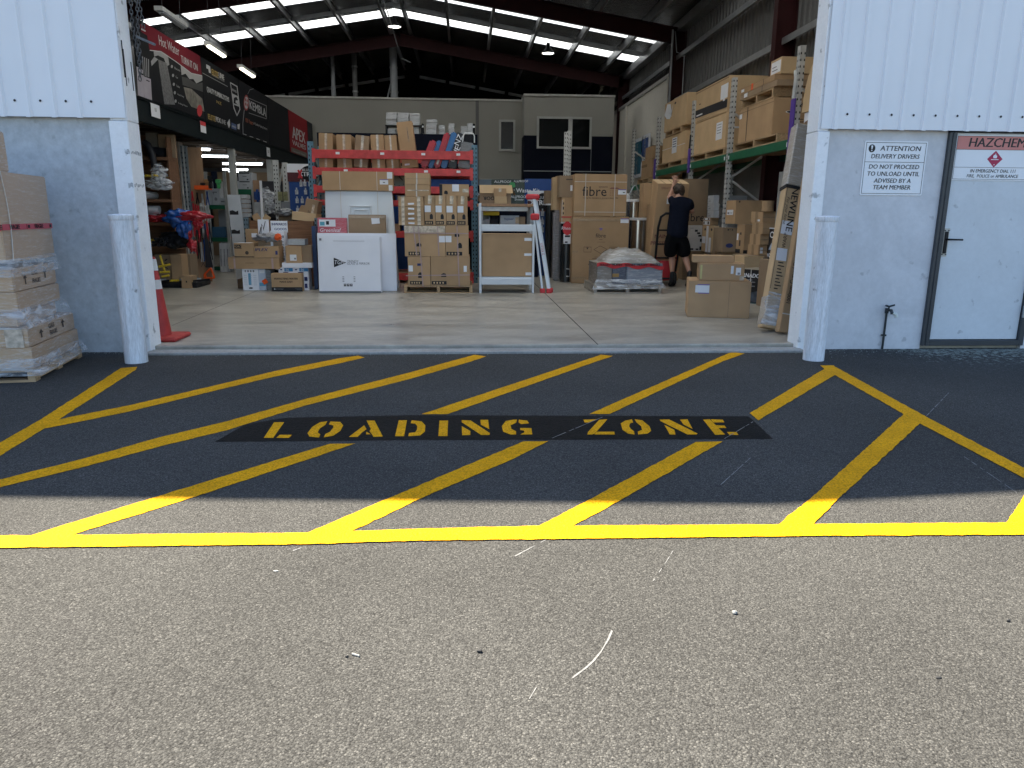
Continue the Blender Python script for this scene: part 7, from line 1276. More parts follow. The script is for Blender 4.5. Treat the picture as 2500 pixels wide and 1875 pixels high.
# navy partition with white cartons along the top
YP = 15.6; x0, x1, z0, z1 = rectat(YP, 776, 326, 1166, 430); zc1 = aty(970, 436, YP).z
t = thing('navy_partition', 'navy and bright blue partition behind the red rack', 'partition', ((x0+x1)/2, YP, FZ)); w2 = (x1-x0)/2
MB().box(-w2, w2, 0, .5, zc1-FZ, z1-FZ).build('upper_board', NAVY, t); MB().box(-w2, w2, .01, .5, 0, zc1-FZ-.002).build('lower_board', BLUEP, t)
Z9 = lambda x, y: (910+x*.13264, 260+y*.13264)
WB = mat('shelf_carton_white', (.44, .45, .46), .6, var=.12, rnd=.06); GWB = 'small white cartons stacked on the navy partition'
def wstack(where, x0, x1, ytop, ybot, n, zb, jx=6, Yq=YP+.08):
    z = zb; hpx = (ybot-ytop)/n; ords = ('bottom', 'second', 'third', 'fourth', 'fifth', 'sixth', 'seventh')
    for k in range(n):
        yb = ybot-hpx*k; j = rng.uniform(-jx, jx); o = cpx('%s small white carton of the stack %s' % (ords[k] if k < n-1 or n == 1 else 'top', where), *R_(Z9, x0+j, yb-hpx+3, x1+j, yb), Yq+rng.uniform(0, .03), .25, zb=z, mt=WB, group=GWB, warp=0, bevel=.003, deco=[Po('F', [rct(.08, .45, .16, .62), rct(.6, .4, .9, .5)], GREYINK)]); z = top(o)+.0008
ZP = z1+.001
sh = thing('black_shelf', 'black metal shelf on top of the navy partition', 'shelf', (0, YP+.05, ZP)); a = aty(*Z9(245, 335), YP+.05); b = aty(*Z9(890, 335), YP+.05); hS = a.z-ZP
for x in (a.x, (a.x+b.x)/2, b.x): MB().box(x-.015, x+.015, 0, .3, 0, hS-.021).build('post', BLACKP, sh)
MB().box(a.x-.02, b.x+.02, 0, .32, hS-.02, hS).build('shelf_board', BLACKP, sh)
wstack('over the black shelf end, first', 250, 440, 105, 330, 5, ZP+hS+.001); wstack('over the black shelf, beside the tall carton', 455, 660, 110, 330, 4, ZP+hS+.001); wstack('over the black shelf, past the tall carton', 680, 862, 120, 330, 5, ZP+hS+.001)
wstack('under the black shelf, first', 275, 420, 408, 490, 2, ZP, 3); wstack('under the black shelf, past the tall carton', 745, 850, 372, 495, 3, ZP, 3)
wstack('standing alone past the black shelf', 985, 1175, 235, 500, 5, ZP); wstack('narrow one behind the first red pack', 1220, 1325, 340, 500, 4, ZP); wstack('tilting behind the blue packs', 1395, 1500, 310, 450+45, 4, ZP); wstack('low one behind the black pack', 1620, 1730, 360, 495, 3, ZP); wstack('nearest the blue post of the red rack', 1740, 1840, 305, 490, 4, ZP)
for xk, l in ((920, 'beside the black shelf'), (1862, 'at the end of the partition')): cpx('black spray can like tube '+l, *R_(Z9, xk-22, 300, xk+22, 500), YP+.1, .08, zb=ZP, mt=BLACKP, name='black_tube', cat='tube', group='black tubes on the partition', bevel=.02, deco=[D('F', .1, .6, .9, .75, PAPER, 'label_band')])
# ================================================================== long racking down the side wall
XK = 4.60
Zr = lambda x, y: (1500+x*.24107, 80+y*.24107)
yb = [atx(x, y, XK).y for x, y in ((1931, 352), (1775, 386), (1683, 406), (1599, 424), (1540, 440))]
zt_ = [aty(*p, y).z for p, y in zip(((1957, 112), (1788, 190), (1683, 246), (1603, 285), (1540, 315)), yb)]
ZBM = atx(1640, 408, XK).z; BH = .13
RR = thing('green_pallet_rack', 'long green beamed pallet rack standing along the side wall', 'rack', (0, 0, 0)); DPK = .86
for i, (y, z) in enumerate(zip(yb, zt_)):
    for xo in (0, DPK):
        mb = MB(); x = XK+xo; mb.box(x, x+.075, y-.05, y+.05, FZ, z, 0); k = FZ+.1
        while k < z-.05:
            for s in (-.026, .026): mb.add([(x+.0375+s-.010, y-.0515, k), (x+.0375+s+.010, y-.0515, k), (x+.0375+s+.007, y-.0515, k+.03), (x+.0375+s-.007, y-.0515, k+.03)], [(0, 1, 2, 3)], 1); mb.add([(x-.0015, y+s-.010, k), (x-.0015, y+s+.010, k), (x-.0015, y+s+.007, k+.03), (x-.0015, y+s-.007, k+.03)], [(0, 1, 2, 3)], 1)
            k += .085
        mb.build('rack_post', [GALVL, mat('slot_shadow', (.035, .035, .035), .8)], RR)
    for k in range(int((z-.4)/.55)):
        z0 = .3+.55*k; MB().bar((XK+.06 if k % 2 else XK+DPK+.02, y, z0), (XK+DPK+.02 if k % 2 else XK+.06, y, z0+.55), .035, .03, 0, (0, 1, 0)).build('brace', GALVL, RR)
yb2 = [7.4]+yb
for i in range(len(yb2)-1):
    y0, y1 = (yb2[i]+.052 if i else 7.45), yb2[i+1]-.052; zl_ = ZBM
    if i == len(yb2)-2: zl_ = atx(1550, 452, XK).z
    for xo in (-.008, DPK+.03): MB().box(XK+xo, XK+xo+.05, y0, y1, zl_-BH, zl_).build('beam', GREENRK, RR, bevel=.004)
    MB().box(XK+.045, XK+DPK+.028, y0, y1, zl_-.03, zl_-.008).build('shelf_board', PLY, RR)
    for yy in (y0+.05, y1-.05): MB().box(XK-.0105, XK-.0085, yy-.03, yy+.03, zl_-.10, zl_-.04).build('price_label', PAPER, RR)
    # a second, higher beam pair in the bay nearest the doorway
PG = mat('purple_guard', (.10, .045, .30), .4)
for i in (0, 2, 3): y = yb[i]; MB().box(XK-.03, XK-.004, y-.065, y+.065, ZBM-.5 if i == 0 else ZBM-.2, ZBM+.28+.25*(i == 0)).build('post_guard', PG, RR, bevel=.01)
MB().tube([(XK-.02, yb[0], ZBM+.53), (XK-.01, yb[0], ZBM+.8), (XK-.01, yb[0]+.03, ZBM+.9)], .028, 8).build('guard_sling', GALVL, RR)
MB().tube([(XK-.02, yb[2], ZBM+.28), (XK-.005, yb[2], ZBM+.55)], .02, 8).build('guard_sling', STEELD, RR)
def rbox(label, f, xfar, xe, xr, ytop, ybot, X=XK+.05, zb=None, mt=CARD, w=None, group=None, deco=(), **k):
    """box in the rack: its side towards the hall spans xfar..xe at height ytop..ybot (on the near edge xe), its doorway face spans xe..xr"""
    pe = atx(*f(xe, (ytop+ybot)/2), X); pf = atx(*f(xfar, (ytop+ybot)/2-0), X); y0, y1 = pe.y, pf.y; zt = aty(*f(xe, ytop), y0).z; zz = aty(*f(xe, ybot), y0).z if zb is None else zb
    if w is None: w = max(.08, aty(*f(xr, (ytop+ybot)/2), y0).x-X)
    dim = (w, y1-y0, max(.04, zt-zz)); return carton(label, (X+w/2, (y0+y1)/2, zz), dim, mt, group=group, deco=deco, **k)
def rpal(label, xfar, xe, X=XK-.0, z=None, w=.9, h=.13):
    y0 = atx(*Zr(xe, 1150), X).y; y1 = atx(*Zr(xfar, 1150), X).y; return pallet(label, (X+w/2, (y0+y1)/2, z), y1-y0, w, pi/2, group='pallets up on the green rack', h=h)
ZS = ZBM+.002; GR = 'cartons up on the green rack'
rpal('pallet under the big carton nearest the doorway on the green beam', 1205, 1640, z=ZS); zp = ZS+.132
arrows = lambda: Po('F', [rct(.46, .76, .47, .88), rct(.80, .76, .81, .88), rct(.46, .76, .81, .768), rct(.46, .872, .81, .88)]+[[(u-.035, .80), (u, .86), (u+.035, .80)] for u in (.55, .71)]+[rct(u-.008, .775, u+.008, .81) for u in (.55, .71)], INK)
o = rbox('biggest brown carton on the green beam, with a hand hole and twin up arrows', Zr, 1265, 1605, 1795, 650, 1020, zb=zp, w=.80, group=GR, bevel=.01, warp=.01, deco=[arrows(), Po('F', [[(.36+.1*cos(k*pi/8), .62+.03*sin(k*pi/8)) for k in range(16)]], DARK), Po('F', [[(.36+.12*cos(k*pi/8), .62+.038*sin(k*pi/8)) for k in range(16)]], PAPER, off=.001), Po('F', [[(.35, .18), (.42, .30), (.49, .18), (.46, .18), (.42, .25), (.38, .18)], rct(.56, .18, .72, .20), rct(.35, .10, .6, .13), rct(.40, .42, .6, .44), rct(.4, .35, .62, .37)], BROWNINK), D('L', .93, .72, .995, .86, PAPER) if 0 else D('L', .02, .72, .10, .86, PAPER), D('L', .26, 0, .275, 1, STEELD, 'strap'), D('L', .0, .88, 1, .90, TAPE, 'tape')])
zt1 = top(o)
y0_ = o.location.y; pallet('upside down pallet lying on the biggest carton of the green rack', (XK+.5, y0_, zt1+.002), 1.3, .9, pi/2, group='pallets up on the green rack', h=.15)
zt2_ = zt1+.154; ylen = 1.5
carton('lower flat carton bundle on the upside down pallet', (XK+.48, y0_-.02, zt2_), (.86, ylen, .09), CARD2, group='flat cartons high on the green rack', warp=.014, deco=[D('L', .12, .2, .22, .9, PAPER), D('L', .62, 0, .63, 1, STEELD, 'strap')]); carton('upper flat carton bundle with an orange tag on the upside down pallet', (XK+.46, y0_+.05, zt2_+.092), (.82, ylen*.95, .09), CARD, group='flat cartons high on the green rack', warp=.014, deco=[D('L', .35, .0, .41, 1.1, ORANGE, 'sticker'), D('L', .05, .3, .14, .8, PAPER), D('L', .70, 0, .71, 1, STEELD, 'strap')])
carton('small square carton with a paper label, highest on the green rack', (XK+.38, y0_-.48, zt2_+.184), (.5, .40, .24), CARDL, deco=[D('L', .1, .15, .95, .85, PAPER), Po('L', [rct(.2, .3, .7, .36), rct(.2, .5, .6, .55)], GREYINK, off=.004)])
rpal('pallet under the two tall stacked cartons with the black band', 765, 1112, z=ZS)
o = rbox('brown carton on the green beam with a long paper slip', Zr, 815, 1128, 1250, 800, 1165, zb=zp, mt=CARDL, w=.80, group=GR, bevel=.01, warp=.012, deco=[D('L', .72, .28, .90, .78, PAPER), Po('L', [rct(.75, .70-.08*k, .87, .72-.08*k) for k in range(4)], GREYINK, off=.004), D('F', .1, .55, .3, .60, PAPER)])  # paler cardboard paints in the stronger light on this and the next three cartons
def band(o, dim): poster(o, dim, 'L', [[(.0, .18), (1, .13), (1, .36), (.0, .42)]], INK); poster(o, dim, 'L', [rct(.06, .22, .26, .26), rct(.88, .34, .93, .50)], PAPER, off=.004); poster(o, dim, 'L', [rct(.1, .05, .5, .06), rct(.13, .55, .18, .58)], BROWNINK); decal(o, dim, 'L', .80, .40, 1.0, .8, PAPER)
rbox('brown carton with a black printed band stacked on the green rack', Zr, 830, 1150, 1250, 425, 797, zb=top(o)+.002, mt=CARDL, w=.80, group=GR, bevel=.01, warp=.012, deco=[band, D('L', .0, .93, 1, .96, TAPE, 'tape')])
rpal('pallet under the torn carton pair further down the green beam', 442, 690, z=ZS)
o = rbox('brown carton with a paper slip beneath the torn one on the green rack', Zr, 490, 716, 800, 985, 1265, zb=zp, mt=CARDL, w=.80, group=GR, bevel=.01, warp=.012, deco=[D('L', .45, .30, .66, .88, PAPER), Po('L', [rct(.48, .80-.09*k, .63, .83-.09*k) for k in range(4)], BLUEINK, off=.004), D('L', 0, .53, 1, .545, PAPER, 'scuff'), Po('F', [[(.55+.12*cos(k*pi/8), .78+.04*sin(k*pi/8)) for k in range(16)]], PAPER)])
yq = o.location.y; pallet('pallet between the two stacked cartons on the green rack', (XK+.47, yq, top(o)+.002), 1.2, .9, pi/2, group='pallets up on the green rack', h=.12)
o2 = rbox('brown carton with a torn white sheet on its corner, on the green rack', Zr, 512, 730, 838, 598, 925, zb=top(o)+.125, mt=CARDL, w=.80, group=GR, bevel=.01, warp=.012, deco=[Po('L', [[(.0, .62), (.12, .95), (.28, .9), (.36, .55), (.28, .4), (.12, .45)], [(.30, .5), (.40, .85), (.34, .45)]], PAPER), Po('L', [[(.5+.04*cos(k*pi/6), .85+.04*sin(k*pi/6)) for k in range(12)]], BROWNINK)])
zlo = atx(1550, 452, XK).z+.002; pallet('small pallet low in the far bay of the green rack', (XK+.45, atx(*Zr(285, 1480), XK).y, zlo), 1.2, .9, pi/2, group='pallets up on the green rack')
o = rbox('brown carton low in the far bay of the green rack', Zr, 275, 372, 395, 1270, 1450, zb=zlo+.132, w=.8, group='cartons in the far bay of the green rack', deco=[D('L', 0, .6, .6, .75, TAPE, 'tape')]); rbox('smaller brown carton stacked in the far bay of the green rack', Zr, 315, 388, 400, 1140, 1268, zb=top(o)+.002, w=.8, group='cartons in the far bay of the green rack'); 
carton('brown carton panel beside the torn pair on the green rack', (XK+.5, yb[3]-.35, ZS), (.7, .3, .75), CARD2, group=GR)
# goods beyond the first post, half hidden by the doorway
yy = yb[0]-.62
mb = MB(); prof = [(.48*cos(k*pi/14), .72*sin(k*pi/14)) for k in range(15)]; mb.ext([(XK+.0, yy-u, v) for u, v in prof], (.7, 0, 0)); o = mb.build('cardboard_dome', CARDL, smooth=True); zdo = aty(*Zr(1900, 735), yy-.2).z; o.location = (.05, 0, zdo); tag(o, 'half round cardboard shroud up on the rack behind the door post', 'carton')
zw_ = aty(*Zr(1900, 850), yy-.2).z
carton('white carton with an address label under the half round shroud', (XK+.44, yy, zw_), (.72, .9, zdo-zw_-.003), WHB, deco=[D('F', .05, .1, .55, .8, PAPER), Po('F', [rct(.08, .3, .4, .5)], GREYINK, off=.004), Po('F', [rct(.6, .1, .75, .35)], mat('lime_print', (.4, .45, .1), .5))])
zw2 = aty(*Zr(1900, 905), yy-.2).z; carton('thin brown carton beneath the white addressed one', (XK+.40, yy, zw2), (.70, .95, zw_-zw2-.002), CARD, deco=[D('F', .25, .2, .55, .8, PAPER)]); carton('tall dark carton supporting the goods behind the door post', (XK+.48, yy+.02, ZS), (.7, .9, max(.05, zw2-ZS-.003)), CARD2)
MB().box(XK+.2, XW-.3, yy-.4, yy+.3, aty(*Zr(1950, 395), yy).z, aty(*Zr(1950, 350), yy).z).build('timber_plank', WOODP).location = (0, 0, 0)
tag(bpy.data.objects['timber_plank'], 'timber plank bundle high beside the first rack post', 'timber')
# --- stock on the floor under the rack
Zf = lambda x, y: (1660+x*.15674, 460+y*.15674)
GF = 'cartons stacked on the floor under the green rack'; Xf = XK+.02
def fbox(label, xfar, xe, xr, yt, yb_, zb=None, mt=CARD, **k): return rbox(label, Zf, xfar, xe, xr, yt, yb_, X=k.pop('X', Xf), zb=zb, mt=mt, group=k.pop('group', GF), **k)
TP = [D('L', .38, 0, .62, 1, TAPE, 'tape'), D('F', 0, .45, 1, .52, TAPE, 'tape')]
g0 = fbox('lowest carton of the taped column beside the leaning cartons', 1055, 1220, 1360, 880, 1045, mt=CARD, deco=TP+[D('F', .2, .2, .5, .75, PAPER)])
zf0 = g0.location.z
g1 = fbox('second carton of the taped column under the green rack', 1085, 1250, 1385, 712, 878, zb=top(g0)+.001, deco=TP); g2 = fbox('third carton of the taped column under the green rack', 1120, 1290, 1480, 537, 710, zb=top(g1)+.001, deco=TP); g3 = fbox('topmost wide carton of the taped column', 1105, 1290, 1510, 360, 535, zb=top(g2)+.001, deco=TP+[D('L', .55, .12, .8, .3, PAPER)])
o = MB().lathe([(.09, 0), (.09, .16)], n=20).build('cardboard_drum', CARD, smooth=True); o.location = (g3.location.x-.05, g3.location.y-.25, top(g3)+.002); tag(o, 'small brown drum on the topmost carton of the taped column', 'drum')
base_z = zf0-.30
b1 = fbox('wide low carton under the taped column', 850, 1000, 1310, 1055, 1235, zb=None, mt=CARDL, X=Xf-.25); 
supp = lambda label, like, zt, **k: carton(label, (like.location.x+.05, like.location.y+.05, FZ), (max(.3, k.get('w', .6)), k.get('d', .8), zt-FZ-.003), CARD2, group=GF)
if b1.location.z > FZ+.02: supp('carton on the floor holding up the wide low one', b1, b1.location.z, w=.55, d=.55)
if zf0 > FZ+.05: supp('carton behind, holding up the taped column', g0, zf0, w=.6, d=.7)
b2 = fbox('long carton lying across the floor stack by the rack post', 490, 640, 1040, 985, 1100, mt=CARD2, X=Xf-.12, deco=[D('L', .4, 0, .55, 1, TAPE, 'tape'), D('F', .35, 0, .40, 1, TAPE, 'tape')])
supp('carton beneath the long one lying across the floor stack', b2, b2.location.z, w=.8, d=.6)
b3 = fbox('tall carton with a black foot under the tipped big one', 878, 1000, 1120, 560, 985, zb=top(b2)+.001, deco=[Po('L', [rct(0, 0, .6, .14)], INK), D('L', .08, .45, .28, .68, PAPER), Po('L', [rct(.45, .64, .65, .72), rct(.4, .25, .6, .45)], BROWNINK), Po('F', [rct(0, 0, .5, .12)], INK)])
b4 = cpx('brown carton with a dark oval mark beside the rack post', *R_(Zf, 665, 612, 885, 975), b3.location.y+.35, .5, zb=top(b2)+.001, mt=CARD2, group=GF, deco=[Po('F', [[(.5+.26*cos(k*pi/10), .27+.09*sin(k*pi/10)) for k in range(20)]], BLUEINK), Po('F', [rct(.3, .88, .4, .95), rct(.45, .9, .5, .95), rct(.6, .88, .68, .95)], BROWNINK)])
b5 = fbox('big carton on top of the floor stack with a square label on its end', 715, 862, 1275, 182, 603, zb=max(top(b3), top(b4))+.001, deco=[D('L', .12, .38, .78, .60, PAPER), Po('L', [rct(.2, .42, .4, .50), rct(.5, .45, .7, .48)], GREYINK, off=.004), Po('F', [rct(.1, .9, .16, .97)], BROWNINK)], warp=.012)
leanpx('grey edged flat panel behind the big carton under the rack', R_(Zf, 745, 112, 1045, 300), b5.location.y+.75, .03, .0, GREYP, zb=FZ, name='flat_sheet', cat='sheet')
g = gnd(*Zf(270, 1360), FZ)
b6 = fbox('brown carton on a pallet with a round stamp, behind the person', 0, 275, 575, 935, 1350, mt=CARDL, X=g.x-.1, deco=[Po('L', [[(.42+.10*cos(k*pi/8), .78+.06*sin(k*pi/8)) for k in range(16)]], GREYINK), Po('L', [rct(.68+.07*k, .83, .72+.07*k, .9) for k in range(4)], BROWNINK)]); pallet('dark pallet under the round stamped carton', (b6.location.x, b6.location.y, FZ), b6.dimensions.x if b6.dimensions.x > .3 else .8, .9, group='pallets on the floor under the rack', h=max(.06, b6.location.z-FZ-.002))
b7 = fbox('pair of narrow cartons with white strips, beside the post', 345, 525, 600, 580, 915, zb=top(b6)+.002, mt=CARDL, X=XK-.05, deco=[D('L', .02, .32, .32, .58, PAPER), D('L', .36, 0, .55, .98, PAPER, 'label_strip'), D('L', .60, .0, .8, .55, PAPER, 'label_strip'), Po('L', [[(c_+.07*cos(k*pi/6), .85+.05*sin(k*pi/6)) for k in range(12)] for c_ in (.25, .8)], BROWNINK)])
leanpx('white carton printed with black blocks, behind the person', R_(Zf, 145, 575, 345, 918), b7.location.y+.4, .2, .0, mat('off_white_carton', (.50, .48, .46), .6), zb=top(b6)+.002, deco=[Po('F', [rct(.42, .75, .64, .83), rct(.60, .66, .84, .73), rct(.70, .56, .95, .63), rct(.85, .36, 1, .48), rct(.85, .04, 1, .18), rct(.12, .04, .38, .11), rct(.56, .04, .78, .10)], INK), Po('F', [rct(.05, .88, .3, .90)], GREYINK)])
b8 = fbox('flat white edged carton, lower of two on the narrow pair', 360, 475, 600, 502, 548, zb=top(b7)+.001, group='flat white edged cartons', deco=[Po('L', [rct(.05, .1, .95, .9)], PAPER), Po('L', [rct(.1, .2, .25, .8), rct(.65, .2, .85, .8)], BROWNINK, off=.004)]); fbox('flat white edged carton, upper of two on the narrow pair', 368, 476, 605, 455, 500, zb=top(b8)+.001, group='flat white edged cartons', deco=[Po('L', [rct(.05, .1, .95, .9)], PAPER), Po('L', [rct(.1, .2, .25, .8), rct(.65, .2, .85, .8)], BROWNINK, off=.004)])
zq = top(b8)+.055
for k, (yt, yb_) in enumerate(((345, 440), (228, 338), (105, 215))):
    o = fbox('pale grey carton in a column of three, %s' % ('bottom', 'middle', 'top')[k], 428+4*k, 525, 610, yt, yb_, zb=zq, mt=WB, group='column of three pale cartons by the rack post', deco=[Po('L', [rct(.1, .5, .3, .6), rct(.15, .2, .5, .3)], GREYINK)]); zq = top(o)+.004
cpx('big dark brown shower carton standing at the back of the rack', *R_(Zf, 100, -150, 430, 570), b7.location.y+.9, .4, zb=FZ, mt=CARD2, deco=[Wd('F', .45, .62, 'fibre', .22, INK)])
o = fbox('tall black carton with a white swirl under the rack', 1378, 1478, 1500, 615, 1110, mt=BLKG, X=XK-.35, group=None, deco=[Po('L', [rct(0, .97, 1, 1)], PAPER), Po('L', [[(.5+.32*cos(k*pi/12)*q, .78+.10*sin(k*pi/12)*q) for k in range(24)] for q in (1.,)], PAPER), Po('L', [[(.5+.22*cos(k*pi/12), .78+.07*sin(k*pi/12)) for k in range(24)]], BLKG, off=.004), Po('L', [[(.1, .3), (.5, .52), (.9, .34), (.8, .28), (.4, .3)]], mat('splash_print', (.35, .42, .55), .4)), Wd('L', .45, .12, 'AQUA', .07, PAPER, fat=.02)])
supp('black carton under the tall black one', o, o.location.z, w=.3, d=.35)
# black fan carton with white lettering
g = gnd(1852, 743, FZ)
wA, dA, hA = .44, .50, aty(1842, 660, g.y).z-FZ
rzA = -1.02; cA = Vector((g.x, g.y))+Matrix.Rotation(rzA, 2) @ Vector((-wA/2, dA/2)); 
def torn(o, dim):
    word(o, dim, 'F', .48, .82, 'TORNADO', .085, PAPER, fat=.03, shear=.1); poster(o, dim, 'F', [rct(.2, .68-.06*k, .2+.6*(.8+.2*((k*3) % 2)), .71-.06*k) for k in range(4)], GREYINK); poster(o, dim, 'F', [[(.1+.07*cos(k*pi/8), .66+.17*sin(k*pi/8)) for k in range(16)]], PAPER); poster(o, dim, 'F', [[(.1+.045*cos(k*pi/8), .66+.12*sin(k*pi/8)) for k in range(16)]], BLKG, off=.004)
    decal(o, dim, 'F', .60, 0, .63, 1, STRAP, 'strap', off=.005); decal(o, dim, 'F', .0, .0, 1, .03, mat('dull_teal_print', (.08, .14, .15), .5), 'printed_band'); poster(o, dim, 'R', [[(.2+.12*cos(k*pi/8), .7+.12*sin(k*pi/8)) for k in range(16)]], PAPER); poster(o, dim, 'R', [[(.2+.09*cos(k*pi/8), .7+.09*sin(k*pi/8)) for k in range(16)]], BLKG, off=.004); poster(o, dim, 'F', [[(0, .05), (.3, .42), (.55, .3), (1, .4), (1, .05)]], mat('cloud_print', (.06, .075, .10), .5, var=.6, scale=8), off=.001); decal(o, dim, 'T', 0, 0, 1, 1, mat('tan_lid', (.34, .29, .22), .7), 'lid')
carton('black fan carton with white capitals and a white strap', (cA.x, cA.y, FZ), (wA, dA, hA), BLKG, rz=rzA, deco=[torn]); carton('black carton with small white stickers behind the fan carton', (cA.x+.42, cA.y+.55, FZ), (.22, .3, hA+.13), BLKG, deco=[D('F', .1, .84, .5, .92, PAPER), D('F', .62, .84, .9, .9, PAPER)])
# grey film wrapped column by the first post
o = MB().box(-.09, .09, -.06, .06, 0, 1).build('tin_sheet', GALV); 
p = aty(1922, 420, yb[0]-.15); o.scale = (1, 1, p.z-FZ); o.location = (p.x-.02, yb[0]-.2, FZ); tag(o, 'narrow grey metal sheet pack standing at the first rack post', 'metal pack')
# --- long cartons leaning beside the door post
def lean(label, pb, pt, Yb, Yt, w, d, mt, deco=(), name='long_carton', group='long cartons leaning at the door post'):
    a = gnd(*pb, FZ) if Yb is None else aty(*pb, Yb); a.z = FZ; b = aty(*pt, Yt); v = b-a; L = v.length; z = v.normalized(); x = Vector((1, 0, 0)); x = (x-z*x.dot(z)).normalized(); y = z.cross(x)
    o = carton(label, (0, 0, 0), (w, d, L), mt, group=group, name=name, cat='long carton', deco=deco, bevel=.006, warp=.006); lift = abs(x.z)*w/2+abs(y.z)*d/2
    o.matrix_world = Matrix(((x.x, y.x, z.x, a.x), (x.y, y.y, z.y, a.y), (x.z, y.z, z.z, a.z+lift), (0, 0, 0, 1))); return o, L
def newl(o, dim):
    w, d, h = dim
    word(o, dim, 'F', .62, .585, 'NEWLINE', .105, INK, spin=-pi/2, fat=.01, sx=1.1); word(o, dim, 'F', .25, .575, 'For your home', .05, BROWNINK, spin=-pi/2, shear=.3); poster(o, dim, 'F', [rct(.06, .19, .085, .70), rct(.915, .19, .94, .70)], INK); decal(o, dim, 'F', .12, .46, .9, .525, PAPER); decal(o, dim, 'F', .1, .33, .8, .39, PAPER, rot=.06); poster(o, dim, 'F', [rct(.3, .19+.016*k, .3+.45*(.6+.4*((k*5) % 3)/2), .195+.016*k) for k in range(9)], INK); word(o, dim, 'F', .5, .43, 'WARP', .06, BROWNINK, spin=pi/2); word(o, dim, 'F', .5, .17, 'NEWLINE', .022, BROWNINK)
g = gnd(1872, 810, FZ)
o, L = lean('long pale carton with black capitals, film wrapped at both ends', (1872, 808), (1956, 318), None, g.y+.55, .165, .15, CARDL, deco=[newl])
FE = m_film('film_end', (.42, .35, .27), .8, scale=7)
MB().box(-.088, .088, -.082, .082, L*.70, L+.012).build('film_end', FE, o, bevel=.012); MB().box(-.09, .09, -.085, .085, .03, L*.155).build('film_end', FE, o, bevel=.012); MB().box(-.092, .092, -.086, .086, L*.685, L*.70).build('strap', INK, o)
mb = MB(); foldsheet(mb, [(-.09, -.09, L*.17), (.10, -.09, L*.17), (.14, .1, L*.15)], [(-.12, -.11, .02), (.16, -.11, .03), (.22, .12, .04)], 33, .06, 14, 8); mb.build('film_skirt', m_clear('bright_film', .5), o, smooth='all')
lean('dark brown long carton leaning behind the pale lettered one', (1897, 800), (1982, 300), g.y+.28, g.y+.7, .12, .12, CARDD); lean('second dark brown long carton against the door post', (1908, 795), (1990, 420), g.y+.2, g.y+.55, .07, .1, CARD2)
def curv(o, dim): word(o, dim, 'F', .42, .42, '1000mm Curved Door Set White', .058, INK, spin=pi/2, fat=.012); decal(o, dim, 'F', 0, .115, 1, .122, STRAP, 'strap'); decal(o, dim, 'F', 0, .745, 1, .752, STRAP, 'strap')
g2 = gnd(1908, 816, FZ); lean('long carton lettered as a white curved door set at the post', (1907, 814), (1974, 440), g2.y+.02, g2.y+.3, .10, .12, CARD, deco=[curv])
# posters on the pale lining
for k, (xa, ya, xb, yb_, mt) in enumerate(((200, 1140, 262, 1425, mat('teal_poster', (.04, .16, .24), .5, var=.4, scale=7)), (285, 1100, 335, 1250, mat('navy_poster', (.05, .10, .28), .5, var=.4, scale=7)))):
    a = atx(*Zr(xa, ya), XW-.42); b = atx(*Zr(xb, yb_), XW-.42); t = thing('wall_poster', ('tall teal poster with a white margin on the pale lining', 'small navy poster high on the pale lining')[k], 'poster', (XW-.42, 0, 0)); MB().box(0, .03, b.y-.15, a.y+.15, b.z-.1, a.z+.15).build('backing', WHB, t); MB().box(-.004, -.001, b.y, a.y, b.z, a.z+.05).build('print', mt, t)
    text('WATER', .28 if k == 0 else .2, BNG, t, LEFTF @ Matrix.Rotation(pi/2, 4, 'Z'), (-.006, (a.y+b.y)/2, (a.z+b.z)/2), fat=.02)
# strip of retail lights and a dome lamp beyond the cylinders
p = aty(*Z8(1030, 490), 15.2); t = thing('dome_lamp', 'white dome lamp shade poking out beside the shower carton', 'lamp shade', (p.x, 15.2, p.z)); MB().lathe([(.12, 0), (.115, .05), (.08, .11), (.02, .14)], n=24).build('shade', WHT, t, smooth=True); MB().tube([(0, 0, -.0), (.02, .05, -1.2)], .015, 6).build('stand', GALV, t)
# ================================================================== the person, the hand truck and its carton
Zp = lambda x, y: (1300+x*.217, 380+y*.217)
PY = 12.95
gp = gnd(*Zp(1640, 1440), FZ)
TR = thing('hand_truck', 'red framed hand truck with a black loop handle and dark tyres', 'hand truck', (0, 0, 0)); BF = 13.25
ca = aty(*Zp(1400, 600), BF); cb = aty(*Zp(1756, 600), BF); wC = cb.x-ca.x; zC = aty(*Zp(1580, 268), BF).z; xc = (ca.x+cb.x)/2
def spray(o, dim):
    w, d, h = dim; RI = mat('faded_red_ink', (.22, .08, .07), .7)
    word(o, dim, 'F', .5, .955, 'SPRAYMATE UNIT', h*.03, RI); word(o, dim, 'F', .28, .47, 'MAIN', h*.055, RI, fat=.02); word(o, dim, 'F', .33, .40, 'PRESSURE', h*.055, RI, fat=.02); decal(o, dim, 'F', .34, .80, .46, .88, PAPER); poster(o, dim, 'L', [rct(.1, .03+.026*k, .35, .042+.026*k) for k in range(36)], CARDL); poster(o, dim, 'L', [[(0, 0), (1, 0), (1, .16), (0, .24)]], REDP)
    for u in (.24, .5, .76): decal(o, dim, 'T', u-.012, 0, u+.012, 1, TAPE, 'tape')
    poster(o, dim, 'T', [rct(0.01, 0.01, .99, .99)], CARDL, name='lid', off=.0008)
o = carton('tall brown carton being tipped onto the hand truck', (xc, BF+.22+(zC-FZ)*.215, FZ+.105), (wC, .44, (zC-FZ-.13)/cos(.215)), CARD, deco=[spray], bevel=.008, warp=.006); o.rotation_euler = (.215, 0, 0)
hx = aty(*Zp(1505, 800), BF-.1).x; zh = aty(*Zp(1500, 650), BF-.1).z
ty = lambda z: (zC-z)*.215-.05
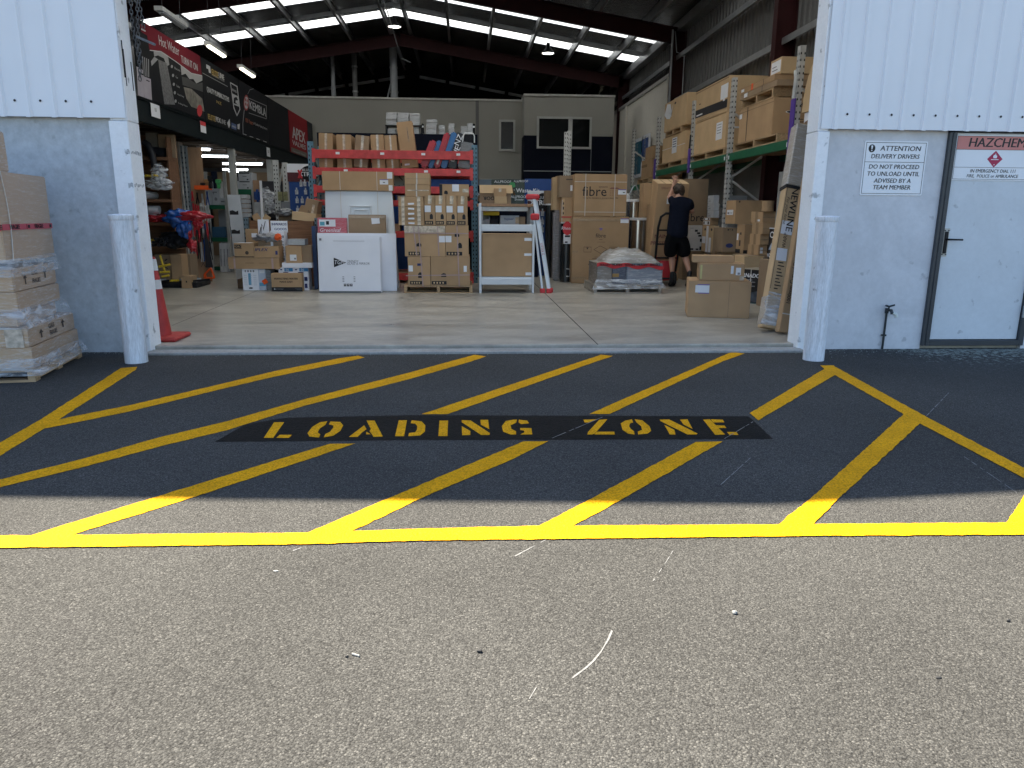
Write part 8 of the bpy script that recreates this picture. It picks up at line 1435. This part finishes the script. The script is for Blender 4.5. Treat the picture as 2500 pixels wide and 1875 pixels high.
bl = MB(); bl.tube([(hx-.10, BF-.10+ty(.3), .3), (hx-.11, BF-.10+ty(zh-.25), zh-.25), (hx-.08, BF-.10+ty(zh-.06), zh-.06), (hx, BF-.10+ty(zh), zh), (hx+.2, BF-.10+ty(zh), zh), (hx+.28, BF-.10+ty(zh-.06), zh-.06), (hx+.31, BF-.10+ty(zh-.25), zh-.25), (hx+.30, BF-.10+ty(.3), .3)], .022, 10); bl.build('loop_handle', BLACKP, TR, smooth=True)
for dz in (.55, .8, 1.05): MB().tube([(hx-.108, BF-.105+ty(dz), dz), (hx+.305, BF-.105+ty(dz), dz)], .014, 8).build('cross_bar', BLACKP, TR)
for sx in (-.1, .3): MB().bar((hx+sx, BF-.09+ty(.15), .15), (hx+sx, BF-.10+ty(.6), .6), .035, .03).build('frame_rail', REDP, TR)
wx = aty(*Zp(1645, 1390), BF-.35).x; 
for dx in (-.36, .0):
    wv = MB(); pr = [(.03+.095*0, 0)]; whl = thing('w', None, None) if 0 else None
    m_ = MB().lathe([(.05, -.03), (.12, -.032), (.135, -.015), (.135, .015), (.12, .032), (.05, .03)], n=24).build('wheel', mat('tyre_rubber', (.025, .025, .027), .7), TR, smooth=True); m_.rotation_euler = (0, pi/2, 0); m_.location = (wx+dx, BF+.0, FZ+.136); MB().lathe([(.0, -.034), (.05, -.034), (.05, .034), (.0, .034)], n=16).build('rim', REDP, m_)
MB().bar((wx-.36, BF+.0, FZ+.136), (wx, BF+.0, FZ+.136), .03, .03).build('axle', STEELD, TR); MB().box(hx-.12, hx+.34, BF+.22, BF+.62, FZ+.085, FZ+.10).build('toe_plate', REDP, TR); MB().box(wx-.33, wx-.03, BF+.03, BF+.12, FZ+.105, FZ+.45).build('frame_plate', REDP, TR)
# --- body grown from a jointed skeleton
SKIN = mat('skin', (.46, .25, .17), .5, var=.06); SHIRT = mat('navy_polo_cloth', (.006, .008, .017), .9, spec=.1, var=.15, scale=20, bump=.3, bscale=25); SHORT = mat('black_shorts_cloth', (.006, .006, .007), .9, spec=.1, var=.15, scale=16, bump=.3, bscale=20); HAIR = mat('brown_hair', (.030, .017, .010), .6, var=.5, scale=60, stretch=(1, 1, .3)); SHOE = mat('black_shoe', (.012, .012, .014), .5)
def skinned(name, verts, edges, mt, parent, sub=2):
    """verts: (point, radius or (rx, ry)); edges between them; grown with a skin and smoothed"""
    me = bpy.data.meshes.new(name); me.from_pydata([tuple(v[0]) for v in verts], edges, []); o = bpy.data.objects.new(name, me); C.objects.link(o)
    sk = o.modifiers.new('skin', 'SKIN'); sk.use_smooth_shade = True; sk.branch_smoothing = .4
    for d_, v in zip(me.skin_vertices[0].data, verts): d_.radius = v[1] if isinstance(v[1], tuple) else (v[1], v[1]); d_.use_root = False
    me.skin_vertices[0].data[0].use_root = True
    sb = o.modifiers.new('sub', 'SUBSURF'); sb.levels = sub; sb.render_levels = sub
    dg = bpy.context.evaluated_depsgraph_get(); m2 = bpy.data.meshes.new_from_object(o.evaluated_get(dg)); m2.name = name; bpy.data.objects.remove(o)
    m2.materials.clear(); m2.materials.append(mt); m2.polygons.foreach_set('use_smooth', [True]*len(m2.polygons)); ob = bpy.data.objects.new(name, m2); C.objects.link(ob); ob.parent = parent; return ob
PR = thing('person', 'person in navy polo and black shorts with one hand raised on the tall carton', 'person', (0, 0, 0))
def pp(x, y, Y): return aty(*Zp(x, y), Y)
hipL, hipR = pp(1560, 905, PY), pp(1690, 905, PY); pel = pp(1628, 880, PY); waist = pp(1635, 760, PY+.02); chest = pp(1660, 600, PY+.05); neckb = pp(1662, 490, PY+.07); neck = pp(1655, 455, PY+.10); headc = pp(1650, 405, PY+.13)
shL = pp(1572, 510, PY+.08); elL = pp(1556, 470, PY+.26); 
shR = pp(1768, 525, PY+.05); elR = pp(1800, 640, PY+.10); wrR = pp(1735, 560, PY+.30)
elL = pp(1540, 468, PY+.20); wrL = pp(1592, 325, PY+.22)
knL = pp(1568, 1110, PY+.12); anL = pp(1572, 1330, PY+.05); knR = pp(1712, 1115, PY+.05); anR = pp(1768, 1320, PY-.10)
V = [(pel, (.15, .11)), (waist, (.145, .115)), (chest, (.165, .12)), (neckb, (.085, .075)), (neck, .058), (headc, (.075, .085)), (headc+Vector((0, .005, .075)), (.06, .07)),
     (shL, .065), (elL, .046), (wrL, .030), (shR, .065), (elR, .046), (wrR, .032),
     (hipL, .095), (knL, .062), (knL.lerp(anL, .35), .060), (anL, .036), (hipR, .095), (knR, .062), (knR.lerp(anR, .35), .060), (anR, .036)]
E_ = [(0, 1), (1, 2), (2, 3), (3, 4), (4, 5), (5, 6), (3, 7), (7, 8), (8, 9), (3, 10), (10, 11), (11, 12), (0, 13), (13, 14), (14, 15), (15, 16), (0, 17), (17, 18), (18, 19), (19, 20)]
# the raised hand: palm and five fingers resting on the front edge of the carton
palm = pp(1605, 290, PY+.22); n0 = len(V); V.append((palm, (.036, .020))); E_.append((9, n0))
for k, (dx, ln) in enumerate(((-.030, .066), (-.010, .078), (.012, .074), (.032, .058))):
    kn = palm+Vector((dx, .005, .035)); m1 = kn+Vector((dx*.25, .012, ln*.5)); tip = m1+Vector((dx*.1, .028, ln*.42)); a = len(V); V += [(kn, .0105), (m1, .0095), (tip, .008)]; E_ += [(n0, a), (a, a+1), (a+1, a+2)]
th = palm+Vector((.040, .0, .0)); a = len(V); V += [(th, .012), (th+Vector((.028, .004, .018)), .0105), (th+Vector((.050, .008, .042)), .009)]; E_ += [(n0, a), (a, a+1), (a+1, a+2)]
# the other hand steadies the carton at chest height
pm = wrR+Vector((-.06, .05, .02)); n1 = len(V); V.append((pm, (.030, .020))); E_.append((12, n1))
for k, dz in enumerate((-.028, -.009, .010, .028)):
    kn = pm+Vector((-.035, .02, dz)); a = len(V); V += [(kn, .010), (kn+Vector((-.03, .02, dz*.2)), .009), (kn+Vector((-.05, .035, dz*.2)), .008)]; E_ += [(n1, a), (a, a+1), (a+1, a+2)]
th = pm+Vector((-.01, .01, .04)); a = len(V); V += [(th, .011), (th+Vector((-.025, .015, .02)), .009)]; E_ += [(n1, a), (a, a+1)]
skinned('body', V, E_, SKIN, PR)
# polo shirt, shorts, socks and shoes
slv = shL.lerp(elL, .75); slr = shR.lerp(elR, .80)
skinned('polo_shirt', [(pel+Vector((0, 0, -.10)), (.205, .165)), (pel+Vector((0, 0, .02)), (.205, .16)), (waist, (.198, .158)), (chest, (.212, .155)), (neckb+Vector((0, 0, -.01)), (.115, .10)), (neckb+Vector((0, .01, .035)), (.075, .07)), (shL, .088), (slv, .080), (shR, .088), (slr, .078)], [(0, 1), (1, 2), (2, 3), (3, 4), (4, 5), (4, 6), (6, 7), (4, 8), (8, 9)], SHIRT, PR)
skinned('shorts', [(pel+Vector((0, 0, .10)), (.17, .14)), (pel+Vector((0, 0, -.04)), (.185, .15)), (hipL+Vector((-.02, 0, -.06)), .135), (hipL.lerp(knL, .6)+Vector((-.02, 0, 0)), .135), (knL+Vector((-.02, 0, -.06)), .135), (hipR+Vector((.01, 0, -.06)), .13), (hipR.lerp(knR, .6), .13), (knR+Vector((0, 0, -.06)), .13)], [(0, 1), (1, 2), (2, 3), (3, 4), (1, 5), (5, 6), (6, 7)], SHORT, PR)
for an in (anL, anR):
    fz = Vector((an.x, an.y, FZ+.04)); skinned('shoe', [(an+Vector((0, 0, .06)), .048), (an.lerp(fz, .6), .05), (Vector((an.x, an.y-.03, FZ+.048)), .048), (Vector((an.x+.01, an.y+.09, FZ+.045)), .046), (Vector((an.x+.015, an.y+.19, FZ+.036)), .036)], [(0, 1), (1, 2), (1, 3), (3, 4)], SHOE, PR)
# head: hair over the back, an ear, brow and nose turned to the carton
hd = headc
bm = bmesh.new(); bmesh.ops.create_icosphere(bm, subdivisions=4, radius=1)
for v in bm.verts:
    n = v.co.normalized(); k = 1.05+.10*mnoise.noise(n*4)+.07*mnoise.noise(n*11)
    if n.y > .35 and n.z < .45: k *= .80
    if n.z < -.35 and abs(n.x) > .55: k *= .85
    v.co = Vector((n.x*.098, n.y*.108+.004, n.z*.122+.02))*k
me = bpy.data.meshes.new('hair'); bm.to_mesh(me); bm.free(); me.materials.append(HAIR); me.polygons.foreach_set('use_smooth', [True]*len(me.polygons)); hr = bpy.data.objects.new('hair', me); C.objects.link(hr); hr.parent = PR; hr.location = hd; hr.rotation_euler = (-.35, 0, .5)
skinned('face', [(hd+Vector((-.03, .045, -.025)), (.062, .06)), (hd+Vector((-.045, .075, -.075)), (.045, .045)), (hd+Vector((-.035, .06, .03)), (.06, .055))], [(0, 1), (0, 2)], SKIN, PR)
skinned('nose', [(hd+Vector((-.07, .125, -.025)), .011), (hd+Vector((-.075, .138, -.048)), .014)], [(0, 1)], SKIN, PR)
skinned('ear', [(hd+Vector((-.098, -.002, -.01)), (.008, .016)), (hd+Vector((-.100, -.004, -.04)), (.008, .013))], [(0, 1)], SKIN, PR)
for dx in (-.092, -.035): 
    e_ = MB().lathe([(.0, -.009), (.008, -.004), (.009, 0), (.008, .004), (.0, .009)], n=10).build('eye', INK, PR, smooth=True); e_.location = hd+Vector((dx, .105 if dx < -.05 else .118, .0))
MB().box(-.085, -.045, .115, .118, -.085, -.08).build('mouth', REDB, PR).location = hd
skinned('hair_tie', [(hd+Vector((.03, -.1, -.02)), .028), (hd+Vector((.035, -.11, -.07)), .022)], [(0, 1)], HAIR, PR)
